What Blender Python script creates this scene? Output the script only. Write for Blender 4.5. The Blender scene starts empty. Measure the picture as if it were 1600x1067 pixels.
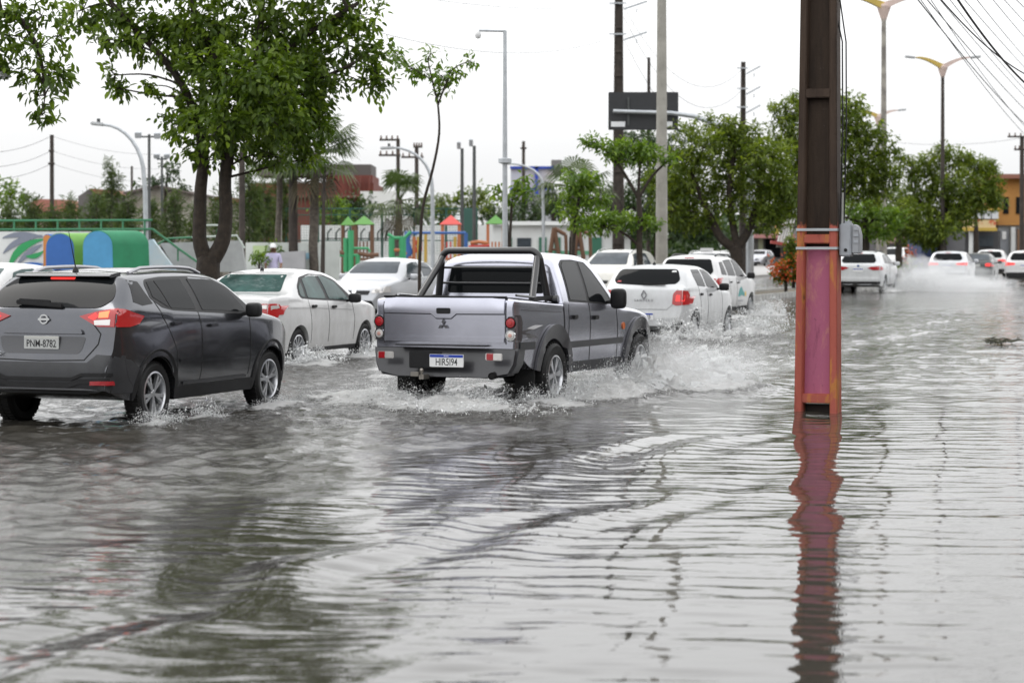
import bpy, bmesh, math, random
import numpy as np
from mathutils import Vector, Matrix
from mathutils.bvhtree import BVHTree
from mathutils import noise as mnoise

random.seed(7)
RNG = np.random.default_rng(7)
SC = bpy.context.scene
COL = SC.collection

# ------------------------------------------------------------------ camera
F = 3400.0                       # focal length in photograph pixels (1600 wide)
PITCH = math.atan2(148.5, F)
CP, SP = math.cos(PITCH), math.sin(PITCH)
CAMZ = 1.8
cam_d = bpy.data.cameras.new('camera')
cam = bpy.data.objects.new('camera', cam_d)
COL.objects.link(cam)
cam.location = (0, 0, CAMZ)
cam.rotation_euler = (math.pi / 2 - PITCH, 0, 0)
cam_d.sensor_width = 36.0
cam_d.lens = F / 1600 * 36.0
cam_d.clip_start = 0.1
cam_d.clip_end = 5000
cam_d.dof.use_dof = True
cam_d.dof.focus_distance = 24.5
cam_d.dof.aperture_fstop = 2.6
SC.camera = cam

# ------------------------------------------------------------------ sky, sun, exposure
SUN_EL, SUN_AZ = math.radians(58), math.radians(-60)
world = bpy.data.worlds.new('World')
SC.world = world
world.use_nodes = True
wn, wl = world.node_tree.nodes, world.node_tree.links
wn.clear()
out = wn.new('ShaderNodeOutputWorld')
bg = wn.new('ShaderNodeBackground')
sky = wn.new('ShaderNodeTexSky')
sky.sky_type = 'NISHITA'
sky.sun_disc = False
sky.sun_elevation = SUN_EL
sky.sun_rotation = SUN_AZ
sky.dust_density = 4.0
bg.inputs['Strength'].default_value = 0.1
# overcast deck in front of the blue sky: the standard overcast rise in luminance from horizon to zenith, with faint cloud structure
tc = wn.new('ShaderNodeTexCoord')
sep = wn.new('ShaderNodeSeparateXYZ')
wl.new(tc.outputs['Generated'], sep.inputs[0])
def wmath(op, a, b=None, clamp=False):
    m = wn.new('ShaderNodeMath'); m.operation = op; m.use_clamp = clamp
    for i, v in enumerate((a, b)):
        if v is None: continue
        if isinstance(v, (int, float)): m.inputs[i].default_value = v
        else: wl.new(v, m.inputs[i])
    return m.outputs[0]
el = wmath('MAXIMUM', sep.outputs['Z'], 0.0)
e2 = wmath('MULTIPLY', wmath('MULTIPLY', el, el), -45.0)
lum = wmath('ADD', wmath('MULTIPLY', wmath('SUBTRACT', 1.0, wmath('POWER', 2.718, e2)), 11.5), 9.9)
mp = wn.new('ShaderNodeMapping'); mp.inputs['Scale'].default_value = (1, 1, 5)
wl.new(tc.outputs['Generated'], mp.inputs[0])
cn = wn.new('ShaderNodeTexNoise'); cn.inputs['Scale'].default_value = 3.5; cn.inputs['Detail'].default_value = 5
wl.new(mp.outputs[0], cn.inputs['Vector'])
cl = wmath('ADD', wmath('MULTIPLY', cn.outputs['Fac'], 0.20), 0.90)
lum2 = wmath('MULTIPLY', lum, cl)
deck = wn.new('ShaderNodeMix'); deck.data_type = 'RGBA'; deck.blend_type = 'MULTIPLY'
deck.inputs['Factor'].default_value = 1.0
deck.inputs['A'].default_value = (0.985, 0.992, 1.0, 1)
wl.new(lum2, deck.inputs['B'])
mixs = wn.new('ShaderNodeMix'); mixs.data_type = 'RGBA'
mixs.inputs['Factor'].default_value = 0.93
wl.new(sky.outputs[0], mixs.inputs['A'])
wl.new(deck.outputs['Result'], mixs.inputs['B'])
wl.new(mixs.outputs['Result'], bg.inputs['Color'])
wl.new(bg.outputs[0], out.inputs['Surface'])

sun_d = bpy.data.lights.new('sun', 'SUN')
sun_d.energy = 0.9
sun_d.angle = math.radians(25)
sun_d.color = (1.0, 0.97, 0.93)
sun = bpy.data.objects.new('sun', sun_d)
COL.objects.link(sun)
sun.rotation_euler = (math.pi / 2 - SUN_EL, 0, math.pi - SUN_AZ)
sun.location = (0, 0, 60)

SC.view_settings.view_transform = 'Standard'
SC.view_settings.look = 'None'
SC.view_settings.exposure = -0.05
SC.view_settings.gamma = 1.0
SC.render.engine = 'CYCLES'
SC.cycles.use_denoising = True
SC.cycles.max_bounces = 7
SC.cycles.diffuse_bounces = 3
SC.cycles.glossy_bounces = 4
SC.cycles.transmission_bounces = 4
SC.cycles.transparent_max_bounces = 6
SC.cycles.volume_bounces = 1
SC.cycles.caustics_reflective = False
SC.cycles.caustics_refractive = False

# ------------------------------------------------------------------ places
def at(x, y, D):
    """World point at distance D (along world Y) on the sight line through photograph pixel (x, y)."""
    a = (x - 800) / F; b = (533.5 - y) / F
    k = D / (CP + b * SP)
    return Vector((a * k, D, CAMZ + k * (b * CP - SP)))
TH = math.radians(20)
RD = Vector((math.sin(TH), math.cos(TH), 0))      # the road runs this way
RN = Vector((math.cos(TH), -math.sin(TH), 0))     # to the right of the road
def road(v, u, z=0.0):
    return RN * v + RD * u + Vector((0, 0, z))

# ------------------------------------------------------------------ materials
MATS = {}
def M(name, col, rough=0.5, metal=0.0, coat=0.0, var=0.0, scale=6.0, bump=0.0, bscale=None, emit=None, es=1.0, spec=0.5, col2=None, thr=None, trans=0.0, ior=None):
    if name in MATS: return MATS[name]
    m = bpy.data.materials.new(name); m.use_nodes = True
    nt = m.node_tree; b = nt.nodes['Principled BSDF']
    c = (*col, 1)
    b.inputs['Base Color'].default_value = c
    b.inputs['Roughness'].default_value = rough
    b.inputs['Metallic'].default_value = metal
    b.inputs['Specular IOR Level'].default_value = spec
    if coat:
        b.inputs['Coat Weight'].default_value = coat
        b.inputs['Coat Roughness'].default_value = 0.06
    if ior: b.inputs['IOR'].default_value = ior
    if trans: b.inputs['Transmission Weight'].default_value = trans
    if emit:
        b.inputs['Emission Color'].default_value = (*emit, 1)
        b.inputs['Emission Strength'].default_value = es
    if var or bump or col2:
        t = nt.nodes.new('ShaderNodeTexCoord')
        n = nt.nodes.new('ShaderNodeTexNoise')
        n.inputs['Scale'].default_value = scale; n.inputs['Detail'].default_value = 6; n.inputs['Roughness'].default_value = 0.65
        nt.links.new(t.outputs['Object'], n.inputs['Vector'])
        if var or col2:
            r = nt.nodes.new('ShaderNodeValToRGB')
            lo, hi = thr or (0.3, 0.7)
            r.color_ramp.elements[0].position = lo; r.color_ramp.elements[1].position = hi
            if col2:
                r.color_ramp.elements[0].color = c; r.color_ramp.elements[1].color = (*col2, 1)
            else:
                r.color_ramp.elements[0].color = (*[max(0, k * (1 - var)) for k in col], 1)
                r.color_ramp.elements[1].color = (*[min(1, k * (1 + var)) for k in col], 1)
            nt.links.new(n.outputs['Fac'], r.inputs['Fac'])
            nt.links.new(r.outputs['Color'], b.inputs['Base Color'])
        if bump:
            n2 = n
            if bscale:
                n2 = nt.nodes.new('ShaderNodeTexNoise'); n2.inputs['Scale'].default_value = bscale; n2.inputs['Detail'].default_value = 5
                nt.links.new(t.outputs['Object'], n2.inputs['Vector'])
            bp = nt.nodes.new('ShaderNodeBump'); bp.inputs['Strength'].default_value = bump; bp.inputs['Distance'].default_value = 0.02
            nt.links.new(n2.outputs['Fac'], bp.inputs['Height'])
            nt.links.new(bp.outputs[0], b.inputs['Normal'])
    MATS[name] = m
    return m

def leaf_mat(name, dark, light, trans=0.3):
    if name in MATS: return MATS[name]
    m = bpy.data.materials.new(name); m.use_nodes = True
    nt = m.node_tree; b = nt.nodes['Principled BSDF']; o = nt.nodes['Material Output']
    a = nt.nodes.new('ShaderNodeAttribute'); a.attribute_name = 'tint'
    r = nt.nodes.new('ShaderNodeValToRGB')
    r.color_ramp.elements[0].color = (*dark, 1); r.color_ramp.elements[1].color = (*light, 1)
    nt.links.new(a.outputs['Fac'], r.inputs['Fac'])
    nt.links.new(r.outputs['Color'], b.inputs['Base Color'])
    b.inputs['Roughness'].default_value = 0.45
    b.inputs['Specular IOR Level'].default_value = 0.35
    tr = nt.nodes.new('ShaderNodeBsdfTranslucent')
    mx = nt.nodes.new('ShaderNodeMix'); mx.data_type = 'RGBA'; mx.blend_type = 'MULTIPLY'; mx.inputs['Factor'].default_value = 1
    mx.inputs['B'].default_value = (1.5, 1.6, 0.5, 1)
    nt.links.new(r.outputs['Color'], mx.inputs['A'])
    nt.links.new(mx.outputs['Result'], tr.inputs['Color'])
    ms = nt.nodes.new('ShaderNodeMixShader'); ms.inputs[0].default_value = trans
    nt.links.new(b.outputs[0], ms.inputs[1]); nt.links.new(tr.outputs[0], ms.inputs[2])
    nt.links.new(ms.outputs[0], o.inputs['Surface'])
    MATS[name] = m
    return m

# ------------------------------------------------------------------ objects
def link(name, data, parent=None):
    o = bpy.data.objects.new(name, data)
    COL.objects.link(o)
    if parent is not None: o.parent = parent
    return o
def tag(o, label, cat=None, group=None, kind=None):
    if label: o['label'] = label
    if cat: o['category'] = cat
    if group: o['group'] = group
    if kind: o['kind'] = kind
    return o
def thing(name, label, cat, loc=(0, 0, 0), rz=0.0, group=None):
    o = link(name, None)
    o.empty_display_size = 0.3
    o.location = loc; o.rotation_euler = (0, 0, rz)
    return tag(o, label, cat, group)

def smooth_mesh(me, angle=40):
    me.polygons.foreach_set('use_smooth', np.ones(len(me.polygons), bool))
    try: me.set_sharp_from_angle(angle=math.radians(angle))
    except Exception: pass

class MB:
    """Collects shapes into one mesh."""
    def __init__(s): s.v = []; s.f = []; s.mi = []; s.cur = 0
    def add(s, vs, fs):
        b = len(s.v)
        s.v += [tuple(p) for p in vs]
        s.f += [tuple(i + b for i in f) for f in fs]
        s.mi += [s.cur] * len(fs)
        return s
    def box(s, c, size, rot=None):
        x, y, z = (k / 2 for k in size)
        vs = [Vector((i * x, j * y, k * z)) for i in (-1, 1) for j in (-1, 1) for k in (-1, 1)]
        if rot is not None:
            R = rot if isinstance(rot, Matrix) else Matrix.Rotation(rot, 3, 'Z')
            vs = [R @ p for p in vs]
        c = Vector(c)
        return s.add([p + c for p in vs], [(0, 1, 3, 2), (4, 6, 7, 5), (0, 4, 5, 1), (2, 3, 7, 6), (0, 2, 6, 4), (1, 5, 7, 3)])
    def bar(s, a, b, w, h=None):
        """A straight bar of rectangular section from a to b."""
        a, b = Vector(a), Vector(b); h = h or w
        d = b - a; L = d.length
        R = d.to_track_quat('X', 'Z').to_matrix()
        return s.box((a + b) / 2, (L, w, h), R)
    def tube(s, pts, r, n=8, cap=True):
        pts = [Vector(p) for p in pts]
        rs = r if isinstance(r, (list, tuple)) else [r] * len(pts)
        vs, fs = [], []
        up = None
        for i, p in enumerate(pts):
            t = (pts[min(i + 1, len(pts) - 1)] - pts[max(i - 1, 0)])
            if t.length < 1e-9: t = Vector((0, 0, 1))
            t.normalize()
            if up is None:
                up = Vector((1, 0, 0)) if abs(t.x) < 0.9 else Vector((0, 1, 0))
            up = (up - t * up.dot(t))
            if up.length < 1e-6: up = t.orthogonal()
            up.normalize()
            w = t.cross(up)
            for k in range(n):
                a = 2 * math.pi * k / n
                vs.append(p + (up * math.cos(a) + w * math.sin(a)) * rs[i])
        for i in range(len(pts) - 1):
            for k in range(n):
                k2 = (k + 1) % n
                fs.append((i * n + k, i * n + k2, (i + 1) * n + k2, (i + 1) * n + k))
        if cap:
            fs.append(tuple(range(n))[::-1]); fs.append(tuple(range((len(pts) - 1) * n, len(pts) * n)))
        return s.add(vs, fs)
    def lathe(s, prof, M_=None, n=24):
        """prof: (radius, height) pairs round local Z; M_ 4x4 placement."""
        vs, fs = [], []
        for r, h in prof:
            for k in range(n):
                a = 2 * math.pi * k / n
                p = Vector((r * math.cos(a), r * math.sin(a), h))
                vs.append(M_ @ p if M_ is not None else p)
        m = len(prof)
        for i in range(m - 1):
            for k in range(n):
                k2 = (k + 1) % n
                fs.append((i * n + k, i * n + k2, (i + 1) * n + k2, (i + 1) * n + k))
        return s.add(vs, fs)
    def prism(s, poly, f0, f1):
        """poly of 2-D points; f0, f1 map a 2-D point to the two end positions."""
        n = len(poly)
        vs = [f0(p) for p in poly] + [f1(p) for p in poly]
        fs = [tuple(range(n))[::-1], tuple(range(n, 2 * n))]
        fs += [(i, (i + 1) % n, (i + 1) % n + n, i + n) for i in range(n)]
        return s.add(vs, fs)
    def build(s, name, mat, parent=None, smooth=False, bevel=0.0, origin=None, angle=40, seg=2):
        me = bpy.data.meshes.new(name)
        vs = s.v
        if origin is not None:
            o_ = Vector(origin); vs = [(p[0] - o_.x, p[1] - o_.y, p[2] - o_.z) for p in vs]
        me.from_pydata(vs, [], s.f)
        mats = mat if isinstance(mat, (list, tuple)) else [mat]
        for m in mats: me.materials.append(m)
        if len(mats) > 1: me.polygons.foreach_set('material_index', s.mi)
        if bevel:
            bm = bmesh.new(); bm.from_mesh(me)
            bmesh.ops.remove_doubles(bm, verts=bm.verts, dist=1e-5)
            es = [e for e in bm.edges if len(e.link_faces) == 2 and e.calc_face_angle(0) > 0.5]
            bmesh.ops.bevel(bm, geom=es, offset=bevel, segments=seg, affect='EDGES', clamp_overlap=True)
            bm.to_mesh(me); bm.free()
        if smooth or bevel: smooth_mesh(me, angle)
        me.update()
        ob = link(name, me, parent)
        if origin is not None and parent is None: ob.location = origin
        return ob

def np_mesh(name, V, Fc, mat, parent=None, smooth=False, attrs=None, nper=4):
    """Fast mesh from numpy arrays; Fc is (m, nper)."""
    me = bpy.data.meshes.new(name)
    V = np.asarray(V, np.float32); Fc = np.asarray(Fc, np.int32)
    me.vertices.add(len(V)); me.vertices.foreach_set('co', V.ravel())
    me.loops.add(Fc.size); me.loops.foreach_set('vertex_index', Fc.ravel())
    me.polygons.add(len(Fc))
    me.polygons.foreach_set('loop_start', np.arange(0, Fc.size, nper, dtype=np.int32))
    if smooth: me.polygons.foreach_set('use_smooth', np.ones(len(Fc), bool))
    me.materials.append(mat)
    for k, a in (attrs or {}).items():
        at_ = me.attributes.new(k, 'FLOAT', 'POINT'); at_.data.foreach_set('value', np.asarray(a, np.float32))
    me.update(calc_edges=True)
    return link(name, me, parent)

def pchip(keys):
    ks = sorted(keys)
    xs = np.array([k[0] for k in ks], float); ys = np.array([k[1] for k in ks], float)
    h = np.diff(xs); dl = np.diff(ys) / h
    n = len(xs); d = np.zeros(n)
    for i in range(1, n - 1):
        if dl[i - 1] * dl[i] > 0:
            w1 = 2 * h[i] + h[i - 1]; w2 = h[i] + 2 * h[i - 1]
            d[i] = (w1 + w2) / (w1 / dl[i - 1] + w2 / dl[i])
    if n > 1: d[0] = dl[0]; d[-1] = dl[-1]
    def f(x):
        x = min(max(x, xs[0]), xs[-1])
        i = min(max(int(np.searchsorted(xs, x)) - 1, 0), n - 2)
        t = (x - xs[i]) / h[i]
        return float((1 + 2 * t) * (1 - t) ** 2 * ys[i] + t * (1 - t) ** 2 * h[i] * d[i] + t * t * (3 - 2 * t) * ys[i + 1] + t * t * (t - 1) * h[i] * d[i + 1])
    return f

def rounded(poly, r, n=4):
    """2-D polygon with its corners rounded."""
    res = []
    m = len(poly)
    for i in range(m):
        p0, p1, p2 = Vector(poly[i - 1]), Vector(poly[i]), Vector(poly[(i + 1) % m])
        rr = min(r, (p0 - p1).length * 0.45, (p2 - p1).length * 0.45)
        a = p1 + (p0 - p1).normalized() * rr; b = p1 + (p2 - p1).normalized() * rr
        for k in range(n + 1):
            t = k / n
            q = a * (1 - t) ** 2 + p1 * 2 * t * (1 - t) + b * t * t
            res.append((q.x, q.y))
    return res

def text_mesh(name, body, size, mat, parent, M_, extrude=0.002, align='CENTER', sx=1.0):
    c = bpy.data.curves.new(name, 'FONT')
    c.body = body; c.size = size; c.extrude = extrude; c.align_x = align; c.align_y = 'CENTER'; c.resolution_u = 3
    c.offset = size * 0.005
    o = bpy.data.objects.new(name, c); COL.objects.link(o)
    bpy.context.view_layer.update()
    me = bpy.data.meshes.new_from_object(o.evaluated_get(bpy.context.evaluated_depsgraph_get()))
    bpy.data.objects.remove(o); bpy.data.curves.remove(c)
    me.transform(M_ @ Matrix.Diagonal((sx, 1, 1, 1)))
    me.materials.clear(); me.materials.append(mat)
    me.name = name
    return link(name, me, parent)
# ------------------------------------------------------------------ vehicle kit
GLASS = M('tinted_glass', (0.008, 0.009, 0.010), 0.03, spec=0.3, ior=1.22)
GLASS_GREEN = M('green_glass', (0.045, 0.085, 0.08), 0.05, spec=0.4, ior=1.3, var=0.5, scale=2.2)
GLASS_GREY = M('grey_glass', (0.05, 0.06, 0.07), 0.05, spec=0.4, ior=1.3, var=0.3, scale=2)
RUBBER = M('tyre_rubber', (0.010, 0.010, 0.010), 0.6, var=0.3, scale=20, spec=.3)
BLACKP = M('black_plastic', (0.012, 0.012, 0.013), 0.5, var=0.25, scale=9, spec=.3)
GREYP = M('grey_plastic', (0.03, 0.031, 0.034), 0.45, var=0.2, scale=7)
GAP = M('panel_gap', (0.008, 0.008, 0.008), 0.8)
CHROME = M('chrome', (0.72, 0.73, 0.74), 0.14, 1.0)
ALLOY = M('wheel_alloy', (0.56, 0.57, 0.59), 0.28, 0.85, var=0.15, scale=30)
DARKM = M('dark_metal', (0.012, 0.012, 0.012), 0.6, 0.0, spec=.2)
RED_OFF = M('red_lens', (0.33, 0.012, 0.018), 0.12, coat=0.6)
RED_DIM = M('red_lens_tail', (0.26, 0.010, 0.012), 0.15, emit=(1, 0.05, 0.04), es=0.12, coat=0.6)
RED_ON = M('red_lens_lit', (0.45, 0.012, 0.015), 0.2, emit=(1, 0.06, 0.05), es=.9)
AMBER_ON = M('brake_bulb_lit', (0.8, 0.2, 0.08), 0.2, emit=(1, 0.13, 0.05), es=1.7)
CLEAR = M('clear_lens', (0.62, 0.60, 0.58), 0.1, 0.3, coat=0.8)
ORANGE = M('orange_lens', (0.55, 0.13, 0.03), 0.2)
HEAD_ON = M('headlamp_lit', (0.9, 0.9, 0.8), 0.2, emit=(1, 0.9, 0.62), es=7)
PLATE_W = M('plate_white', (0.74, 0.74, 0.74), 0.4)
PLATE_G = M('plate_grey', (0.45, 0.46, 0.45), 0.4)
PLATE_B = M('plate_blue', (0.015, 0.05, 0.35), 0.4)
PLATE_K = M('plate_black_letter', (0.012, 0.012, 0.014), 0.5)
WHITE1 = M('paint_white', (0.57, 0.57, 0.57), 0.3, coat=0.7, var=0.05, scale=1.6)
WHITE2 = M('paint_pearl_white', (0.54, 0.55, 0.56), 0.3, coat=0.7, var=0.06, scale=1.4)
WHITE3 = M('paint_cream_white', (0.56, 0.55, 0.51), 0.32, coat=0.7, var=0.06, scale=1.4)
SILVER = M('paint_silver', (0.43, 0.44, 0.47), 0.33, 0.6, coat=0.6, var=0.05, scale=1.5)
VIOLET = M('paint_violet_silver', (0.45, 0.455, 0.52), 0.22, 0.9, coat=0.5, var=0.07, scale=1.8)
VIOLET_SHADE = M('violet_crease_shade', (0.105, 0.105, 0.12), 0.36, 0.5, coat=0.5, var=0.10, scale=2.2)  # darkened copy of the violet paint, used as crease shade
GRAPH = M('paint_graphite', (0.085, 0.088, 0.098), 0.18, 0.85, coat=0.5, var=0.12, scale=1.8)
DGREY = M('paint_dark_grey', (0.06, 0.065, 0.065), 0.35, 0.4, coat=0.6)

def road_film(m, amount):
    """brownish road film, patchy, thicker towards the sills where the wheels throw it"""
    nt = m.node_tree; K = nt.links; b = nt.nodes['Principled BSDF']
    t = nt.nodes.new('ShaderNodeTexCoord'); sp_ = nt.nodes.new('ShaderNodeSeparateXYZ'); K.new(t.outputs['Object'], sp_.inputs[0])
    mp_ = nt.nodes.new('ShaderNodeMapping'); mp_.inputs['Scale'].default_value = (1, 1, .5); K.new(t.outputs['Object'], mp_.inputs[0])
    n = nt.nodes.new('ShaderNodeTexNoise'); n.inputs['Scale'].default_value = 5.5; n.inputs['Detail'].default_value = 9; n.inputs['Roughness'].default_value = .72; K.new(mp_.outputs[0], n.inputs['Vector'])
    mr = nt.nodes.new('ShaderNodeMapRange'); mr.inputs['From Min'].default_value = 1.15; mr.inputs['From Max'].default_value = .25; mr.inputs['To Min'].default_value = -.10; mr.inputs['To Max'].default_value = .30; K.new(sp_.outputs['Z'], mr.inputs['Value'])
    a = nt.nodes.new('ShaderNodeMath'); a.operation = 'ADD'; K.new(n.outputs['Fac'], a.inputs[0]); K.new(mr.outputs[0], a.inputs[1])
    f = nt.nodes.new('ShaderNodeMapRange'); f.inputs['From Min'].default_value = .48; f.inputs['From Max'].default_value = .85; f.inputs['To Max'].default_value = amount; K.new(a.outputs[0], f.inputs['Value'])
    mx = nt.nodes.new('ShaderNodeMix'); mx.data_type = 'RGBA'; K.new(f.outputs[0], mx.inputs['Factor'])
    lk = b.inputs['Base Color'].links
    if lk: K.new(lk[0].from_socket, mx.inputs['A'])
    else: mx.inputs['A'].default_value = b.inputs['Base Color'].default_value
    mx.inputs['B'].default_value = (.16, .145, .12, 1)
    K.new(mx.outputs['Result'], b.inputs['Base Color'])
    r = nt.nodes.new('ShaderNodeMath'); r.operation = 'MULTIPLY_ADD'; K.new(f.outputs[0], r.inputs[0]); r.inputs[1].default_value = .5; r.inputs[2].default_value = b.inputs['Roughness'].default_value
    K.new(r.outputs[0], b.inputs['Roughness'])
for _p, _a in ((WHITE1, .28), (WHITE2, .30), (WHITE3, .28), (VIOLET, .14), (GRAPH, .14), (SILVER, .3)): road_film(_p, _a)

class Car:
    def __init__(s, name, label, cat, spec, pos, heading, paint, group=None, pitch=0.0, back=False):
        s.sp = spec; s.paint = paint
        s.L = spec['L']; s.off = s.L / 2
        s.root = link(name, None)
        s.root.location = pos
        s.root.rotation_mode = 'ZYX' if False else 'XYZ'
        s.root.rotation_euler = (0, pitch, heading)
        tag(s.root, label, cat, group)
        s.make_body()
    # --- lofted body
    def make_body(s):
        sp = s.sp
        top, belt, bot, plan = (pchip(sp[k]) for k in ('top', 'belt', 'bot', 'plan'))
        s.f_top, s.f_belt, s.f_bot = top, belt, bot
        hw = sp['hw']; tum = sp.get('tumble', 0.42); x0 = sp.get('x0', 0.0); x1 = sp.get('x1', sp['L'])
        fs = pchip(sp.get('side', [(0, .94), (.12, .965), (.35, .99), (.62, 1.0), (.86, .992), (1, .97)]))
        zs0, zs1 = sp.get('zs', (0.2, 1.0))
        crown = sp.get('crown', 0.045)
        R = sp['archR']; wz = sp['wr']; bul = sp.get('bulge', .012)
        xs = set(np.round(np.linspace(x0, x1, sp.get('nst', 90)), 4))
        for e in (0.004, .01, .018, .028, .04, .055, .075, .1, .13, .17, .21, .26):
            xs.add(round(x0 + e, 4)); xs.add(round(x1 - e, 4))
        for k in sp['top'] : xs.add(round(k[0], 4))
        for xc in sp['axles']:
            for a in np.linspace(-8, 188, 40): xs.add(round(xc + R * math.cos(math.radians(a)), 4))
        xs = sorted(x for x in xs if x0 <= x <= x1)
        keep = [xs[0]]
        for x in xs[1:]:
            if x - keep[-1] > 0.0025: keep.append(x)
        xs = keep
        rows = []
        n1, n2, nb, n3 = 14, 7, 5, 6
        for x in xs:
            zt = top(x); zl = min(belt(x), zt - 0.012); zb = bot(x)
            for xc in sp['axles']:
                dx = x - xc
                if abs(dx) < R:
                    zb = max(zb, wz + math.sqrt(R * R - dx * dx))
            zb = min(zb, zl - 0.02)
            w = hw * plan(x)
            sec = [(0, zb), (w * 0.86, zb)]
            for i in range(n1):
                t = i / (n1 - 1); z = zb + (zl - zb) * t
                q = (z - zs0) / (zs1 - zs0)
                sec.append((w * fs(min(max(q, 0), 1)) + bul * sum(math.exp(-((x - xc) / .40) ** 2) for xc in sp['axles']) * math.exp(-((z - .62) / .26) ** 2), z))
            yl = sec[-1][0]
            g = zt - zl
            cr = min(crown, g * 0.35)
            zte = zt - cr
            wt = yl - 0.05 * min(1, g / 0.12) - tum * max(0, zte - zl - 0.04)
            wt = max(wt, 0.3 * yl)
            P0, P1, P2 = Vector((yl, zl)), Vector((wt, zte)), Vector((0, zt))
            rc = sp.get('rc', 0.10)
            seg = (P1 - P0).length
            r1 = min(0.55, rc / max(seg, 1e-4))
            A = P0.lerp(P1, 1 - r1)
            yb = wt * (1 - min(0.4, rc * 1.2 / max(wt, .01)))
            B = Vector((yb, zt - cr * (yb / wt) ** 2))
            bow = sp.get('bow', 0.018) * min(1, g / 0.4)
            for i in range(1, n2 + 1):
                t = i / n2
                p = P0.lerp(A, t); sec.append((p.x + bow * math.sin(math.pi * t * (1 - r1)), p.y))
            for i in range(1, nb + 1):
                t = i / nb
                p = A * (1 - t) ** 2 + P1 * 2 * t * (1 - t) + B * t * t
                sec.append((p.x + bow * math.sin(math.pi * (1 - r1)) * (1 - t), p.y))
            for i in range(1, n3 + 1):
                y = yb * (1 - i / n3)
                sec.append((y, zt - cr * (y / wt) ** 2))
            rows.append((x, sec))
        n = len(rows[0][1]); vs = []; fc = []
        for x, sec in rows:
            vs += [(x - s.off, y, z) for y, z in sec] + [(x - s.off, -y, z) for y, z in sec[1:-1][::-1]]
        m = 2 * n - 2
        for i in range(len(rows) - 1):
            for k in range(m):
                k2 = (k + 1) % m
                fc.append((i * m + k, (i + 1) * m + k, (i + 1) * m + k2, i * m + k2))
        fc.append(tuple(range(m))); fc.append(tuple(range((len(rows) - 1) * m, len(rows) * m))[::-1])
        me = bpy.data.meshes.new('body'); me.from_pydata(vs, [], fc)
        me.materials.append(s.paint)
        bm = bmesh.new(); bm.from_mesh(me)
        bmesh.ops.recalc_face_normals(bm, faces=bm.faces)
        bm.to_mesh(me)
        s.bvh = BVHTree.FromBMesh(bm); bm.free()
        smooth_mesh(me, 34)
        s.body = link('body', me, s.root)
    # --- pieces that follow the body's skin
    def hit(s, p, axis, sg):
        o = s.off
        if axis == 'side': org, d = Vector((p[0] - o, sg * 3, p[1])), Vector((0, -sg, 0))
        elif axis == 'rear': org, d = Vector((-6, p[0], p[1])), Vector((1, 0, 0))
        elif axis == 'front': org, d = Vector((6, p[0], p[1])), Vector((-1, 0, 0))
        else: org, d = Vector((p[0] - o, p[1], 4)), Vector((0, 0, -1))
        loc, nr, _, _ = s.bvh.ray_cast(org, d)
        if loc is None:
            if axis == 'side': q = Vector((p[0] - o, sg * s.sp['hw'], p[1]))
            elif axis == 'rear': q = Vector((-s.off, p[0], p[1]))
            elif axis == 'front': q = Vector((s.off, p[0], p[1]))
            else: q = Vector((p[0] - o, p[1], 1.5))
            loc, nr, _, _ = s.bvh.find_nearest(q)
        if nr.dot(d) > 0: nr = -nr
        return loc, nr
    def _finish(s, bm, name, mat, parent, pos, off, depth):
        nr = {}
        for v in bm.verts:
            l, n_ = s.hit(*pos(v)); nr[v] = n_; v.co = l + n_ * off
        bmesh.ops.triangulate(bm, faces=bm.faces)
        be = [e for e in bm.edges if len(e.link_faces) == 1]
        src = {}
        ret = bmesh.ops.extrude_edge_only(bm, edges=be)
        nv = [g for g in ret['geom'] if isinstance(g, bmesh.types.BMVert)]
        old = [v for v in nr]
        for v in nv:
            b = min((w for e in v.link_edges for w in e.verts if w in nr and (w.co - v.co).length < 1e-6), key=lambda w: 0, default=None)
            if b is not None: src[v] = nr[b]
        for v, n_ in src.items(): v.co = v.co - n_ * depth
        bmesh.ops.recalc_face_normals(bm, faces=bm.faces)
        me = bpy.data.meshes.new(name); bm.to_mesh(me); bm.free()
        me.materials.append(mat)
        smooth_mesh(me, 50)
        return link(name, me, parent or s.root)
    def patch(s, name, poly, axis, mat, off=0.004, depth=0.012, step=0.07, sg=1, parent=None, r=0.0):
        if r: poly = rounded(poly, r)
        bm = bmesh.new()
        bm.faces.new([bm.verts.new((p[0], p[1], 0)) for p in poly])
        P = np.array(poly)
        for k in (0, 1):
            lo, hi = P[:, k].min(), P[:, k].max()
            nn = max(1, int(round((hi - lo) / step)))
            for c in np.linspace(lo, hi, nn + 1)[1:-1]:
                co = [0, 0, 0]; no = [0, 0, 0]; co[k] = c + 1e-5; no[k] = 1
                bmesh.ops.bisect_plane(bm, geom=bm.verts[:] + bm.edges[:] + bm.faces[:], plane_co=co, plane_no=no)
        return s._finish(bm, name, mat, parent, lambda v: ((v.co.x, v.co.y), axis, sg), off, depth)
    def strip(s, name, pts, width, axis, mat, off=0.003, depth=0.008, sg=1, parent=None, step=0.05):
        P = [Vector(p) for p in pts]
        Q = [P[0]]
        for a, b in zip(P[:-1], P[1:]):
            nn = max(1, int((b - a).length / step))
            for i in range(1, nn + 1): Q.append(a.lerp(b, i / nn))
        wd = width if callable(width) else (lambda t: width)
        bm = bmesh.new(); L_, R_ = [], []
        for i, p in enumerate(Q):
            t = (Q[min(i + 1, len(Q) - 1)] - Q[max(0, i - 1)]).normalized()
            n_ = Vector((-t.y, t.x)); w = wd(i / (len(Q) - 1)) / 2
            L_.append(bm.verts.new((*(p + n_ * w), 0))); R_.append(bm.verts.new((*(p - n_ * w), 0)))
        for i in range(len(Q) - 1): bm.faces.new((L_[i], L_[i + 1], R_[i + 1], R_[i]))
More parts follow.
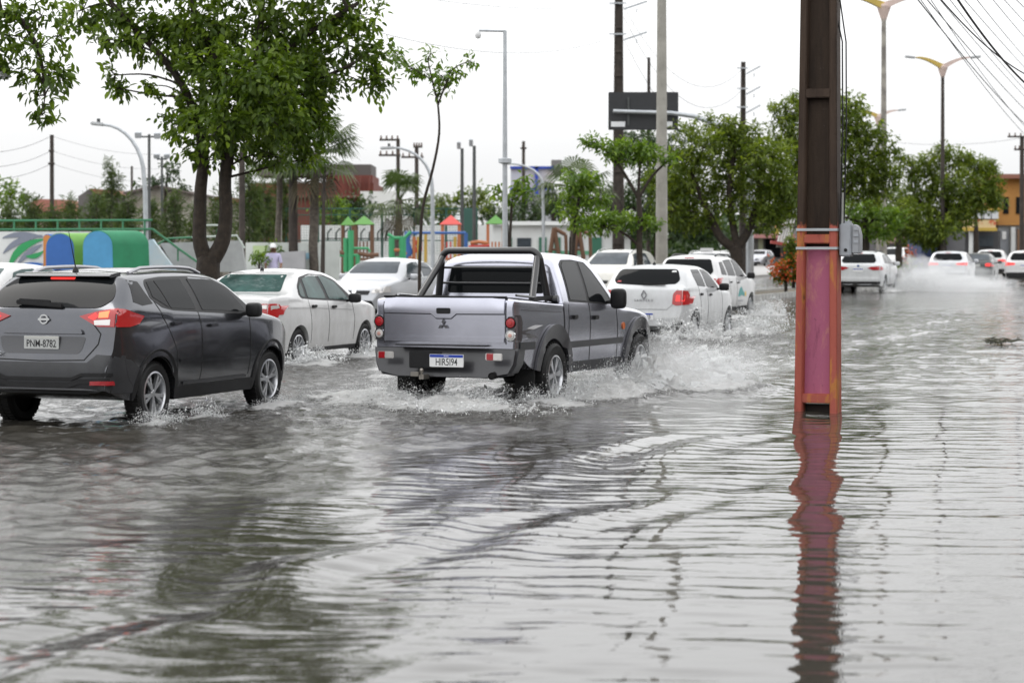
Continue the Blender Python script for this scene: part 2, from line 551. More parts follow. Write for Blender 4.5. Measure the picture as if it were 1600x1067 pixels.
        return s._finish(bm, name, mat, parent, lambda v: ((v.co.x, v.co.y), axis, sg), off, depth)
    def both(s, name, poly, mat, **k):
        return [s.patch(name, poly, 'side', mat, sg=sg, **k) for sg in (1, -1)]
    def arch(s, name, mat, r0, r1, off=0.015, a0=-12, a1=192):
        """flare round each wheel opening"""
        for xc in s.sp['axles']:
            for sg in (1, -1):
                bm = bmesh.new(); A = []; B = []
                for a in np.linspace(math.radians(a0), math.radians(a1), 26):
                    A.append(bm.verts.new((xc + r0 * math.cos(a), s.sp['wr'] + r0 * math.sin(a), 0)))
                    B.append(bm.verts.new((xc + r1 * math.cos(a), s.sp['wr'] + r1 * math.sin(a), 0)))
                for i in range(25): bm.faces.new((A[i], A[i + 1], B[i + 1], B[i]))
                s._finish(bm, name, mat, s.root, lambda v, sg=sg: ((v.co.x, v.co.y), 'side', sg), off, 0.03)
    # --- wheels
    def wheels(s, kind='alloy5', track=None, width=0.2, rim=0.21, mat=None):
        mat = mat or ALLOY
        r = s.sp['wr']; tr = track or s.sp['hw'] - 0.02
        w2 = width / 2
        for xc in s.sp['axles']:
            for sg in (1, -1):
                base = Matrix.Translation((xc - s.off, sg * (tr - w2), r)) @ Matrix.Rotation(-sg * math.pi / 2, 4, 'X') @ Matrix.Rotation(random.random() * 6, 4, 'Z')
                b = MB(); b.lathe([(0.0, -.03), (rim * .98, -.03), (rim * .98, -.05), (0, -.05)], base, 20)
                hub = b.build('wheel', DARKM, s.root, smooth=True)
                t = MB()
                t.lathe([(rim, -w2 + .01), (rim + .02, -w2), (r - .03, -w2), (r - .008, -w2 + .02), (r, -w2 + .05), (r, w2 - .05), (r - .008, w2 - .02), (r - .035, w2 + .004), (rim + .03, w2), (rim, w2 - .012)], base, 40)
                for k in range(40):
                    a = 2 * math.pi * k / 40
                    for sd in (-1, 1):
                        q = base @ Matrix.Rotation(a, 4, 'Z') @ Matrix.Translation((r + .001, 0, sd * w2 * .45))
                        tb = MB(); tb.box((0, 0, 0), (.012, .03, w2 * .7)); t.add([q @ Vector(p) for p in tb.v], tb.f)
                t.build('tyre', RUBBER, hub, smooth=True)
                m = MB()
                m.lathe([(rim + .004, w2 - .03), (rim + .006, w2 - .006), (rim - .01, w2 - .002), (rim - .02, w2 - .02), (rim - .022, -.02)], base, 36)
                m.lathe([(0, w2 - .018), (.03, w2 - .02), (.045, w2 - .03), (.05, w2 - .06)], base, 16)
                ns = {'alloy5': 5, 'cover': 10, 'alloy6': 6}[kind]
                for k in range(ns):
                    for da in ((-.17, .17) if kind == 'alloy5' else (-.12, .12) if kind == 'alloy6' else (0,)):
                        a = 2 * math.pi * k / ns
                        wi, wo = (.026, .04) if kind == 'alloy5' else (.022, .038) if kind == 'cover' else (.028, .034)
                        p0 = Vector((.03 * math.cos(a), .03 * math.sin(a), 0)); p1 = Vector(((rim - .012) * math.cos(a + da), (rim - .012) * math.sin(a + da), 0))
                        d = (p1 - p0).normalized(); nn = Vector((-d.y, d.x, 0))
                        vs = []
                        for p, w, zt in ((p0, wi, w2 - .022), (p1, wo, w2 - .016)):
                            for q, z in ((-1, zt), (1, zt), (1, zt - .03), (-1, zt - .03)):
                                vs.append(base @ (p + nn * q * w / 2 + Vector((0, 0, z))))
                        m.add(vs, [(0, 1, 5, 4), (1, 2, 6, 5), (2, 3, 7, 6), (3, 0, 4, 7), (0, 3, 2, 1), (4, 5, 6, 7)])
                m.build('rim', mat, hub, smooth=True, angle=30)
        # dark inner arches and floor pan
        b = MB()
        x0, x1 = s.sp['axles'][0] - .55, s.sp['axles'][1] + .45
        b.box(((x0 + x1) / 2 - s.off, 0, s.sp.get('pan', .42)), (x1 - x0, 1.15, .14))
        for xc in s.sp['axles']:
            b.tube([(xc - s.off, -tr + .1, r), (xc - s.off, tr - .1, r)], .05, 8)
        b.build('underbody', DARKM, s.root)
    # --- small fittings
    def lbox(s, name, c, size, mat, parent=None, bevel=0.01, rot=None, seg=2):
        b = MB(); b.box((c[0] - s.off, c[1], c[2]), size, rot)
        return b.build(name, mat, parent or s.root, bevel=bevel, seg=seg)
    def on_side(s, name, x, z, size, mat, sg, proud=0.02, parent=None, bevel=.008):
        l, n_ = s.hit((x, z), 'side', sg)
        b = MB(); b.box(l + n_ * proud, size)
        return b.build(name, mat, parent or s.root, bevel=bevel)
    def handles(s, pts, mat, size=(.17, .035, .035)):
        for x, z in pts:
            for sg in (1, -1): s.on_side('door_handle', x, z, size, mat, sg, .018)
    def mirrors(s, x, z, mat, size=(.11, .2, .16), y=None):
        for sg in (1, -1):
            l, n_ = s.hit((x, z - .02), 'side', sg)
            b = MB(); cc = Vector((l.x + .01, l.y + sg * (.04 + size[1] / 2), z + .03)); vs, fs = [], []
            pw = lambda q, e: math.copysign(abs(q) ** e, q)
            for i in range(11):
                a = -math.pi / 2 + math.pi * i / 10
                for k in range(18):
                    t = 2 * math.pi * k / 18
                    vs.append(cc + Vector((size[0] / 2 * pw(math.cos(a), .5) * pw(math.cos(t), .55), size[1] / 2 * pw(math.cos(a), .5) * pw(math.sin(t), .55), size[2] / 2 * pw(math.sin(a), .5))))
            for i in range(10):
                for k in range(18): fs.append((i * 18 + k, i * 18 + (k + 1) % 18, (i + 1) * 18 + (k + 1) % 18, (i + 1) * 18 + k))
            b.add(vs, fs); o = b.build('wing_mirror', mat, s.root, smooth=True, angle=80)
            b = MB(); b.bar((l.x, l.y - sg * .02, z - .02), (l.x + .01, l.y + sg * .1, z), .05, .04)
            b.build('mirror_stalk', BLACKP, o)
    def rails(s, x0, x1, y, mat, z=.045, r=.018):
        for sg in (1, -1):
            pts = []
            for i in range(14):
                t = i / 13; x = x0 + (x1 - x0) * t
                l, _ = s.hit((x, sg * y), 'top', 1)
                pts.append((l.x, l.y, l.z + z * min(1, 7 * t, 7 * (1 - t)) + .004))
            MB().tube(pts, r, 8).build('roof_rail', mat, s.root, smooth=True)
    def antenna(s, x, y=0, h=.35, lean=-.16):
        l, _ = s.hit((x, y), 'top', 1)
        b = MB(); b.lathe([(.035, 0), (.028, .03), (.012, .05)], Matrix.Translation(l), 10)
        b.tube([l + Vector((0, 0, .04)), l + Vector((lean, 0, h))], [.006, .003], 6)
        b.build('antenna', BLACKP, s.root, smooth=True)
    def plate(s, text, y, z, w=.40, h=.13, style='new', axis='rear', proud=.012, tilt=0, txt=True, local=None):
        l, n_ = s.hit((y, z), axis, 1)
        fx = -1 if axis == 'rear' else 1
        X = Vector((0, fx * -1.0, 0)) if axis == 'rear' else Vector((0, 1, 0))
        X = Vector((0, -1, 0)) if axis == 'rear' else Vector((0, 1, 0))
        Zn = Vector((fx, 0, 0)); Y = Vector((0, 0, 1))
        if tilt:
            Zn = Matrix.Rotation(tilt, 3, 'Y') @ Zn; Y = Matrix.Rotation(tilt, 3, 'Y') @ Y
        o = local if local is not None else Vector((l.x, y, z)) + Zn * proud
        Mx = Matrix.Translation(o) @ Matrix((X, Y, Zn)).transposed().to_4x4()
        def slab(name, x0, x1, y0, y1, z0, z1, mat, par):
            b = MB(); b.prism(rounded([(x0, y0), (x1, y0), (x1, y1), (x0, y1)], .008, 2), lambda p: Mx @ Vector((p[0], p[1], z0)), lambda p: Mx @ Vector((p[0], p[1], z1)))
            return b.build(name, mat, par)
        pl = slab('licence_plate', -w / 2, w / 2, -h / 2, h / 2, -.01, .004, PLATE_W if style == 'new' else PLATE_G, s.root)
        if style == 'new':
            slab('plate_band', -w / 2 + .004, w / 2 - .004, h / 2 - .034, h / 2 - .004, .004, .006, PLATE_B, pl)
            if txt and text:
                text_mesh('plate_country_letters', 'BRASIL', .02, PLATE_W, pl, Mx @ Matrix.Translation((0, h / 2 - .019, .0065)), .0005)
                text_mesh('plate_letters', text, .112, PLATE_K, pl, Mx @ Matrix.Translation((0, -.018, .005)), .001, sx=.72)
        else:
            slab('plate_frame', -w / 2 + .004, w / 2 - .004, h / 2 - .026, h / 2 - .004, .004, .0055, M('plate_pale', (.5, .5, .47), .5), pl)
            if txt and text: text_mesh('plate_letters', text, .105, PLATE_K, pl, Mx @ Matrix.Translation((0, -.014, .005)), .001, sx=.75)
        return pl, Mx

def car_at(px_, D, sink, wheel=None, spec=None, heading=None, which='rear', side=-1):
    """Place so that the named wheel's outer face centre is at photo column px_ and distance D."""
    hd = math.pi / 2 - TH if heading is None else heading
    X = (px_ - 800) / F * D
    fx = spec['axles'][0 if which == 'rear' else 1] - spec['L'] / 2
    fy = side * (spec['hw'] - .02)
    c, s_ = math.cos(hd), math.sin(hd)
    return Vector((X - (c * fx - s_ * fy), D - (s_ * fx + c * fy), sink)), hd
# ------------------------------------------------------------------ vehicles
def ring(cx, cy, r0, r1, n=24):
    return [(cx + r0 * math.cos(2 * math.pi * i / n), cy + r0 * math.sin(2 * math.pi * i / n)) for i in range(n)]
def disc(cx, cy, r, n=18): return ring(cx, cy, r, r, n)
def mir(poly): return [(-p[0], p[1]) for p in poly][::-1]

# ---- graphite compact crossover
def kicks():
    sp = dict(L=4.3, hw=.885, wr=.328, archR=.385, axles=(.80, 3.41), tumble=.40, crown=.04, zs=(.25, 1.1), rc=.09, bulge=.035,
        top=[(0, .60), (.025, .72), (.05, .80), (.085, 1.0), (.12, 1.14), (.17, 1.22), (.50, 1.52), (.56, 1.552), (.9, 1.585), (1.6, 1.60), (2.2, 1.575), (2.5, 1.53), (3.32, 1.12), (3.45, 1.09), (3.75, 1.02), (3.95, .95), (4.1, .86), (4.2, .74), (4.27, .60), (4.3, .5)],
        belt=[(0, 1.0), (.15, 1.16), (.4, 1.19), (.7, 1.165), (1.5, 1.12), (3.0, 1.05), (3.6, 1.0), (3.95, .88), (4.15, .72), (4.3, .46)],
        bot=[(0, .40), (.12, .34), (.4, .28), (1.2, .24), (3.0, .24), (3.9, .26), (4.15, .27), (4.3, .36)],
        plan=[(0, .86), (.06, .92), (.16, .962), (.4, .99), (.8, 1.0), (3.2, 1.0), (3.7, .965), (3.95, .90), (4.12, .80), (4.24, .66), (4.3, .5)])
    pos, hd = car_at(242, 22.2, -.03, spec=sp)
    c = Car('crossover_car', 'dark graphite grey crossover with lit brake lights and plate PNM-8782', 'car', sp, pos, hd, GRAPH)
    # glass
    c.patch('rear_window', [(-.60, 1.215), (.60, 1.215), (.70, 1.30), (.665, 1.40), (.55, 1.515), (-.55, 1.515), (-.665, 1.40), (-.70, 1.30)], 'rear', GLASS, r=.06, off=.006)
    for sg in (1, -1):
        c.patch('rear_pillar', [(.44, 1.27), (.60, 1.23), (.82, 1.245), (.74, 1.36), (.70, 1.47), (.54, 1.49)], 'side', BLACKP, sg=sg, off=.003)
        frame = c.patch('window_surround', [(.80, 1.30), (1.0, 1.20), (1.22, 1.165), (2.3, 1.105), (3.06, 1.075), (2.92, 1.20), (2.62, 1.39), (2.34, 1.487), (1.9, 1.513), (1.2, 1.512), (.86, 1.49), (.80, 1.44)], 'side', BLACKP, sg=sg, off=.003, r=.03)
        c.patch('quarter_window', [(.86, 1.31), (1.13, 1.20), (1.0, 1.475), (.87, 1.465)], 'side', GLASS, sg=sg, off=.007, parent=frame)
        c.patch('rear_door_window', [(1.17, 1.19), (1.71, 1.165), (1.62, 1.485), (1.04, 1.478)], 'side', GLASS, sg=sg, off=.007, parent=frame, r=.02)
        c.patch('front_door_window', [(1.85, 1.155), (2.86, 1.11), (2.58, 1.375), (2.3, 1.465), (1.78, 1.485)], 'side', GLASS, sg=sg, off=.007, parent=frame, r=.02)
        # tail lamp: housing, lit bulb strip, clear reversing lens
        tl = c.patch('tail_lamp', [(-.40 * 1, 1.13), (-.58, 1.175), (-.73, 1.20), (-.80, 1.205), (-.81, 1.03), (-.62, 1.03), (-.53, 1.07)] if sg < 0 else mir([(-.40, 1.13), (-.58, 1.175), (-.73, 1.20), (-.80, 1.205), (-.81, 1.03), (-.62, 1.03), (-.53, 1.07)]), 'rear', RED_DIM, off=.014, depth=.03, step=.03)
        c.patch('tail_lamp_side', [(.10, 1.205), (.24, 1.20), (.58, 1.125), (.47, 1.05), (.30, 1.025), (.10, 1.03)], 'side', RED_DIM, sg=sg, off=.014, depth=.03, parent=tl, step=.04)
        q = [(-.62, 1.115), (-.62, 1.165), (-.73, 1.18), (-.73, 1.12)]
        c.patch('brake_bulb', q if sg < 0 else mir(q), 'rear', AMBER_ON, off=.018, parent=tl, step=.03)
        q = [(-.585, 1.045), (-.575, 1.09), (-.76, 1.10), (-.76, 1.045)]
        c.patch('reversing_lens', q if sg < 0 else mir(q), 'rear', CLEAR, off=.018, parent=tl, step=.03)
        q = [(-.50, 1.12), (-.58, 1.165), (-.62, 1.13), (-.57, 1.09)]
        c.patch('lamp_inner', q if sg < 0 else mir(q), 'rear', RED_ON, off=.017, parent=tl, step=.03)
        c.strip('door_gap', [(1.74, 1.15), (1.78, .95), (1.78, .55), (1.74, .40)], .009, 'side', GAP, sg=sg)
        c.strip('rear_door_gap', [(.86, 1.27), (.98, 1.10), (1.12, .90), (1.22, .74), (1.24, .42)], .009, 'side', GAP, sg=sg)
        c.strip('front_door_gap', [(2.90, 1.07), (2.90, .62), (2.86, .42)], .009, 'side', GAP, sg=sg)
        c.strip('door_moulding', [(1.26, .645), (1.9, .615), (2.8, .60)], .03, 'side', GRAPH, off=.014, sg=sg)
        c.strip('sill_cladding', [(1.21, .31), (2.99, .31)], .13, 'side', BLACKP, off=.012, sg=sg)
        c.strip('sill_trim', [(1.36, .405), (2.80, .405)], .028, 'side', GREYP, off=.016, sg=sg)
        q = [(-.60, .455), (-.60, .495), (-.80, .50), (-.80, .46)]
        c.patch('bumper_reflector', q if sg < 0 else mir(q), 'rear', RED_OFF, off=.045, depth=.03, step=.05)
    c.arch('arch_flare', BLACKP, .383, .455, .013)
    c.patch('third_brake_light', rounded([(-.14, 1.487), (.14, 1.487), (.14, 1.508), (-.14, 1.508)], .008), 'rear', RED_ON, off=.02)
    # dark lower bumper with its ridge
    lb = c.patch('lower_bumper', [(-.86, .42), (-.86, .745), (-.64, .755), (-.54, .675), (.54, .675), (.64, .755), (.86, .745), (.86, .42), (.5, .37), (-.5, .37)], 'rear', GREYP, off=.012, depth=.03)
    for sg in (1, -1):
        c.patch('bumper_corner', [(.03, .745), (.28, .70), (.45, .60), (.43, .36), (.05, .38)], 'side', GREYP, sg=sg, off=.010, parent=lb)
    c.strip('bumper_ridge', [(-.80, .565), (-.5, .56), (-.38, .515), (.38, .515), (.5, .56), (.80, .565)], .03, 'rear', BLACKP, off=.03, depth=.03)
    c.strip('bumper_lip', [(-.78, .50), (-.46, .49), (-.34, .45), (.34, .45), (.46, .49), (.78, .50)], .05, 'rear', BLACKP, off=.024, depth=.03)
    # tailgate: outline groove, plate recess, garnish, badge
    c.strip('tailgate_gap', [(-.55, 1.075), (-.66, .96), (-.64, .86), (-.50, .70), (0, .688), (.50, .70), (.64, .86), (.66, .96), (.55, 1.075)], .012, 'rear', GAP, off=.003)
    c.patch('plate_recess', rounded([(-.46, .80), (-.42, .76), (.42, .76), (.46, .80), (.50, .93), (-.50, .93)], .04), 'rear', M('graphite_recess_shade', (.06, .061, .066), .4, .5, coat=.4), off=.003)  # flush patch: the recess's shade is painted as darker graphite
    c.patch('plate_garnish', rounded([(-.47, .955), (.47, .955), (.44, 1.005), (-.44, 1.005)], .02), 'rear', GRAPH, off=.03, depth=.04)
    c.plate('PNM-8782', 0, .87, style='old', proud=.02)
    l, _ = c.hit((0, 1.10), 'rear', 1)
    Mb = Matrix.Translation(l + Vector((-.012, 0, 0))) @ Matrix.Rotation(-math.pi / 2, 4, 'Y')
    b = MB(); b.lathe([(.036, 0), (.036, .012), (.050, .012), (.050, 0)], Mb, 24)
    bb = MB(); bb.box((0, 0, .008), (.022, .128, .014)); b.add([Mb @ Vector(p) for p in bb.v], bb.f)
    b.build('badge', CHROME, c.root, smooth=True, angle=30)
    l, _ = c.hit((.50, .735), 'rear', 1)
    Mt = Matrix.Translation((l.x - .03, .55, .735)) @ Matrix((Vector((0, -1, 0)), Vector((0, 0, 1)), Vector((-1, 0, 0)))).transposed().to_4x4()
    text_mesh('model_letters', 'XTRONIC\nFLEX', .05, CHROME, c.root, Mt, .003)
    # spoiler, wiper
    b = MB()
    pr = [(.46, 1.512), (.43, 1.525), (.47, 1.548), (.66, 1.568), (.66, 1.54)]
    b.prism(pr, lambda p: Vector((p[0] - c.off, -.56, p[1])), lambda p: Vector((p[0] - c.off, .56, p[1])))
    b.build('roof_spoiler', M('spoiler_dark', (.03, .03, .033), .25, coat=.6), c.root, bevel=.008)
    w0, _ = c.hit((-.05, 1.245), 'rear', 1)
    b = MB(); b.bar((w0.x - .03, .36, 1.27), (w0.x - .035, -.18, 1.235), .03, .045); b.bar((w0.x - .02, .34, 1.275), (w0.x - .03, -.04, 1.26), .02, .06)
    b.build('rear_wiper', BLACKP, c.root, bevel=.008)
    c.handles([(1.22, 1.03), (2.02, .985)], GRAPH)
    c.mirrors(2.78, 1.10, BLACKP, (.14, .17, .16))
    c.rails(.78, 2.3, .565, M('rail_grey', (.35, .35, .37), .35, .7), .04, .02)
    c.patch('roof_panel', [(.8, -.5), (2.2, -.5), (2.2, .5), (.8, .5)], 'top', M('roof_gloss_black', (.012, .012, .014), .15, coat=.4), off=.003, r=.05)
    c.antenna(.70, 0, .42, -.13)
    b = MB(); b.tube([(.0 - c.off + .1, .55, .36), (-c.off - .01, .55, .345)], .035, 12); b.build('exhaust', DARKM, c.root)
    c.wheels('alloy5', rim=.222)
    return c

# ---- violet-silver double-cab pickup
def pickup():
    sp = dict(L=5.08, x0=.12, hw=.87, wr=.372, archR=.455, axles=(1.25, 4.22), tumble=.27, crown=.045, zs=(.35, 1.12), rc=.075, nst=110, pan=.5,
        side=[(0, .955), (.15, .975), (.4, .99), (.7, 1.0), (.9, .995), (1, .985)],
        top=[(.12, 1.18), (.126, 1.24), (.14, 1.275), (.17, 1.285), (1.555, 1.20), (1.575, 1.22), (1.60, 1.50), (1.63, 1.68), (1.70, 1.745), (2.1, 1.785), (2.6, 1.778), (2.92, 1.73), (3.66, 1.16), (3.8, 1.13), (4.5, 1.05), (4.9, .95), (5.05, .78), (5.08, .62)],
        belt=[(.12, 1.24), (1.5, 1.165), (1.8, 1.145), (3.6, 1.06), (4.4, .98), (4.95, .84), (5.08, .58)],
        bot=[(.12, .72), (.18, .70), (.45, .54), (.75, .45), (1.7, .38), (3.6, .35), (4.7, .42), (5.08, .50)],
        plan=[(.12, .955), (.135, .978), (.17, .99), (.26, 1), (4.2, 1), (4.65, .96), (4.92, .86), (5.08, .70)])
    pos, hd = car_at(863, 25.0, -.05, spec=sp, heading=math.pi / 2 - math.radians(22.5))
    c = Car('pickup_truck', 'violet-silver double-cab pickup with black roll bar ploughing through floodwater', 'pickup truck', sp, pos, hd, VIOLET)
    zr = lambda x: 1.285 - .061 * (x - .17)
    # side skin a little darker with road film
    c.patch('tonneau_cover', [(.16, -.745), (1.54, -.745), (1.54, .745), (.16, .745)], 'top', BLACKP, off=.012, depth=.03)
    b = MB(); b.box((.135 - c.off, 0, 1.288), (.06, 1.50, .022)); b.build('tailgate_cap', BLACKP, c.root, bevel=.008)
    # tailgate
    tg = c.patch('tailgate', [(-.735, .785), (.735, .785), (.735, 1.268), (-.735, 1.268)], 'rear', VIOLET, off=.014, depth=.03, r=.012)
    for sg in (1, -1): c.strip('tailgate_side_gap', [(sg * .745, .77), (sg * .745, 1.28)], .012, 'rear', GAP, off=.004, parent=tg)
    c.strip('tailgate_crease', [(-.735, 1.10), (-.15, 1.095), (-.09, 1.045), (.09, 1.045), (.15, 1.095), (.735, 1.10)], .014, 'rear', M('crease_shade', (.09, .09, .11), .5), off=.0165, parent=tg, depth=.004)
    c.strip('tailgate_lower_crease', [(-.735, .845), (.735, .845)], .012, 'rear', VIOLET, off=.02, parent=tg, depth=.006)
    c.patch('tailgate_upper', [(-.732, 1.108), (-.155, 1.103), (-.095, 1.053), (.095, 1.053), (.155, 1.103), (.732, 1.108), (.732, 1.266), (-.732, 1.266)], 'rear', VIOLET, off=.028, depth=.02, parent=tg)
    c.patch('tailgate_lower', [(-.732, .79), (.732, .79), (.732, .845), (-.732, .845)], 'rear', VIOLET, off=.030, depth=.025, parent=tg, r=.01)
    c.patch('tailgate_handle', [(-.085, 1.10), (.085, 1.10), (.085, 1.165), (-.085, 1.165)], 'rear', BLACKP, off=.034, depth=.02, r=.02, parent=tg)
    # three-diamond badge
    l, _ = c.hit((0, .985), 'rear', 1)
    b = MB()
    for k in range(3):
        a = math.pi / 2 + k * 2 * math.pi / 3
        R_ = .072
        pts = [(0, 0), (R_ / 2 * math.cos(a - .52) * 1.15, R_ / 2 * math.sin(a - .52) * 1.15), (R_ * math.cos(a), R_ * math.sin(a)), (R_ / 2 * math.cos(a + .52) * 1.15, R_ / 2 * math.sin(a + .52) * 1.15)]
        b.prism(pts, lambda p: Vector((l.x - .018, -p[0], .975 + p[1])), lambda p: Vector((l.x - .036, -p[0], .975 + p[1])))
    b.build('badge', M('badge_metal', (.13, .13, .14), .2, .9), tg)
    for sg in (1, -1):
        s1 = sg
        # upright tail lamp: dark housing, red and clear round lenses
        q = [(.765, .80), (.765, 1.075), (.87, 1.085), (.87, .80)]
        q = q if sg > 0 else mir(q)
        h = c.patch('tail_lamp', q, 'rear', M('lamp_housing', (.06, .055, .06), .25, coat=.7), off=.012, depth=.03, r=.025, step=.03)
        c.patch('tail_lamp_side', [(.12, .80), (.12, 1.09), (.25, 1.09), (.29, 1.02), (.27, .80)], 'side', MATS['lamp_housing'], sg=sg, off=.008, parent=h, r=.02)
        for z, mt, r_ in ((1.005, RED_OFF, .056), (.868, CLEAR, .05)):
            l, _ = c.hit((sg * .80, z), 'rear', 1)
            Mx = Matrix.Translation((l.x + .004, sg * .802, z)) @ Matrix.Rotation(-math.pi / 2, 4, 'Y')
            b = MB(); b.lathe([(r_, 0), (r_, .016), (r_ * .85, .026), (0, .03)], Mx, 20); b.build('lamp_lens', mt, h, smooth=True)
            b = MB(); b.lathe([(r_ * .45, .026), (r_ * .4, .036), (0, .037)], Mx, 16); b.build('lamp_bulb', RED_DIM if mt is RED_OFF else M('clear_core', (.6, .35, .3), .15, .2), h, smooth=True)
            b = MB(); b.lathe([(r_, 0), (r_, .02), (r_ + .008, .02), (r_ + .008, 0)], Mx, 20); b.build('lamp_ring', CHROME if mt is CLEAR else DARKM, h, smooth=True)
        # glass
        fr = c.patch('window_surround', [(1.79, 1.20), (2.6, 1.165), (3.30, 1.135), (3.22, 1.25), (2.86, 1.56), (2.70, 1.655), (2.3, 1.69), (1.95, 1.69), (1.83, 1.64)], 'side', BLACKP, sg=sg, off=.003, r=.03)
        c.patch('rear_door_window', [(1.84, 1.225), (2.40, 1.195), (2.40, 1.665), (1.98, 1.668), (1.88, 1.62)], 'side', GLASS, sg=sg, off=.007, parent=fr, r=.03)
        c.patch('front_door_window', [(2.49, 1.19), (3.22, 1.155), (2.84, 1.53), (2.67, 1.635), (2.49, 1.665)], 'side', GLASS, sg=sg, off=.007, parent=fr, r=.03)
        c.strip('cab_gap', [(1.585, .52), (1.585, 1.19)], .016, 'side', GAP, sg=sg)
        c.strip('cab_edge', [(1.61, .62), (1.61, 1.19)], .02, 'side', VIOLET, off=.006, sg=sg)
        c.strip('door_gap', [(2.45, 1.17), (2.45, .46)], .012, 'side', GAP, sg=sg)
        c.strip('rear_door_gap', [(1.76, 1.17), (1.73, .85), (1.66, .60), (1.66, .46)], .010, 'side', GAP, sg=sg)
        c.strip('front_door_gap', [(3.38, 1.12), (3.42, .8), (3.42, .44)], .010, 'side', GAP, sg=sg)
        c.strip('side_moulding', [(1.68, .70), (3.60, .685)], .075, 'side', GREYP, off=.016, sg=sg)
        c.strip('side_moulding', [(.22, .745), (.66, .74)], .085, 'side', GREYP, off=.014, sg=sg)
        c.strip('sill_cladding', [(1.66, .44), (3.60, .42)], .12, 'side', GREYP, off=.008, sg=sg)
        c.strip('bed_crease', [(.3, 1.145), (1.5, 1.09)], .012, 'side', VIOLET_SHADE, off=.004, sg=sg)  # dark strip paints the shade along the bed-side crease
        c.patch('indicator', disc(3.62, .86, .045, 12), 'side', ORANGE, sg=sg, off=.012)
    c.arch('arch_flare', M('flare_grey', (.035, .035, .04), .4, coat=.25), .45, .585, .035, -22, 200)
    c.patch('rear_window', [(-.62, 1.30), (.62, 1.30), (.575, 1.62), (-.575, 1.62)], 'rear', GLASS, off=.006, r=.05)
    # step bumper
    b = MB()
    prof = [(-.80, .40), (-.86, .52), (-.88, .66), (-.875, .725), (.875, .725), (.88, .66), (.86, .52), (.80, .40), (.55, .375), (-.55, .375)]
    def bx(p, d): return Vector((d + .16 * (abs(p[0]) / .88) ** 4 - c.off, p[0], p[1] + .02))
    b.prism(prof, lambda p: bx(p, -.03), lambda p: bx(p, .22))
    bmp = b.build('rear_bumper', M('bumper_grey', (.028, .028, .032), .35, coat=.3, var=.25, scale=5), c.root, bevel=.03, seg=3)
    b = MB(); b.box((.06 - c.off, 0, .752), (.15, 1.1, .012)); b.build('bumper_step', BLACKP, bmp, bevel=.004)
    b = MB(); b.box((-.034 - c.off, .16, .59), (.03, .40, .19)); b.build('bumper_recess', BLACKP, bmp, bevel=.01)
    for sg in (1, -1):
        b = MB(); b.box((-.032 - c.off + .01, sg * .66, .635), (.02, .20, .08)); o = b.build('bumper_lamp', CLEAR, bmp, bevel=.008)
        b = MB(); b.box((-.036 - c.off + .01, sg * .66 + (.045), .635), (.02, .09, .075)); b.build('bumper_reflector', RED_OFF, o, bevel=.006)
    c.plate('HIR5I94', -.13, .57, w=.41, h=.14, proud=0, local=Vector((-.047 - c.off, -.10, .585)))
    b = MB(); b.box((-.03 - c.off, .18, .40), (.16, .06, .05)); b.tube([(-.10 - c.off, .18, .40), (-.10 - c.off, .18, .45)], .015, 8)
    b.lathe([(0, .03), (.018, .024), (.026, .008), (.024, -.01), (.012, -.024)], Matrix.Translation((-.10 - c.off, .18, .47)), 12)
    b.box((-.07 - c.off, .27, .43), (.05, .10, .05))
    b.build('tow_hitch', M('hitch_steel', (.3, .28, .25), .35, .8), c.root, bevel=.004)
    b = MB(); b.tube([(.4 - c.off, -.62, .45), (.0 - c.off, -.62, .42)], .04, 14, cap=False); b.tube([(.3 - c.off, -.62, .45), (.01 - c.off, -.62, .42)], .033, 14); b.build('exhaust', DARKM, c.root, smooth=True)
    # spare wheel, axle, mud flaps under the tail
    b = MB(); b.lathe([(.15, -.1), (.36, -.1), (.37, 0), (.36, .1), (.15, .1)], Matrix.Translation((.65 - c.off, 0, .52)), 24)
    b.build('spare_wheel', RUBBER, c.root, smooth=True)
    for sg in (1, -1):
        b = MB(); b.box((.70 - c.off, sg * .735, .36), (.015, .24, .34)); b.build('mud_flap', M('flap_rubber', (.012, .012, .012), .9), c.root)
    # roll bar: hoop behind the cab, sloping braces, cross tubes
    BL = M('roll_bar_black', (.016, .016, .017), .32, coat=.3)
    def hoop(xb, xt, yb, yt, zt, r_):
        zb = zr(xb) + .01
        pts = [(xb - c.off, -yb, zb)]
        for i in range(7):
            t = i / 6 * math.pi / 2
            pts.append((xt - c.off, -yt - .0 + .13 * (1 - math.sin(t)) * -1 + 0, zt - .13 + .13 * math.sin(t)) if False else (xt - c.off + (xb - xt) * .18 * (1 - math.sin(t)), -(yt - .12 + .12 * math.cos(t)), zt - .14 + .14 * math.sin(t)))
        full = pts + [(p[0], -p[1], p[2]) for p in pts[::-1]]
        return full
    rb = MB().tube(hoop(1.50, 1.42, .70, .63, 1.80, .042), .042, 12).build('roll_bar', BL, c.root, smooth=True)
    for sg in (1, -1):
        MB().tube([(1.40 - c.off, sg * .60, 1.72), (1.32 - c.off, sg * .62, 1.62), (.98 - c.off, sg * .71, zr(1.0) + .02)], [.036, .04, .04], 12).build('brace', BL, rb, smooth=True)
        b = MB(); b.box((1.22 - c.off, sg * .72, zr(1.2) + .03), (.62, .06, .05)); b.build('foot_rail', BL, rb, bevel=.015)
        b = MB(); b.tube([(1.54 - c.off, sg * .70, zr(1.5) + .04), (1.56 - c.off, sg * .80, zr(1.5) + .04)], .04, 10); b.build('foot_clamp', BL, rb, smooth=True)
        MB().tube([(.45 - c.off, sg * .73, zr(.45) + .035), (1.0 - c.off, sg * .73, zr(1.) + .035)], .014, 8).build('cover_rod', CHROME if sg > 0 else BL, rb, smooth=True)
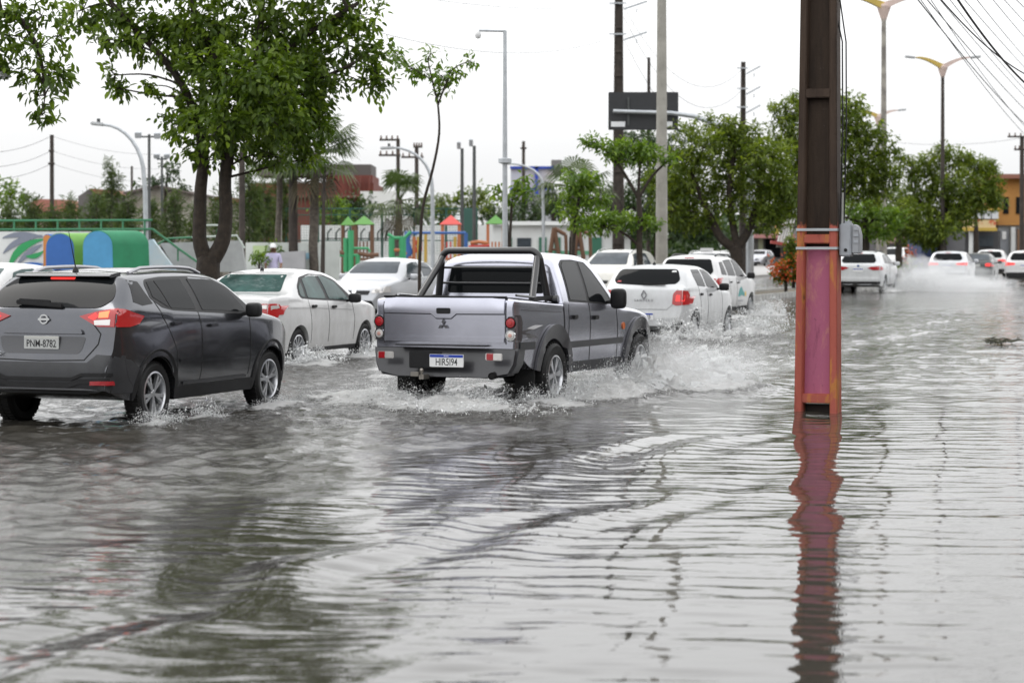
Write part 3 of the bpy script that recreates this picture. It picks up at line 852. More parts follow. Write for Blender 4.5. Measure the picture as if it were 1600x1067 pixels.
    for z in (1.60, 1.42): MB().tube([(1.46 - c.off, -.62, z), (1.46 - c.off, .62, z)], .014, 8).build('cross_tube', BL, rb, smooth=True)
    c.handles([(1.90, 1.02), (2.60, .995)], BLACKP, (.13, .04, .05))
    c.mirrors(3.12, 1.18, BLACKP, (.12, .2, .25))
    c.wheels('alloy6', rim=.225, width=.26, track=.90)
    return c

# ---- white saloon
def saloon_spec():
    return dict(L=4.29, hw=.85, wr=.30, archR=.355, axles=(.94, 3.45), tumble=.40, crown=.05, zs=(.22, 1.02), rc=.11,
        top=[(0, .55), (.03, .66), (.05, .9), (.08, 1.04), (.14, 1.11), (.25, 1.135), (.56, 1.15), (1.18, 1.445), (1.5, 1.50), (2.0, 1.515), (2.4, 1.48), (2.62, 1.43), (3.38, 1.03), (3.5, 1.0), (4.0, .89), (4.2, .74), (4.29, .5)],
        belt=[(0, .95), (.1, 1.05), (.5, 1.08), (1.5, 1.0), (3.3, .93), (4.1, .78), (4.29, .48)],
        bot=[(0, .34), (.2, .27), (.6, .24), (3.8, .22), (4.29, .3)],
        plan=[(0, .80), (.05, .87), (.15, .93), (.4, .98), (.9, 1.0), (3.2, 1.0), (3.8, .95), (4.1, .85), (4.29, .62)])
def saloon():
    sp = saloon_spec()
    pos, hd = car_at(467, 33.4, -.06, spec=sp)
    c = Car('saloon_car', 'white saloon with green tinted windows ahead of the graphite crossover', 'car', sp, pos, hd, WHITE1)
    c.patch('rear_window', [(-.62, 1.165), (.62, 1.165), (.52, 1.42), (-.52, 1.42)], 'rear', GLASS_GREEN, off=.005, r=.04)
    for sg in (1, -1):
        fr = c.patch('window_surround', [(.98, 1.12), (1.05, 1.06), (1.4, 1.035), (2.5, .985), (3.0, .965), (2.86, 1.10), (2.52, 1.33), (2.2, 1.41), (1.7, 1.43), (1.30, 1.38), (1.06, 1.25)], 'side', BLACKP, sg=sg, off=.003, r=.06)
        c.patch('quarter_window', [(1.04, 1.125), (1.08, 1.085), (1.20, 1.075), (1.24, 1.31), (1.10, 1.23)], 'side', GLASS_GREEN, sg=sg, off=.007, parent=fr, r=.02)
        c.patch('rear_door_window', [(1.29, 1.065), (1.95, 1.035), (1.88, 1.395), (1.62, 1.395), (1.35, 1.35)], 'side', GLASS_GREEN, sg=sg, off=.007, parent=fr, r=.03)
        c.patch('front_door_window', [(2.06, 1.03), (2.80, 1.0), (2.48, 1.30), (2.2, 1.375), (2.0, 1.395)], 'side', GLASS_GREEN, sg=sg, off=.007, parent=fr, r=.03)
        q = [(-.44, .83), (-.44, .99), (-.83, 1.0), (-.83, .83), (-.6, .79)]
        tl = c.patch('tail_lamp', q if sg < 0 else mir(q), 'rear', RED_DIM, off=.012, depth=.03, step=.04)
        c.patch('tail_lamp_side', [(.04, .79), (.04, 1.0), (.30, .985), (.34, .94), (.24, .79)], 'side', RED_DIM, sg=sg, off=.012, parent=tl)
        q = [(-.50, .925), (-.50, .975), (-.80, .98), (-.80, .92)]
        c.patch('clear_lens', q if sg < 0 else mir(q), 'rear', CLEAR, off=.016, parent=tl)
        c.patch('clear_lens', [(.05, .91), (.05, .975), (.27, .965), (.29, .93)], 'side', CLEAR, sg=sg, off=.016, parent=tl)
        c.strip('door_gap', [(1.98, 1.0), (2.02, .7), (2.0, .36)], .008, 'side', GAP, sg=sg)
        c.strip('rear_door_gap', [(1.28, 1.03), (1.34, .8), (1.36, .6), (1.36, .36)], .007, 'side', GAP, sg=sg)
        c.strip('front_door_gap', [(2.90, .95), (2.98, .7), (2.96, .36)], .007, 'side', GAP, sg=sg)
        c.strip('body_crease', [(.55, .92), (1.5, .90), (2.9, .84)], .010, 'side', M('white_crease_shade', (.3, .3, .3), .5), sg=sg, off=.003)  # grey body_crease strip paints the crease's shade on the white side
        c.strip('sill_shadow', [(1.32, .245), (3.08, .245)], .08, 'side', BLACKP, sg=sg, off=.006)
    c.patch('bumper_insert', [(-.78, .30), (.78, .30), (.74, .44), (-.74, .44)], 'rear', BLACKP, off=.006)
    c.plate('', 0, .62, txt=False)
    c.antenna(1.35, 0, .2, -.05)
    c.handles([(1.45, .93), (2.18, .905)], BLACKP, (.16, .03, .04))
    c.mirrors(2.72, 1.0, BLACKP, (.13, .2, .15))
    c.wheels('cover', rim=.20, width=.19)
    return c

# ---- white hatchback
def hatch():
    sp = dict(L=4.02, hw=.865, wr=.31, archR=.37, axles=(.66, 3.25), tumble=.36, crown=.05, zs=(.22, 1.02), rc=.12,
        top=[(0, .52), (.03, .68), (.05, .9), (.08, 1.05), (.13, 1.11), (.44, 1.46), (.52, 1.50), (1.2, 1.535), (1.8, 1.525), (2.2, 1.47), (2.98, 1.06), (3.1, 1.03), (3.7, .93), (3.92, .77), (4.02, .5)],
        belt=[(0, .95), (.15, 1.07), (.6, 1.06), (3.0, .96), (3.7, .85), (4.02, .48)],
        bot=[(0, .36), (.2, .28), (.5, .24), (3.6, .22), (4.02, .3)],
        plan=[(0, .82), (.05, .885), (.15, .945), (.35, .985), (.7, 1.0), (3.0, 1.0), (3.6, .95), (3.85, .84), (4.02, .6)])
    pos, hd = car_at(1086, 42.0, -.08, spec=sp)
    c = Car('hatchback_car', 'white hatchback with dark rear window ahead of the pickup, lit red tail lamp', 'car', sp, pos, hd, WHITE2)
    c.patch('rear_window', [(-.60, 1.16), (0, 1.13), (.60, 1.16), (.66, 1.24), (.57, 1.44), (-.57, 1.44), (-.66, 1.24)], 'rear', GLASS, off=.006, r=.08)
    w0, _ = c.hit((0, 1.15), 'rear', 1)
    b = MB(); b.bar((w0.x - .02, .05, 1.165), (w0.x - .03, -.40, 1.155), .03, .03); b.build('rear_wiper', BLACKP, c.root)
    for sg in (1, -1):
        c.patch('rear_door_window', [(.86, 1.30), (.98, 1.11), (1.52, 1.085), (1.48, 1.43), (.92, 1.43)], 'side', GLASS, sg=sg, off=.005, r=.04)
        c.patch('front_door_window', [(1.62, 1.08), (2.52, 1.04), (2.1, 1.36), (1.86, 1.42), (1.60, 1.43)], 'side', GLASS, sg=sg, off=.005, r=.04)
        q = [(-.56, .78), (-.58, .98), (-.64, 1.04), (-.86, 1.03), (-.86, .77), (-.64, .75)]
        tl = c.patch('tail_lamp', q if sg < 0 else mir(q), 'rear', RED_DIM, off=.012, depth=.03, r=.03, step=.04)
        c.patch('tail_lamp_side', [(.03, .77), (.03, 1.04), (.22, 1.03), (.30, .96), (.2, .78)], 'side', RED_DIM, sg=sg, off=.012, parent=tl, r=.03)
        q = [(-.63, .83), (-.64, .95), (-.79, .95), (-.79, .83)]
        c.patch('lamp_inner', q if sg < 0 else mir(q), 'rear', RED_ON, off=.015, parent=tl, r=.02)
        c.strip('door_gap', [(1.56, 1.05), (1.60, .7), (1.58, .34)], .010, 'side', GAP, sg=sg)
        c.strip('rear_door_gap', [(.88, 1.26), (.98, 1.05), (1.04, .75), (1.08, .36)], .008, 'side', GAP, sg=sg)
        c.strip('front_door_gap', [(2.66, 1.0), (2.7, .7), (2.68, .34)], .008, 'side', GAP, sg=sg)
        q = [(-.58, .375), (-.58, .425), (-.76, .44), (-.76, .39)]
        c.patch('fog_recess', q if sg < 0 else mir(q), 'rear', GAP, off=.006)
        c.patch('window_sticker', [(.50, 1.19), (.60, 1.19), (.56, 1.22), (.51, 1.215)] if sg > 0 else [(-.56, 1.38), (-.46, 1.38), (-.47, 1.41), (-.54, 1.41)], 'rear', WHITE1 if sg < 0 else RED_OFF, off=.009)
    c.strip('tailgate_gap', [(-.66, 1.06), (-.56, .76), (-.46, .675), (.46, .675), (.56, .76), (.66, 1.06)], .010, 'rear', M('gap_grey', (.18, .18, .18), .6), off=.003)
    c.plate('QHJ 1J63', 0, .54, txt=False)
    pl = [o for o in c.root.children if o.name.startswith('licence_plate')][0]
    l, _ = c.hit((-.12, .54), 'rear', 1)
    text_mesh('plate_letters', 'J63', .10, PLATE_K, pl, Matrix.Translation((l.x - .022, -.10, .525)) @ Matrix((Vector((0, -1, 0)), Vector((0, 0, 1)), Vector((-1, 0, 0)))).transposed().to_4x4(), .002, sx=.8)
    # diamond badge and name
    l, _ = c.hit((0, .93), 'rear', 1)
    b = MB()
    for a, bb in (((0, .085), (.05, 0)), ((.05, 0), (0, -.085)), ((0, -.085), (-.05, 0)), ((-.05, 0), (0, .085))):
        b.bar((l.x - .012, a[0], .95 + a[1]), (l.x - .012, bb[0], .95 + bb[1]), .014, .026)
    b.build('badge', M('badge_metal2', (.42, .42, .44), .2, .9), c.root)
    l, _ = c.hit((0, .86), 'rear', 1)
    text_mesh('model_letters', 'S A N D E R O', .06, M('badge_metal2', (.42, .42, .44), .2, .9), c.root, Matrix.Translation((l.x - .008, 0, .845)) @ Matrix((Vector((0, -1, 0)), Vector((0, 0, 1)), Vector((-1, 0, 0)))).transposed().to_4x4(), .003)
    c.antenna(.75, 0, .12, -.04)
    c.handles([(1.10, .945), (1.76, .925)], BLACKP, (.14, .03, .045))
    c.mirrors(2.38, 1.04, BLACKP, (.13, .2, .15))
    c.wheels('cover', rim=.20, width=.19)
    return c

def estate_spec(L=4.36, H=1.68, hw=.87, wr=.32, rear=.74, wb=2.62, slope=.30, belt=1.06):
    k = H
    return dict(L=L, hw=hw, wr=wr, archR=wr + .06, axles=(rear, rear + wb), tumble=.33, crown=.05, zs=(.25, belt), rc=.11,
        top=[(0, .6), (.03, .72), (.05, .95), (.09, belt + .03), (.14, belt + .09), (.14 + slope, k - .09), (.22 + slope, k - .045), (1.1, k), (1.9, k - .012), (2.35, k - .07), (L - 1.05, belt + .06), (L - .9, belt + .02), (L - .3, belt - .1), (L - .1, .78), (L, .55)],
        belt=[(0, .98), (.15, belt + .02), (.6, belt + .02), (L - 1.2, belt - .02), (L - .35, belt - .14), (L, .52)],
        bot=[(0, .40), (.2, .31), (.6, .27), (L - .5, .25), (L, .34)],
        plan=[(0, .84), (.05, .90), (.15, .95), (.4, .99), (.8, 1.0), (L - 1.0, 1.0), (L - .45, .95), (L - .15, .84), (L, .64)])

def estate(name, label, sp, pos, hd, paint, win, lamp, lamp_mat=None, glass=None, rails=False, bumper=None, plate=True, third=True, kind='alloy5', group=None, gold=False):
    """A tall five-door seen from behind: rear glass, side glass, lamps, bumper, plate, mirrors, wheels."""
    glass = glass or GLASS; lamp_mat = lamp_mat or RED_DIM
    c = Car(name, label, 'car', sp, pos, hd, paint, group)
    L, H = sp['L'], max(k[1] for k in sp['top']); bl = c.f_belt(.8)
    zt = H - .12
    c.patch('rear_window', [(-.60, bl + .09), (.60, bl + .09), (.68, bl + .17), (.56, zt), (-.56, zt), (-.68, bl + .17)], 'rear', glass, off=.006, r=.06)
    fx = L - 1.35
    for sg in (1, -1):
        for nm, p in win:
            c.patch(nm, p, 'side', glass, sg=sg, off=.005, r=.03)
        q = lamp[0]
        tl = c.patch('tail_lamp', q if sg < 0 else mir(q), 'rear', lamp_mat, off=.012, depth=.03, step=.05)
        c.patch('tail_lamp_side', lamp[1], 'side', lamp_mat, sg=sg, off=.012, parent=tl)
        c.strip('door_gap', [(L * .42, bl), (L * .43, .4)], .010, 'side', GAP, sg=sg)
        c.strip('rear_door_gap', [(L * .25, bl), (L * .275, .75), (L * .285, .4)], .008, 'side', GAP, sg=sg)
        c.strip('sill_cladding', [(sp['axles'][0] + .4, .31), (sp['axles'][1] - .4, .31)], .1, 'side', BLACKP, off=.01, sg=sg)
    if bumper: c.patch('lower_bumper', bumper[0], 'rear', bumper[1], off=.012, depth=.03)
    if plate: c.plate('', 0, bumper[2] if bumper and len(bumper) > 2 else .85, txt=False)
    if third: c.patch('third_brake_light', [(-.12, zt + .025), (.12, zt + .025), (.12, zt + .04), (-.12, zt + .04)], 'rear', RED_DIM, off=.01)
    if rails: c.rails(.75, 2.5, .57, CHROME if rails == 1 else BLACKP)
    c.handles([(L * .285, bl - .1), (L * .45, bl - .12)], BLACKP if kind != 'alloy5' else paint)
    c.mirrors(L - 1.5, bl + .02, BLACKP if kind != 'alloy5' else paint)
    c.wheels(kind, rim=sp['wr'] - .1, width=.2)
    return c

def front_car(name, label, sp, pos, hd, paint, glass, lit=False, rails=False, white_mirror=True, roof_sign=False):
    """A car coming towards the camera: windscreen, bonnet, lamps, grille."""
    c = Car(name, label, 'car', sp, pos, hd, paint)
    L, H = sp['L'], max(k[1] for k in sp['top']); bl = c.f_belt(2.0)
    zc = c.f_top(L - 1.0)
    c.patch('windscreen', [(-.66, zc + .07), (.66, zc + .07), (.54, H - .10), (-.54, H - .10)], 'front', glass, off=.006, r=.05)
    for sg in (1, -1):
        c.patch('front_door_window', [(1.85, bl + .06), (L - 1.42, bl + .04), (2.5, H - .17), (2.2, H - .12), (1.82, H - .11)], 'side', glass, sg=sg, off=.005, r=.03)
        c.patch('rear_door_window', [(1.0, bl + .08), (1.74, bl + .06), (1.72, H - .11), (1.2, H - .13)], 'side', glass, sg=sg, off=.005, r=.03)
        q = [(-.46, .66), (-.48, .74), (-.80, .83), (-.80, .68)]
        hl = c.patch('headlamp', q if sg < 0 else mir(q), 'front', CLEAR, off=.012, depth=.03)
        l, n_ = c.hit((sg * .60, .725), 'front', 1)
        b = MB(); b.lathe([(.06, 0), (.055, .02), (0, .025)], Matrix.Translation(l + Vector((.012, 0, 0))) @ Matrix.Rotation(math.pi / 2, 4, 'Y'), 16)
        b.build('headlamp_bulb', HEAD_ON if lit else CLEAR, hl, smooth=True)
        c.strip('door_gap', [(1.78, bl), (1.80, .36)], .008, 'side', GAP, sg=sg)
    c.patch('grille', [(-.38, .62), (.38, .62), (.42, .72), (-.42, .72)], 'front', BLACKP, off=.008, r=.02)
    c.patch('lower_grille', [(-.55, .34), (.55, .34), (.5, .48), (-.5, .48)], 'front', BLACKP, off=.008, r=.03)
    c.patch('badge', disc(0, .70, .06), 'front', CHROME, off=.016)
    c.plate('', 0, .53, axis='front', txt=False)
    c.handles([(1.3, bl - .1), (2.0, bl - .12)], paint)
    c.mirrors(L - 1.55, bl + .03, paint if white_mirror else BLACKP)
    if rails: c.rails(.75, 2.5, .57, CHROME)
    if roof_sign:
        l, _ = c.hit((2.0, 0), 'top', 1)
        b = MB(); b.box(l + Vector((0, 0, .07)), (.16, .5, .12)); b.build('roof_sign', WHITE1, c.root, bevel=.02)
    c.wheels('alloy5', rim=sp['wr'] - .1, width=.19)
    return c

kicks_car = kicks()
truck = pickup()
saloon_car = saloon()
hatch_car = hatch()

# taxi people-carrier
sp = estate_spec(4.36, 1.68, .875, .32, .74, 2.62, .30, 1.06)
pos, hd = car_at(1173, 56.7, -.08, spec=sp, which='front')
taxi = estate('taxi_people_carrier', 'white people carrier taxi with teal wave logo on its doors', sp, pos, hd, WHITE1,
    [('quarter_window', [(.50, 1.18), (.98, 1.16), (.92, 1.50), (.62, 1.48)]), ('rear_door_window', [(1.10, 1.15), (1.82, 1.13), (1.80, 1.55), (1.06, 1.53)]), ('front_door_window', [(1.92, 1.12), (2.82, 1.10), (2.48, 1.45), (2.2, 1.54), (1.90, 1.55)])],
    ([(-.62, .86), (-.60, 1.05), (-.84, 1.10), (-.86, .84)], [(.03, .84), (.03, 1.10), (.30, 1.08), (.22, .86)]), RED_DIM, kind='cover')
TEAL = M('teal_print', (.02, .28, .27), .4)
for sg in (1, -1):
    lg = taxi.patch('door_logo', [(1.95, .62), (2.1, .80), (2.3, .86), (2.42, .76), (2.62, .68), (2.6, .60), (2.3, .64), (2.1, .60)] if sg < 0 else [(1.95, .62), (2.1, .80), (2.3, .86), (2.42, .76), (2.62, .68), (2.6, .60), (2.3, .64), (2.1, .60)], 'side', TEAL, sg=sg, off=.004)
    taxi.patch('logo_sun', disc(2.72, .66, .07), 'side', M('yellow_print', (.7, .45, .08), .4), sg=sg, off=.004, parent=lg)
    taxi.strip('logo_line', [(1.98, .50), (2.5, .49)], .04, 'side', M('grey_print', (.3, .31, .33), .5), sg=sg, off=.004, parent=lg)
    l, _ = taxi.hit((2.1, .99), 'side', sg)
    text_mesh('taxi_letters', 'TAXI', .10, M('grey_print', (.3, .31, .33), .5), taxi.root, Matrix.Translation((l.x, l.y + sg * .012, .985)) @ Matrix((Vector((-sg, 0, 0)), Vector((0, 0, 1)), Vector((0, sg, 0)))).transposed().to_4x4(), .001)
taxi.rails(.8, 2.4, .56, BLACKP)

def winset(L, bl, H):
    return [('rear_door_window', [(.95, bl + .10), (1.75, bl + .07), (1.75, H - .13), (1.02, H - .15)]), ('front_door_window', [(1.86, bl + .06), (L - 1.5, bl + .04), (2.5, H - .20), (2.2, H - .14), (1.86, H - .13)])]
# white SUV throwing spray behind the painted pole
sp = estate_spec(4.7, 1.68, .945, .36, .90, 2.86, .36, 1.10)
pos, hd = car_at(1383, 85, -.06, spec=sp, heading=math.pi / 2 - math.radians(18.5))
suv1 = estate('sport_utility_car', 'white SUV half hidden behind the painted pole with dark red tail lamps', sp, pos, hd, WHITE2, winset(4.7, 1.10, 1.68),
    ([(-.36, 1.01), (-.50, 1.07), (-.92, 1.10), (-.92, .94), (-.60, .93)], [(.05, .94), (.05, 1.10), (.34, 1.05), (.2, .95)]), RED_OFF, bumper=([(-.84, .40), (.84, .40), (.86, .50), (-.86, .50)], BLACKP, .93), rails=2)
l, _ = suv1.hit((0, 1.10), 'rear', 1)
b = MB(); b.lathe([(.05, 0), (.05, .012), (0, .014)], Matrix.Translation(l) @ Matrix.Rotation(-math.pi / 2, 4, 'Y'), 20); b.build('badge', M('badge_blue', (.05, .1, .25), .3), suv1.root)
suv1.patch('skid_plate', [(-.6, .36), (.6, .36), (.66, .40), (-.66, .40)], 'rear', ALLOY, off=.02)
# silver SUV in the spray
sp = estate_spec(4.4, 1.65, .91, .36, .82, 2.64, .28, 1.10)
pos, hd = car_at(1513, 101, -.06, spec=sp, heading=math.pi / 2 - math.radians(18))
suv2 = estate('sport_utility_car', 'pale silver SUV in the cloud of spray, both tail lamps lit', sp, pos, hd, M('paint_pale_silver', (.55, .56, .59), .3, .3, coat=.6), winset(4.4, 1.10, 1.65),
    ([(-.42, 1.00), (-.42, 1.08), (-.88, 1.12), (-.88, .98)], [(.04, .98), (.04, 1.12), (.28, 1.08), (.2, .99)]), RED_ON, bumper=([(-.82, .40), (.82, .40), (.84, .62), (-.84, .62)], BLACKP, .93))
# dark grey saloon ahead of it
sp = saloon_spec()
pos, hd = car_at(1553, 112, -.05, spec=sp, heading=math.pi / 2 - math.radians(17.5))
c = Car('saloon_car', 'dark grey saloon beyond the pale silver SUV', 'car', sp, pos, hd, DGREY)
c.patch('rear_window', [(-.62, 1.165), (.62, 1.165), (.52, 1.42), (-.52, 1.42)], 'rear', GLASS_GREY, off=.005, r=.04)
for sg in (1, -1):
    c.patch('rear_door_window', [(1.1, 1.08), (1.95, 1.035), (1.88, 1.395), (1.35, 1.35)], 'side', GLASS, sg=sg, off=.005)
    c.patch('front_door_window', [(2.03, 1.03), (2.80, 1.0), (2.48, 1.30), (2.2, 1.375), (2.0, 1.395)], 'side', GLASS, sg=sg, off=.005)
    q = [(-.46, .83), (-.46, .97), (-.83, 1.0), (-.83, .83)]
    c.patch('tail_lamp', q if sg < 0 else mir(q), 'rear', RED_ON, off=.012)
c.plate('', 0, .88, style='old', txt=False)
c.mirrors(2.72, 1.0, DGREY, (.13, .2, .15)); c.wheels('cover', rim=.2, width=.19)
# two more white SUVs
sp = estate_spec(4.3, 1.66, .89, .34, .80, 2.6, .28, 1.08)
pos, hd = car_at(1572, 124, -.04, spec=sp, heading=math.pi / 2 - math.radians(17))
suv3 = estate('sport_utility_car', 'small white SUV furthest along the road by the orange shops', sp, pos, hd, WHITE1, winset(4.3, 1.08, 1.66),
    ([(-.45, 1.0), (-.45, 1.08), (-.86, 1.12), (-.86, .96)], [(.04, .96), (.04, 1.12), (.28, 1.08), (.2, .97)]), RED_ON, bumper=([(-.8, .4), (.8, .4), (.82, .56), (-.82, .56)], BLACKP, .9))
sp = estate_spec(4.4, 1.66, .91, .36, .82, 2.64, .28, 1.10)
pos, hd = car_at(1634, 100, -.05, spec=sp, heading=math.pi / 2 - math.radians(18))
suv4 = estate('sport_utility_car', 'white SUV cut off by the right edge of the picture', sp, pos, hd, WHITE1, winset(4.4, 1.10, 1.66),
    ([(-.45, 1.0), (-.45, 1.08), (-.88, 1.14), (-.88, .96)], [(.04, .96), (.04, 1.14), (.28, 1.08), (.2, .97)]), RED_ON, bumper=([(-.82, .4), (.82, .4), (.84, .66), (-.84, .66)], BLACKP, .93))

# oncoming cars beyond the median
def oncoming(px_, D): return Vector(((px_ - 800) / F * D, D, 0)), math.pi / 2 - TH + math.pi
sp = saloon_spec()
pos, hd = oncoming(606, 55); front_car('oncoming_car', 'silvery white car coming the other way between saloon and pickup', sp, pos, hd, M('paint_light_silver', (.40, .41, .43), .3, .4, coat=.6), GLASS_GREY)
sp = estate_spec(4.4, 1.70, .90, .35, .80, 2.64, .25, 1.10)
pos, hd = oncoming(962, 71); front_car('oncoming_car', 'cream white SUV with lit headlamps coming past the slender trees', sp, pos, hd, WHITE3, GLASS_GREY, lit=True, rails=True)
pos, hd = oncoming(1103, 84); front_car('oncoming_car', 'white car with a roof sign just showing above the taxi', estate_spec(4.2, 1.62, .87, .32, .75, 2.6, .3, 1.05), pos, hd, WHITE1, GLASS_GREY, roof_sign=True, rails=True)
pos, hd = oncoming(1398, 150); front_car('oncoming_car', 'white car with lit headlamps far off below the median trees', estate_spec(4.4, 1.75, .9, .35, .8, 2.64, .25, 1.1), pos, hd, WHITE1, GLASS, lit=True)
pos, hd = oncoming(-12, 38.5); front_car('oncoming_car', 'white car at the left edge beyond the graphite crossover', saloon_spec(), pos, hd, WHITE1, GLASS_GREEN)
sp = estate_spec(4.2, 1.5, .86, .31, .75, 2.5, .4, 1.0)
front_car('parked_car', 'small silver car parked in front of the grey house', sp, Vector(((1187 - 800) / F * 190, 190, .0)), -math.pi / 2 - .35, SILVER, GLASS)
# ------------------------------------------------------------------ ground, road bed, median, floodwater
def sstep(a, b, x):
    t = np.clip((x - a) / (b - a), 0, 1)
    return t * t * (3 - 2 * t)

ASPH = M('wet_asphalt', (.055, .055, .056), .35, var=.35, scale=1.5, bump=.3, bscale=40)
b = MB(); b.add([(-1500, -300, -.5), (1500, -300, -.5), (1500, 3000, -.5), (-1500, 3000, -.5)], [(0, 1, 2, 3)])
tag(b.build('ground', M('earth_green', (.09, .10, .05), .9, var=.4, scale=.05)), None, kind='structure')
def road_slab(name, v0, v1, u0, u1, z0, z1, mat):
    b = MB()
    b.prism([(v0, u0), (v1, u0), (v1, u1), (v0, u1)], lambda p: road(p[0], p[1], z0), lambda p: road(p[0], p[1], z1))
    return tag(b.build(name, mat), None, kind='structure')
road_slab('road', -34, -5.6, -60, 330, -.45, -.16, ASPH)
CONC = M('wet_concrete', (.27, .265, .25), .45, var=.35, scale=1.1, bump=.2, bscale=25)
PAVE = M('wet_pavement', (.22, .21, .20), .4, var=.35, scale=.9, bump=.2, bscale=20)
road_slab('pavement_near', -5.6, 6.0, -60, 330, -.45, -.05, PAVE)
road_slab('pavement_far', -60, -30.2, -60, 260, -.45, .10, PAVE)
# median: kerb stones round planted soil, from a little beyond the near frame edge to the far bend
md = road_slab('median', -19.3, -17.35, 12, 300, -.45, .10, M('median_soil', (.10, .085, .06), .9, var=.5, scale=2.5, bump=.6, bscale=12))
KERB = M('kerb_stone', (.33, .325, .31), .5, var=.4, scale=2.2, bump=.25, bscale=18)
kb = MB(); kb.box((0, 0, 0), (.17, .97, .40))
kme = None
for v in (-17.28, -19.37):
    for i in range(110):
        u = 30 + i * 1.0
        if kme is None:
            o = kb.build('kerb_stone', KERB, md, bevel=.02); kme = o.data
        else:
            o = link('kerb_stone', kme, md)
        o.location = road(v + random.uniform(-.008, .008), u, -.02 + random.uniform(-.006, .006)); o.rotation_euler = (0, 0, -TH + random.uniform(-.006, .006))
        if i > 95: pass

# ---- vehicles' wheels in world space, for the water round them
def wheel_pts(c):
    Mw = Matrix.Translation(c.root.location) @ c.root.rotation_euler.to_matrix().to_4x4()
    return [(Mw @ Vector((xc - c.off, sg * (c.sp['hw'] - .05), 0))) for xc in c.sp['axles'] for sg in (-1, 1)]   # right, left, rear then front

def uv_of(p): return p.x * RN.x + p.y * RN.y, p.x * RD.x + p.y * RD.y

def wave_sum(x, y, n, lam, dirs, slope, seed):
    r = np.random.default_rng(seed)
    h = np.zeros_like(x)
    for i in range(n):
        l = math.exp(r.uniform(math.log(lam[0]), math.log(lam[1])))
        a = r.normal(dirs[0], dirs[1]); k = 2 * math.pi / l
        h += slope * l / (2 * math.pi) * math.sqrt(2 / n) * np.cos(k * (x * math.cos(a) + y * math.sin(a)) + r.uniform(0, 6.28))
    return h

# one sheet: dense rows near the camera, wider spaced far away, and coarse margins all round
rows = [-60, -30, -12, -4, 0, 2.5, 4.5, 5.6]
d = 6.4
while d < 150:
    rows.append(d); d += max(.034, d * (.0026 if d < 34 else .0040))
rows += [160, 180, 210, 250, 300]
rows = np.array(rows)
tcore = np.linspace(-1, 1, 470)
Y = np.repeat(rows[:, None], 470 + 12, 1)
half = np.maximum(rows, 6) * .30 + 1.6
half = half[:, None]
core = half * tcore[None, :]
lo = -half - np.array([120, 60, 30, 14, 6, 2.])[None, :]
hi = half + np.array([2., 6, 14, 30, 60, 120])[None, :]
X = np.concatenate([lo, core, hi], 1)
Vv = X * RN.x + Y * RN.y; Uu = X * RD.x + Y * RD.y
# slow meander used to break up straight edges
wob = wave_sum(X, Y, 14, (1.6, 6), (0, 3), .10, 3)
wob2 = wave_sum(X, Y, 18, (.5, 2.2), (0, 3), .10, 4)
edge = Vv + 3.2 * wob + 1.2 * wob2
chop = sstep(-6.3, -7.8, edge)
chop = np.maximum(chop, .42 * sstep(21, 30, Y + 6 * wob))
near = sstep(75, 34, Y)
# calm side: ripples running out from the road
Hh = wave_sum(X + .5 * wob, Y + .9 * wob, 26, (.16, .50), (math.radians(-97), .20), .029, 11) * (1 - .5 * chop)
Hh += wave_sum(X + .6 * wob, Y + wob, 12, (.6, 1.7), (math.radians(-90), .20), .008, 12)
# the pickup's and crossover's wake: crests parallel to the road, rolling outwards
ph = Vv + .55 * wob * 4 + .25 * wob2 * 2
env = np.exp(-((Vv + 5.3) / 1.1) ** 2) * sstep(40, 24, Uu) * (.55 + .9 * np.clip(wob * 6 + .5, 0, 1.4))
Hh += .0075 * env * np.cos(2 * math.pi * ph / .72)
Hh += .003 * np.exp(-((Vv + 3.6) / 1.0) ** 2) * sstep(30, 16, Uu) * np.cos(2 * math.pi * (ph + .2 * Uu * .15) / .55)
Hh += .012 * np.exp(-((Vv + 6.7) / .25) ** 2) * (.4 + np.clip(wob * 5 + .5, 0, 1.5)) * sstep(34, 22, Uu)
# broad swells rolling off the wheel tracks
sw = np.exp(-((Vv + 5.2) / 1.3) ** 2) * sstep(23, 17, Uu) * (.5 + np.clip(wob * 5 + .4, 0, 1.3))
Hh += .013 * sw * np.cos(2 * math.pi * (Vv + .10 * (Uu - 12) + 1.6 * wob) / 1.05)
# churned road water
ch = wave_sum(X + wob, Y + wob, 40, (.22, .9), (0, 3), .10, 21)
ch += .5 * wave_sum(X + wob2, Y - wob, 26, (.16, .32), (0, 3), .17, 22)
Hh += ch * chop * near
Hh += wave_sum(X, Y, 14, (1.2, 3.5), (0, 3), .03, 23) * chop * near
foam = np.zeros_like(X)
ridge = np.abs(wave_sum(X + 1.5 * wob, Y + 2 * wob, 30, (.25, 1.3), (0, 3), .3, 31)) / .06
ridge2 = wave_sum(X, Y, 40, (.06, .32), (0, 3), .3, 32) / .012
spk = np.clip(.5 + .5 * ridge2, -.4, 2.0)
def mound(v, u, rv, ru, h, f=1.0, rough=.55):
    """a heap of broken water, rough on top"""
    global Hh, foam
    g = np.exp(-((Vv - v) / rv) ** 2 - ((Uu - u) / ru) ** 2)
    Hh += h * g * ((1 - rough) + rough * spk * g)
    foam = np.maximum(foam, np.clip(f * np.sqrt(g) * 1.5 - .25, 0, 1))
def trail(v, u0, u1, rv, f, h=.0):
    """foam streaming back from a wheel (u1 = wheel, u0 = tail end)"""
    global Hh, foam
    a = sstep(u0, u1, Uu) * sstep(u1 + .5, u1, Uu)
    g = np.exp(-((Vv - v + .5 * wob * 2) / rv) ** 2) * a
    foam = np.maximum(foam, np.clip(f * g, 0, 1)); Hh += h * g * (.4 + .6 * spk)
tw = [uv_of(p) for p in wheel_pts(truck)]
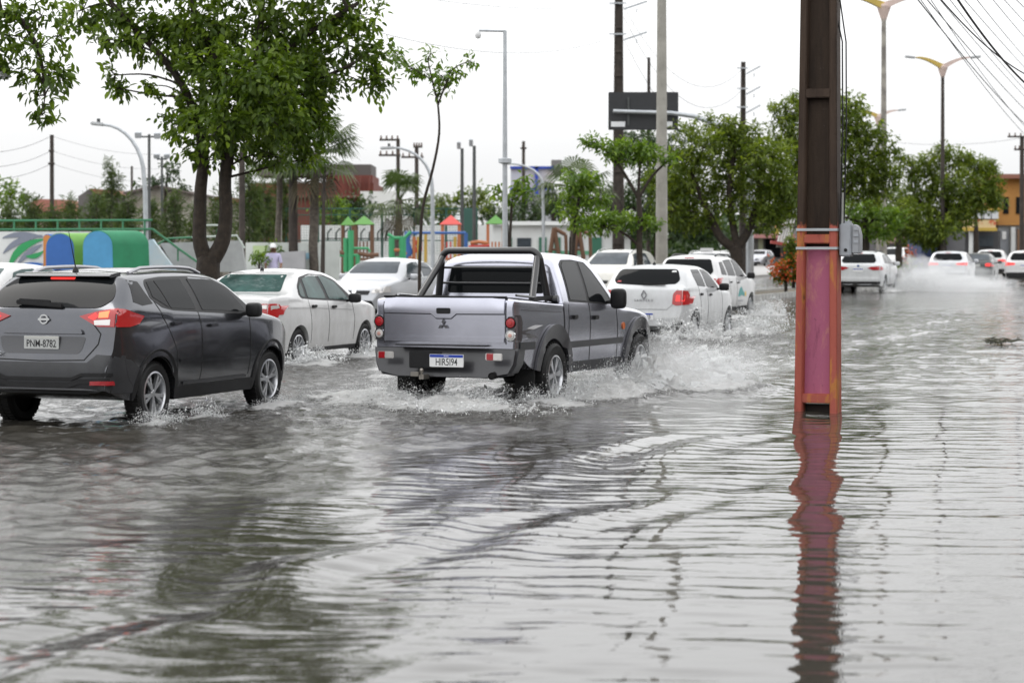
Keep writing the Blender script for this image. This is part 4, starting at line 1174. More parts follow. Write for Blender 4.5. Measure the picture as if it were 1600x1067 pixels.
rr, rl, fr_, fl = tw
mound(fr_[0] + .45, fr_[1] - .65, .36, .75, .42, 1.0)
mound(fr_[0] + .95, fr_[1] - .1, .6, 1.2, .18, 1.0)
mound(fr_[0] + .55, fr_[1] + .45, .5, .5, .34, 1.0)
mound(fr_[0] + 1.6, fr_[1] - .4, .7, 1.5, .03, .42, .8)
mound(rr[0] + .5, rr[1] + .75, .45, .8, .24, 1.0)
mound(rr[0] + .35, rr[1] - .75, .45, .5, .07, .8)
mound(rr[0] - .9, rr[1] - 1.35, .75, .40, .15, .95)
mound(rr[0] - .35, rr[1] - 1.6, .5, .35, .11, .9)
mound(rr[0] - 2.3, rr[1] - .4, .7, .7, .10, .8)
mound(rr[0] - 1.5, rr[1] + 1.5, 1.0, 1.6, .03, .4)
trail(rr[0] + .25, rr[1] - 6.5, rr[1] - .3, .42, .62, .02)
trail(rl[0] - .1, rl[1] - 6.0, rl[1] - .2, .55, .75, .03)
trail(rr[0] + 1.0, rr[1] - 3.5, rr[1] + 2.6, .5, .5, .03)
kw = [uv_of(p) for p in wheel_pts(kicks_car)]
mound(kw[2][0] + .32, kw[2][1] - .35, .25, .6, .08, .85)
mound(kw[2][0] + .9, kw[2][1] + .3, .5, .7, .05, .7)
mound(kw[0][0] + .25, kw[0][1] - .35, .22, .32, .06, .8)
mound(kw[0][0] + .30, kw[0][1] + .5, .2, .35, .05, .75)
trail(kw[0][0] + .25, kw[0][1] - 4, kw[0][1], .3, .5, .015)
for c_, hh in ((saloon_car, .12), (hatch_car, .22), (taxi, .16), (suv1, .22), (suv2, .2)):
    w = [uv_of(p) for p in wheel_pts(c_)]
    mound(w[0][0] + .35, w[0][1] - .2, .4, .7, hh * .8, .9)
    mound(w[2][0] + .45, w[2][1] - .2, .5, .8, hh, 1.0)
    trail(w[0][0] + .3, w[0][1] - 7, w[0][1], .6, .6, .02)
    trail(w[1][0] - .3, w[1][1] - 6, w[1][1], .5, .5, .02)
# general broken foam on the carriageway around the cars
patchy = np.clip(1.25 - ridge, 0, 1) * chop * sstep(16, 21, Uu) * sstep(-16.5, -14.5, Vv) * sstep(60, 40, Uu)
foam = np.maximum(foam, .52 * patchy * sstep(-6.2, -8.5, Vv))
foam = np.maximum(foam, .30 * np.clip(1.0 - ridge, 0, 1) * sstep(24, 34, Uu) * sstep(-4, -8, Vv) * near)
# wavelet lines running outwards over the calm side
nr, nc = X.shape
Vt = np.stack([X, Y, Hh], -1).reshape(-1, 3)
idx = np.arange(nr * nc).reshape(nr, nc)
Fq = np.stack([idx[:-1, :-1], idx[:-1, 1:], idx[1:, 1:], idx[1:, :-1]], -1).reshape(-1, 4)

wm = bpy.data.materials.new('floodwater'); wm.use_nodes = True
nt = wm.node_tree; pb = nt.nodes['Principled BSDF']; L_ = nt.links
def nd(t, **k):
    n = nt.nodes.new(t)
    for a, v in k.items():
        if a in n.inputs.keys(): n.inputs[a].default_value = v
        else: setattr(n, a, v)
    return n
def mth(op, a, b=None, clamp=False):
    m = nt.nodes.new('ShaderNodeMath'); m.operation = op; m.use_clamp = clamp
    for i, v in enumerate((a, b)):
        if v is None: continue
        if isinstance(v, (int, float)): m.inputs[i].default_value = v
        else: L_.new(v, m.inputs[i])
    return m.outputs[0]
ac = nd('ShaderNodeAttribute'); ac.attribute_name = 'chop'
af = nd('ShaderNodeAttribute'); af.attribute_name = 'foam'
tcn = nd('ShaderNodeTexCoord')
nA = nd('ShaderNodeTexNoise', Scale=7.0, Detail=5.0, Roughness=.6); L_.new(tcn.outputs['Object'], nA.inputs['Vector'])
nB = nd('ShaderNodeTexNoise', Scale=26.0, Detail=4.0, Roughness=.65, Distortion=.6); L_.new(tcn.outputs['Object'], nB.inputs['Vector'])
mpn = nd('ShaderNodeMapping'); mpn.inputs['Scale'].default_value = (.8, 3.2, 1); L_.new(tcn.outputs['Object'], mpn.inputs[0])
nC = nd('ShaderNodeTexNoise', Scale=2.6, Detail=3.0, Roughness=.5, Distortion=.3); L_.new(mpn.outputs[0], nC.inputs['Vector'])
hgt = mth('ADD', mth('MULTIPLY', mth('ADD', mth('MULTIPLY', nA.outputs['Fac'], .015), mth('MULTIPLY', nB.outputs['Fac'], .003)), ac.outputs['Fac']), mth('MULTIPLY', nC.outputs['Fac'], .004))
# foam: broken by two scales of noise
nF = nd('ShaderNodeTexNoise', Scale=16.0, Detail=7.0, Roughness=.72, Distortion=.4); L_.new(tcn.outputs['Object'], nF.inputs['Vector'])
ff = mth('MULTIPLY', mth('SUBTRACT', mth('ADD', nF.outputs['Fac'], af.outputs['Fac']), .96), 4.5, clamp=True)
hgt2 = mth('ADD', hgt, mth('MULTIPLY', mth('MULTIPLY', nF.outputs['Fac'], ff), .10))
bpn = nd('ShaderNodeBump', Strength=1.0, Distance=1.0); L_.new(hgt2, bpn.inputs['Height'])
mc = nd('ShaderNodeMix'); mc.data_type = 'RGBA'
L_.new(bpn.outputs[0], pb.inputs['Normal'])
mc.inputs['A'].default_value = (.040, .037, .031, 1); mc.inputs['B'].default_value = (.66, .66, .65, 1)
L_.new(ff, mc.inputs['Factor']); L_.new(mc.outputs['Result'], pb.inputs['Base Color'])
L_.new(mth('ADD', mth('ADD', mth('MULTIPLY', ac.outputs['Fac'], .02), .02), mth('MULTIPLY', ff, .35)), pb.inputs['Roughness'])
pb.inputs['IOR'].default_value = 1.333
MATS['floodwater'] = wm
water = np_mesh('water', Vt, Fq, wm, smooth=True, attrs={'chop': chop.ravel(), 'foam': foam.ravel()})
tag(water, None, kind='structure')

# ---- flying drops
DROP = M('white_water', (.82, .83, .83), .25, spec=.6)
OCT = np.array([(1.2, 0, 0), (-.6, 1.1, 0), (-.6, -.55, .95), (-.6, -.55, -.95)], float)
OCF = np.array([(0, 1, 2), (0, 2, 3), (0, 3, 1), (1, 3, 2)])
def spray(name, label, jets, seed):
    """jets: (origin, spread, n, forward, outward, up, time, size); ballistic drops left behind a moving wheel."""
    r = np.random.default_rng(seed)
    VV, FF, base = [], [], 0
    for (o, spread, n, fw, ow, upv, tm, size) in jets:
        nclump = max(3, n // 60)
        ck = r.integers(0, nclump, n)
        cf, co, cu, ct = r.normal(fw[0], fw[1], nclump), np.abs(r.normal(ow[0], ow[1], nclump)), np.abs(r.normal(upv[0], upv[1], nclump)), r.uniform(tm[0], tm[1], nclump)
        j = lambda s_: r.normal(0, s_, n)
        f_ = cf[ck] + j(.18); o_ = co[ck] + j(.16); u_ = cu[ck] + j(.18); t = np.abs(ct[ck] + j(.03))
        P = np.zeros((n, 3))
        du = r.normal(0, spread[1], nclump)[ck] + j(.03); dv = r.normal(0, spread[0], nclump)[ck] + j(.03)
        uu = du + f_ * t; vv = dv + o_ * t; zz = .03 + u_ * t - 4.9 * t * t
        P[:, 0] = o[0] + RN.x * vv + RD.x * uu; P[:, 1] = o[1] + RN.y * vv + RD.y * uu; P[:, 2] = zz
        ok = zz > 0.0
        P = P[ok]; m = len(P)
        vel = np.stack([RN.x * o_ + RD.x * f_, RN.y * o_ + RD.y * f_, u_ - 9.8 * t], -1)[ok]
        vel /= np.linalg.norm(vel, axis=1, keepdims=True) + 1e-6
        sz = size * np.exp(r.normal(0, .5, m)); st = np.exp(np.abs(r.normal(0, .5, m)))
        a = vel; b_ = np.cross(a, r.normal(size=(m, 3))); b_ /= np.linalg.norm(b_, axis=1, keepdims=True) + 1e-9; c_ = np.cross(a, b_)
        pts = P[:, None, :] + sz[:, None, None] * (OCT[None, :, 0:1] * a[:, None, :] * st[:, None, None] + OCT[None, :, 1:2] * b_[:, None, :] + OCT[None, :, 2:3] * c_[:, None, :])
        VV.append(pts.reshape(-1, 3)); FF.append((np.arange(m)[:, None, None] * 4 + OCF[None] + base).reshape(-1, 3)); base += m * 4
    o = np_mesh(name, np.concatenate(VV), np.concatenate(FF), DROP, smooth=True, nper=3)
    return tag(o, label, 'splash', kind='stuff')
W = wheel_pts(truck)
def sh(p, dv, du): return p + RN * dv + RD * du
spray('splash', 'white water thrown up beside the pickup wheels', [
    (sh(W[2], .15, .15), (.10, .20), 29400, (-2.0, .9), (1.2, .6), (1.9, .75), (.03, .42), .0026),
    (sh(W[2], .45, .45), (.22, .25), 23100, (.2, .8), (1.2, .6), (2.1, .65), (.03, .44), .0026),
    (sh(W[2], .25, -.8), (.2, .5), 23100, (-1.1, .7), (.8, .5), (1.5, .6), (.02, .32), .0027),
    (sh(W[0], .25, .75), (.2, .35), 18900, (-.6, .7), (.7, .5), (1.7, .6), (.02, .33), .0027),
    (sh(W[0], .15, -.3), (.2, .25), 9450, (-1.4, .7), (.5, .4), (1.2, .5), (.02, .24), .0027),
    (sh(W[0], -.9, -1.2), (.5, .30), 13650, (-.7, .6), (.1, .5), (1.2, .45), (.02, .22), .0028),
    (sh(W[0], -.3, -1.5), (.4, .30), 7350, (-.7, .6), (.1, .5), (1.0, .4), (.02, .2), .0028),
    (sh(W[1], -.1, -.2), (.3, .4), 9450, (-1.1, .7), (.1, .7), (1.1, .5), (.02, .22), .0028)], 5)
def sheet(label, layers, seed):
    """ragged sheets of water curling off a wheel: (origin, u0, u1, outward, up, time, lean)"""
    r = random.Random(seed); m = MB()
    for li, (o, u0, u1, vo, vz, T, lean) in enumerate(layers):
        nu, nt_ = int((u1 - u0) / .022), 30
        ids = {}
        def P(i, k):
            if (i, k) in ids: return ids[(i, k)]
            u = u0 + (u1 - u0) * i / nu; t = T * k / nt_
            q = Vector((u * 2.2, li * 5.1 + seed, 0))
            a = mnoise.fractal(q, 1, 2, 4); b2 = mnoise.fractal(q * 2.7 + Vector((0, 9, t * 3)), 1, 2, 3)
            env_ = math.sin(math.pi * min(max((u - u0) / (u1 - u0), .02), .98)) ** .6
            up_ = vz * (.55 + .45 * env_) * (1 + .45 * a); out_ = vo * (1 + .25 * b2)
            n3 = mnoise.noise_vector(Vector((u * 9, t * 16, li * 3.3))) * .035 + mnoise.noise_vector(Vector((u * 26, t * 45, li * 3.3))) * .014
            p = o + RD * (u - lean * t) + RN * (out_ * t) + Vector((0, 0, .02 + up_ * t - 4.9 * t * t)) + n3 * min(1, 6 * t)
            ids[(i, k)] = len(m.v); m.v.append(tuple(p)); return ids[(i, k)]
        for i in range(nu):
            for k in range(nt_):
                u = u0 + (u1 - u0) * i / nu; t = k / nt_
                h = mnoise.fractal(Vector((u * 11, t * 7, li * 2.7 + seed)), 1, 2, 4) + .6 * mnoise.noise(Vector((u * 40, t * 14, li)))
                if h > .62 - 1.05 * t: continue
                f = (P(i, k), P(i + 1, k), P(i + 1, k + 1), P(i, k + 1))
                if max(m.v[q][2] for q in f) < 0: continue
                m.f.append(f); m.mi.append(0)
    o = m.build('splash_sheet', SHEETM, None, smooth=True, angle=180)
    return tag(o, label, 'splash', kind='stuff')
SHEETM = bpy.data.materials.new('water_sheet'); SHEETM.use_nodes = True
_n = SHEETM.node_tree; _b = _n.nodes['Principled BSDF']; _b.inputs['Base Color'].default_value = (.74, .75, .75, 1); _b.inputs['Roughness'].default_value = .22
_t = _n.nodes.new('ShaderNodeBsdfTranslucent'); _t.inputs['Color'].default_value = (.8, .81, .81, 1); _m = _n.nodes.new('ShaderNodeMixShader'); _m.inputs[0].default_value = .4
_c = _n.nodes.new('ShaderNodeTexCoord'); _k = _n.nodes.new('ShaderNodeTexNoise'); _k.inputs['Scale'].default_value = 38; _k.inputs['Detail'].default_value = 5; _n.links.new(_c.outputs['Object'], _k.inputs['Vector'])
_q = _n.nodes.new('ShaderNodeBump'); _q.inputs['Distance'].default_value = .03; _n.links.new(_k.outputs['Fac'], _q.inputs['Height']); _n.links.new(_q.outputs[0], _b.inputs['Normal'])
_n.links.new(_b.outputs[0], _m.inputs[1]); _n.links.new(_t.outputs[0], _m.inputs[2]); _n.links.new(_m.outputs[0], _n.nodes['Material Output'].inputs['Surface'])
sheet('curling sheets of water beside the pickup front wheel', [
    (sh(W[2], .12, 0), -1.5, .55, 1.0, 2.6, .46, 1.2), (sh(W[2], .25, 0), -1.7, .7, 1.6, 2.2, .42, 1.0), (sh(W[2], .4, .2), -1.2, .8, 2.3, 2.4, .46, .4), (sh(W[2], .5, .1), -1.5, .8, 2.8, 1.5, .32, .4), (sh(W[2], .2, 0), -1.9, .3, .7, 2.2, .40, 1.5), (sh(W[2], .3, .45), -.5, .6, 1.4, 3.0, .52, -.2)], 3)
sheet('low curling water behind the pickup rear wheels', [
    (sh(W[0], .1, 0), -.8, .4, .9, 1.4, .28, 1.2), (sh(W[0], .05, .8), -.7, .7, 1.0, 1.9, .36, .8), (sh(W[0], -1.1, -1.3), -.35, .35, 1.2, 1.5, .30, .8), (sh(W[0], -.6, -1.5), -.3, .3, 1.4, 1.2, .25, .8), (sh(W[1], .2, -.4), -.5, .4, -.8, 1.2, .26, 1.0)], 4)
W = wheel_pts(kicks_car)
spray('splash', 'small splashes at the wheels of the graphite crossover', [
    (sh(W[0], .15, -.2), (.12, .15), 2730, (-.8, .7), (.5, .4), (.9, .4), (.02, .17), .0026),
    (sh(W[0], .3, .6), (.08, .10), 1470, (-.2, .5), (.3, .3), (.9, .4), (.02, .17), .0026),
    (sh(W[2], .15, 0), (.15, .4), 3150, (-.8, .7), (.6, .4), (.9, .4), (.02, .17), .0026)], 6)
W = wheel_pts(hatch_car)
spray('splash', 'white bow wave beside the white hatchback', [
    (sh(W[2], .2, .3), (.2, .3), 10500, (-.8, 1.0), (1.6, .8), (2.0, .7), (.03, .42), .0045),
    (sh(W[0], .1, -.5), (.5, .7), 10500, (-1.5, 1.0), (.3, .8), (1.6, .7), (.03, .34), .0055)], 8)
W = wheel_pts(saloon_car)
spray('splash', 'low splash at the wheels of the white saloon', [
    (sh(W[0], .15, -.2), (.15, .3), 3780, (-1.0, .8), (.7, .5), (1.4, .5), (.02, .26), .0052),
    (sh(W[2], .15, 0), (.15, .3), 3150, (-1.0, .8), (.7, .5), (1.2, .5), (.02, .24), .0052)], 9)
W = wheel_pts(taxi)
spray('splash', 'splash at the front wheel of the taxi', [(sh(W[2], .2, .2), (.2, .4), 5250, (-1.2, 1.0), (1.2, .7), (1.5, .6), (.03, .32), .007)], 10)
W = wheel_pts(suv1); W2 = wheel_pts(suv2)
spray('splash', 'drops flung off the wheels of the far SUVs', [
    (sh(W[2], .3, .0), (.3, .8), 18900, (-2.5, 1.4), (2.4, 1.3), (2.2, 1.0), (.05, .45), .0045),
    (sh(W[0], .2, 0), (.3, .5), 10500, (-2, 1.2), (1.4, 1.0), (1.4, .7), (.05, .30), .0045),
    (sh(W2[1], -.2, -1.5), (.6, 1.0), 18900, (-2.5, 1.2), (-.1, 1.0), (2.0, .8), (.05, .42), .0052),
    (sh(W2[0], -.2, -1.0), (.8, 1.0), 12600, (-2.2, 1.2), (.4, .9), (1.4, .7), (.05, .32), .0052)], 12)
# fine mist hanging over the wheels: lumpy bodies of thin white air
MIST = bpy.data.materials.new('mist'); MIST.use_nodes = True
MIST.node_tree.nodes.remove(MIST.node_tree.nodes['Principled BSDF'])
pv = MIST.node_tree.nodes.new('ShaderNodeVolumePrincipled'); pv.inputs['Color'].default_value = (.95, .96, .97, 1); pv.inputs['Density'].default_value = .30; pv.inputs['Anisotropy'].default_value = .2
MIST.node_tree.links.new(pv.outputs[0], MIST.node_tree.nodes['Material Output'].inputs['Volume'])
def mist(label, c, size, seed):
    bm = bmesh.new(); bmesh.ops.create_icosphere(bm, subdivisions=4, radius=1)
    for v in bm.verts:
        n_ = mnoise.fractal(v.co * 1.6 + Vector((seed * 7, 0, 0)), 1.0, 2.0, 4); k = 1 + .55 * n_
        p = Vector((v.co.x * size[0], v.co.y * size[1], v.co.z * size[2])) * k
        v.co = RN * p.x + RD * p.y + Vector((0, 0, p.z))
    me = bpy.data.meshes.new('spray_mist'); bm.to_mesh(me); bm.free(); me.materials.append(MIST)
    o = link('spray_mist', me); o.location = c
    return tag(o, label, 'mist', kind='stuff')
mist('fine mist hanging over the splash beside the pickup', sh(wheel_pts(truck)[2], .95, -.2) + Vector((0, 0, .22)), (.95, 1.3, .42), 5)
mist('thin mist drifting right of the white SUV behind the pole', sh(W[2], 2.2, -.5) + Vector((0, 0, .35)), (2.0, 2.4, .75), 1)
mist('thin mist rising behind the pale silver SUV', sh(W2[1], .1, -2.6) + Vector((0, 0, .45)), (1.1, 2.2, 1.0), 2)
mist('low veil of mist spreading across the far lanes', sh(W2[0], .6, -4.5) + Vector((0, 0, .15)), (2.2, 3.0, .45), 3)
# ------------------------------------------------------------------ vegetation
BARK = M('bark_dark', (.030, .022, .016), .9, var=.5, scale=9, bump=.7, bscale=30)
BARK2 = M('bark_grey', (.10, .085, .07), .9, var=.5, scale=9, bump=.6, bscale=30)
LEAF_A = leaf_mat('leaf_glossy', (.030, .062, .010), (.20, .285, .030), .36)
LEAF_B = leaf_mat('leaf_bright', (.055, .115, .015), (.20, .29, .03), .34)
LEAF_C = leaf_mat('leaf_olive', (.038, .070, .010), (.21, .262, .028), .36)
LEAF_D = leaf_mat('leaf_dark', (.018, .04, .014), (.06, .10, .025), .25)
LEAF_N = leaf_mat('needle_green', (.035, .06, .022), (.11, .15, .045), .30)
LEAF_P = leaf_mat('palm_green', (.025, .048, .014), (.085, .12, .03), .25)
GROUND_Z = .10

def leaves(C, axis, L, W, tint, rng, fold=.25):
    """C (n,3) base points, axis (n,3) leaf directions, L,W (n,) sizes -> vertices, quads, tint."""
    n = len(C)
    a = axis / (np.linalg.norm(axis, axis=1, keepdims=True) + 1e-9)
    sd = np.cross(a, np.array([0, 0, 1.0]) + rng.normal(0, .45, (n, 3))); sd /= np.linalg.norm(sd, axis=1, keepdims=True) + 1e-9
    nm = np.cross(sd, a)
    L = L[:, None]; W = W[:, None]
    p0 = C; p3 = C + a * L - nm * L * .08
    f = fold * W
    l1 = C + a * L * .32 + sd * W * .42 + nm * f * .8; l2 = C + a * L * .68 + sd * W * .40 + nm * f * .6
    r1 = C + a * L * .32 - sd * W * .42 + nm * f * .8; r2 = C + a * L * .68 - sd * W * .40 + nm * f * .6
    V = np.stack([p0, l1, l2, p3, r2, r1], 1).reshape(-1, 3)
    i = np.arange(n)[:, None] * 6
    Fc = np.concatenate([i + np.array([0, 1, 2, 3]), i + np.array([0, 3, 4, 5])], 0)
    return V, Fc, np.repeat(tint, 6)

def limb(mb, pts, n=8):
    P = [Vector(p[:3]) for p in pts]; R_ = [p[3] for p in pts]
    # Catmull-Rom through the points so limbs bend softly
    Q, S = [], []
    for i in range(len(P) - 1):
        p0, p1, p2, p3 = P[max(i - 1, 0)], P[i], P[i + 1], P[min(i + 2, len(P) - 1)]
        for k in range(4):
            t = k / 4
            Q.append(.5 * ((2 * p1) + (p2 - p0) * t + (2 * p0 - 5 * p1 + 4 * p2 - p3) * t * t + (3 * p1 - p0 - 3 * p2 + p3) * t ** 3)); S.append(R_[i] * (1 - t) + R_[i + 1] * t)
    Q.append(P[-1]); S.append(R_[-1])
    Q = [q + Vector(mnoise.noise_vector(q * 1.7)) * s_ * .35 for q, s_ in zip(Q, S)]
    mb.tube(Q, S, n)
    return Q

def tree(name, label, D, limbs, blobs, leaf, size, dens=1.0, seed=1, bark=None, group=None, per=9, droop=.5, depth=.9, dz=0.0, twig=True, ratio=.42, cat='tree', base_z=GROUND_Z):
    """limbs: lists of (px, py, radius px) from the ground up; blobs: (px, py, rx, ry[, depth shift m]) foliage masses."""
    rng = np.random.default_rng(seed); rnd = random.Random(seed)
    s = F / D
    bx_, by_ = limbs[0][0][0], limbs[0][0][1]
    base = at(bx_, 400, D); base.z = base_z
    root = thing(name, label, cat, base, group=group)
    mb = MB(); nodes = []
    for li, lb in enumerate(limbs):
        pts = []
        off = 0.0
        for i, p in enumerate(lb):
            q = at(p[0], p[1], D + (p[3] if len(p) > 3 else 0))
            if li == 0 and i == 0: q.z = base_z - .1
            pts.append((*q, p[2] / s))
        nodes += limb(mb, pts, 9)
    VV, FF, TT, nb = [], [], [], 0
    for bi, bl in enumerate(blobs):
        px_, py_, rx, ry = bl[:4]; sh_ = bl[4] if len(bl) > 4 else rng.normal(0, depth * rx / s * .5)
        C = at(px_, py_, D + sh_)
        R3 = np.array([rx / s, depth * rx / s, ry / s])
        ncl = max(6, int(dens * 16.0 * (rx * ry) / (s * s) / (size * size) / per * 1.6))
        # twig tips spread through the mass, more towards its outside
        dr = rng.normal(size=(ncl, 3)); dr /= np.linalg.norm(dr, axis=1, keepdims=True)
        rad = rng.uniform(0, 1, ncl) ** .45
        rad *= 1 + .25 * rng.normal(size=ncl) * (rng.random(ncl) < .35)
        tips = np.array(C) + dr * rad[:, None] * R3
        # branch from the nearest lower limb node to this mass
        if twig and nodes:
            cand = sorted(nodes, key=lambda q: (q - C).length + max(0, q.z - C.z + .2) * 2.0)[0]
            mid = cand.lerp(C, .5) + Vector((0, 0, .08 * (C - cand).length)) + Vector(rng.normal(0, .05, 3)) * (C - cand).length
            r0 = max(.012, min(.06, .018 * (C - cand).length + .012 * rx / s))
            limb(mb, [(*cand, r0), (*mid, r0 * .75), (*C, r0 * .5)], 6)
            for k in range(min(ncl, 7)):
                e = Vector(tips[k]); m2 = C.lerp(e, .5) + Vector(rng.normal(0, .06, 3)) * (e - C).length
                mb.tube([C, m2, e], [r0 * .5, r0 * .35, r0 * .15], 4, cap=False)
        n = ncl * per
        k = np.repeat(np.arange(ncl), per)
        out_ = dr[k] * .55 + rng.normal(0, .62, (n, 3)); out_[:, 2] -= droop * rng.uniform(.2, 1.1, n)
        Cn = tips[k] + rng.normal(0, size * .42, (n, 3))
        Lf = size * rng.uniform(.65, 1.2, n); Wf = Lf * ratio * rng.uniform(.85, 1.15, n)
        young = rng.random(ncl) < .16
        tnt = np.clip(.12 + .55 * rng.random(ncl)[k] * rng.random(n) + .42 * young[k] + .25 * np.clip(dr[k][:, 2] * rad[k], 0, 1), 0, 1)  # random and young-leaf tones; top light painted as lighter upper leaves
        V, Fc, T = leaves(Cn, out_, Lf, Wf, tnt, rng)
        VV.append(V); FF.append(Fc + nb); TT.append(T); nb += len(V)
    mb.build('trunk', bark or BARK, root, smooth=True, origin=base)
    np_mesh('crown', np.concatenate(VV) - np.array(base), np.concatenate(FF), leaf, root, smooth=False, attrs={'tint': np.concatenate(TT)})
    return root

# the forked shade tree on the median behind the crossover
tree('shade_tree', 'forked shade tree with glossy leaves rising behind the graphite crossover', 38, [
    [(322, 545, 23), (323, 470, 20), (324, 425, 19), (325, 402, 18)],
    [(324, 415, 13.6), (310, 372, 11.2), (312, 310, 10.0), (318, 250, 8.8), (303, 170, 7.2), (262, 100, 5.6), (205, 40, 4.0), (150, -20, 3.2)],
    [(326, 415, 13.6), (346, 376, 12.0), (354, 325, 10.4), (355, 262, 9.6), (370, 190, 8.0), (410, 115, 6.4), (468, 62, 4.8), (560, 5, 3.2)],
    [(355, 262, 7.2), (345, 180, 6.4), (335, 90, 5.6), (300, 10, 4.0), (280, -90, 3.2)],
    [(370, 190, 6.4), (400, 100, 5.6), (410, 0, 4.8), (420, -120, 3.2)],
    [(410, 115, 4.8), (500, 120, 3.2), (560, 95, 2.4)]],
    [(130, 15, 42, 38), (185, 25, 55, 40), (240, 55, 55, 40), (170, 62, 40, 22), (290, 45, 60, 45), (360, 40, 75, 50), (430, 40, 70, 50), (500, 28, 60, 40), (560, 22, 50, 34),
     (575, 85, 30, 42), (540, 70, 42, 32), (480, 100, 60, 44), (410, 105, 70, 50), (345, 110, 60, 45), (300, 95, 34, 30), (530, 125, 32, 22), (575, 135, 30, 20), (600, 125, 16, 14),
     (300, 158, 42, 34), (355, 165, 65, 44), (425, 160, 65, 46), (480, 150, 45, 44), (275, 195, 28, 30), (330, 205, 55, 36), (400, 205, 60, 42), (460, 205, 48, 46), (498, 190, 24, 52), (420, 180, 60, 50, -1.2), (350, 190, 60, 40, -1.4), (400, 120, 80, 60, -1.3), (300, 60, 80, 50, 1.2), (470, 90, 60, 60, 1.2),
     (320, 240, 40, 18), (350, 255, 30, 12), (430, 245, 45, 20), (470, 250, 30, 16), (180, 118, 15, 20), (232, 135, 16, 12), (185, 138, 12, 8),
     (250, -60, 120, 60), (380, -70, 150, 70), (500, -60, 110, 60), (350, -170, 150, 60), (450, -160, 110, 60), (160, -60, 70, 40)],
    LEAF_A, .155, dens=1.35, seed=3, per=9, droop=.75, ratio=.5)
tree('shade_tree', 'overhanging leafy branches of a tree at the upper left corner', 31.5, [
    [(-190, 560, 25), (-185, 420, 22), (-180, 250, 19), (-150, 120, 15)],
    [(-150, 120, 12), (-60, 50, 8), (20, 25, 5), (60, 80, 3), (70, 150, 2)],
    [(-150, 120, 12), (-120, 0, 10), (-60, -120, 7)], [(-180, 250, 10), (-100, 140, 7), (0, 112, 3)]],
    [(20, 20, 45, 34), (65, 25, 42, 34), (15, 55, 40, 22), (60, 75, 36, 24), (75, 115, 34, 22), (52, 110, 24, 20), (95, 122, 20, 14), (60, 150, 28, 20), (66, 178, 22, 14), (8, 95, 16, 14), (95, 55, 18, 30), (5, 105, 10, 8),
     (-60, 30, 60, 50), (-120, -60, 120, 80), (0, -60, 110, 50), (-200, 40, 90, 80), (-240, 120, 60, 40)],
    LEAF_A, .155, dens=1.15, seed=4, per=9, droop=.8)
# slim young trees along the median
tree('young_tree', 'slender young tree with sparse light leaves between saloon and pickup', 47, [
    [(656, 500, 2.9), (656, 400, 2.7), (661, 325, 2.5), (676, 265, 2.2), (686, 210, 1.9), (684, 160, 1.6)],
    [(684, 160, 1.7), (675, 125, 1.4), (668, 92, 1)], [(684, 165, 1.7), (697, 130, 1.4), (708, 108, 1), (735, 95, .7)], [(675, 125, 1), (640, 105, .8)]],
    [(622, 92, 14, 16), (640, 108, 24, 14), (662, 112, 24, 14), (672, 86, 16, 10), (690, 118, 22, 16), (702, 135, 16, 14), (688, 146, 18, 9), (734, 96, 12, 7), (715, 112, 12, 6), (618, 80, 9, 9)],
    LEAF_B, .15, dens=1.0, seed=5, per=7, droop=.8, group='young median trees')
tree('young_tree', 'smallest young tree, a flat light green tuft on two thin stems', 53.5, [
    [(797, 465, 2.6), (797, 375, 2.4), (800, 315, 2)], [(793, 465, 2), (794, 380, 1.8), (790, 310, 1.4)]],
    [(800, 298, 24, 9), (778, 299, 12, 7), (822, 300, 12, 7), (816, 285, 10, 8), (800, 312, 14, 7)], LEAF_B, .17, dens=1.8, seed=6, per=8, group='young median trees')
tree('young_tree', 'bright yellow-green young tree left of the black power pole', 58, [
    [(896, 470, 3), (896, 395, 2.8), (900, 340, 2.4), (908, 285, 1.8)], [(890, 470, 2), (891, 370, 1.6)]],
    [(900, 275, 26, 14), (925, 280, 20, 14), (900, 297, 30, 14), (922, 312, 28, 12), (943, 312, 14, 7), (892, 335, 22, 12), (905, 350, 22, 10), (886, 316, 16, 12)], LEAF_B, .18, dens=2.0, seed=7, per=8, group='young median trees')
tree('layered_tree', 'tree with flat layered leaf tiers in front of the black power pole', 62, [
    [(1000, 460, 5.5), (1000, 390, 5), (999, 330, 4.5), (998, 300, 4)], [(998, 310, 3), (975, 270, 2.4), (945, 235, 1.6)], [(998, 310, 3), (1020, 275, 2.2), (1050, 245, 1.4)],
    [(1000, 385, 2.6), (970, 362, 2), (930, 350, 1.2)], [(998, 300, 2.5), (1000, 260, 2), (1003, 235, 1)]],
    [(928, 222, 22, 9), (955, 232, 26, 11), (985, 228, 28, 10), (1015, 234, 26, 10), (970, 248, 26, 8), (1005, 250, 28, 8), (1045, 245, 14, 8), (922, 346, 26, 10), (950, 340, 28, 11), (985, 345, 28, 11), (1012, 352, 22, 9), (940, 356, 24, 7)], LEAF_B, .17, dens=3.2, seed=8, per=9)
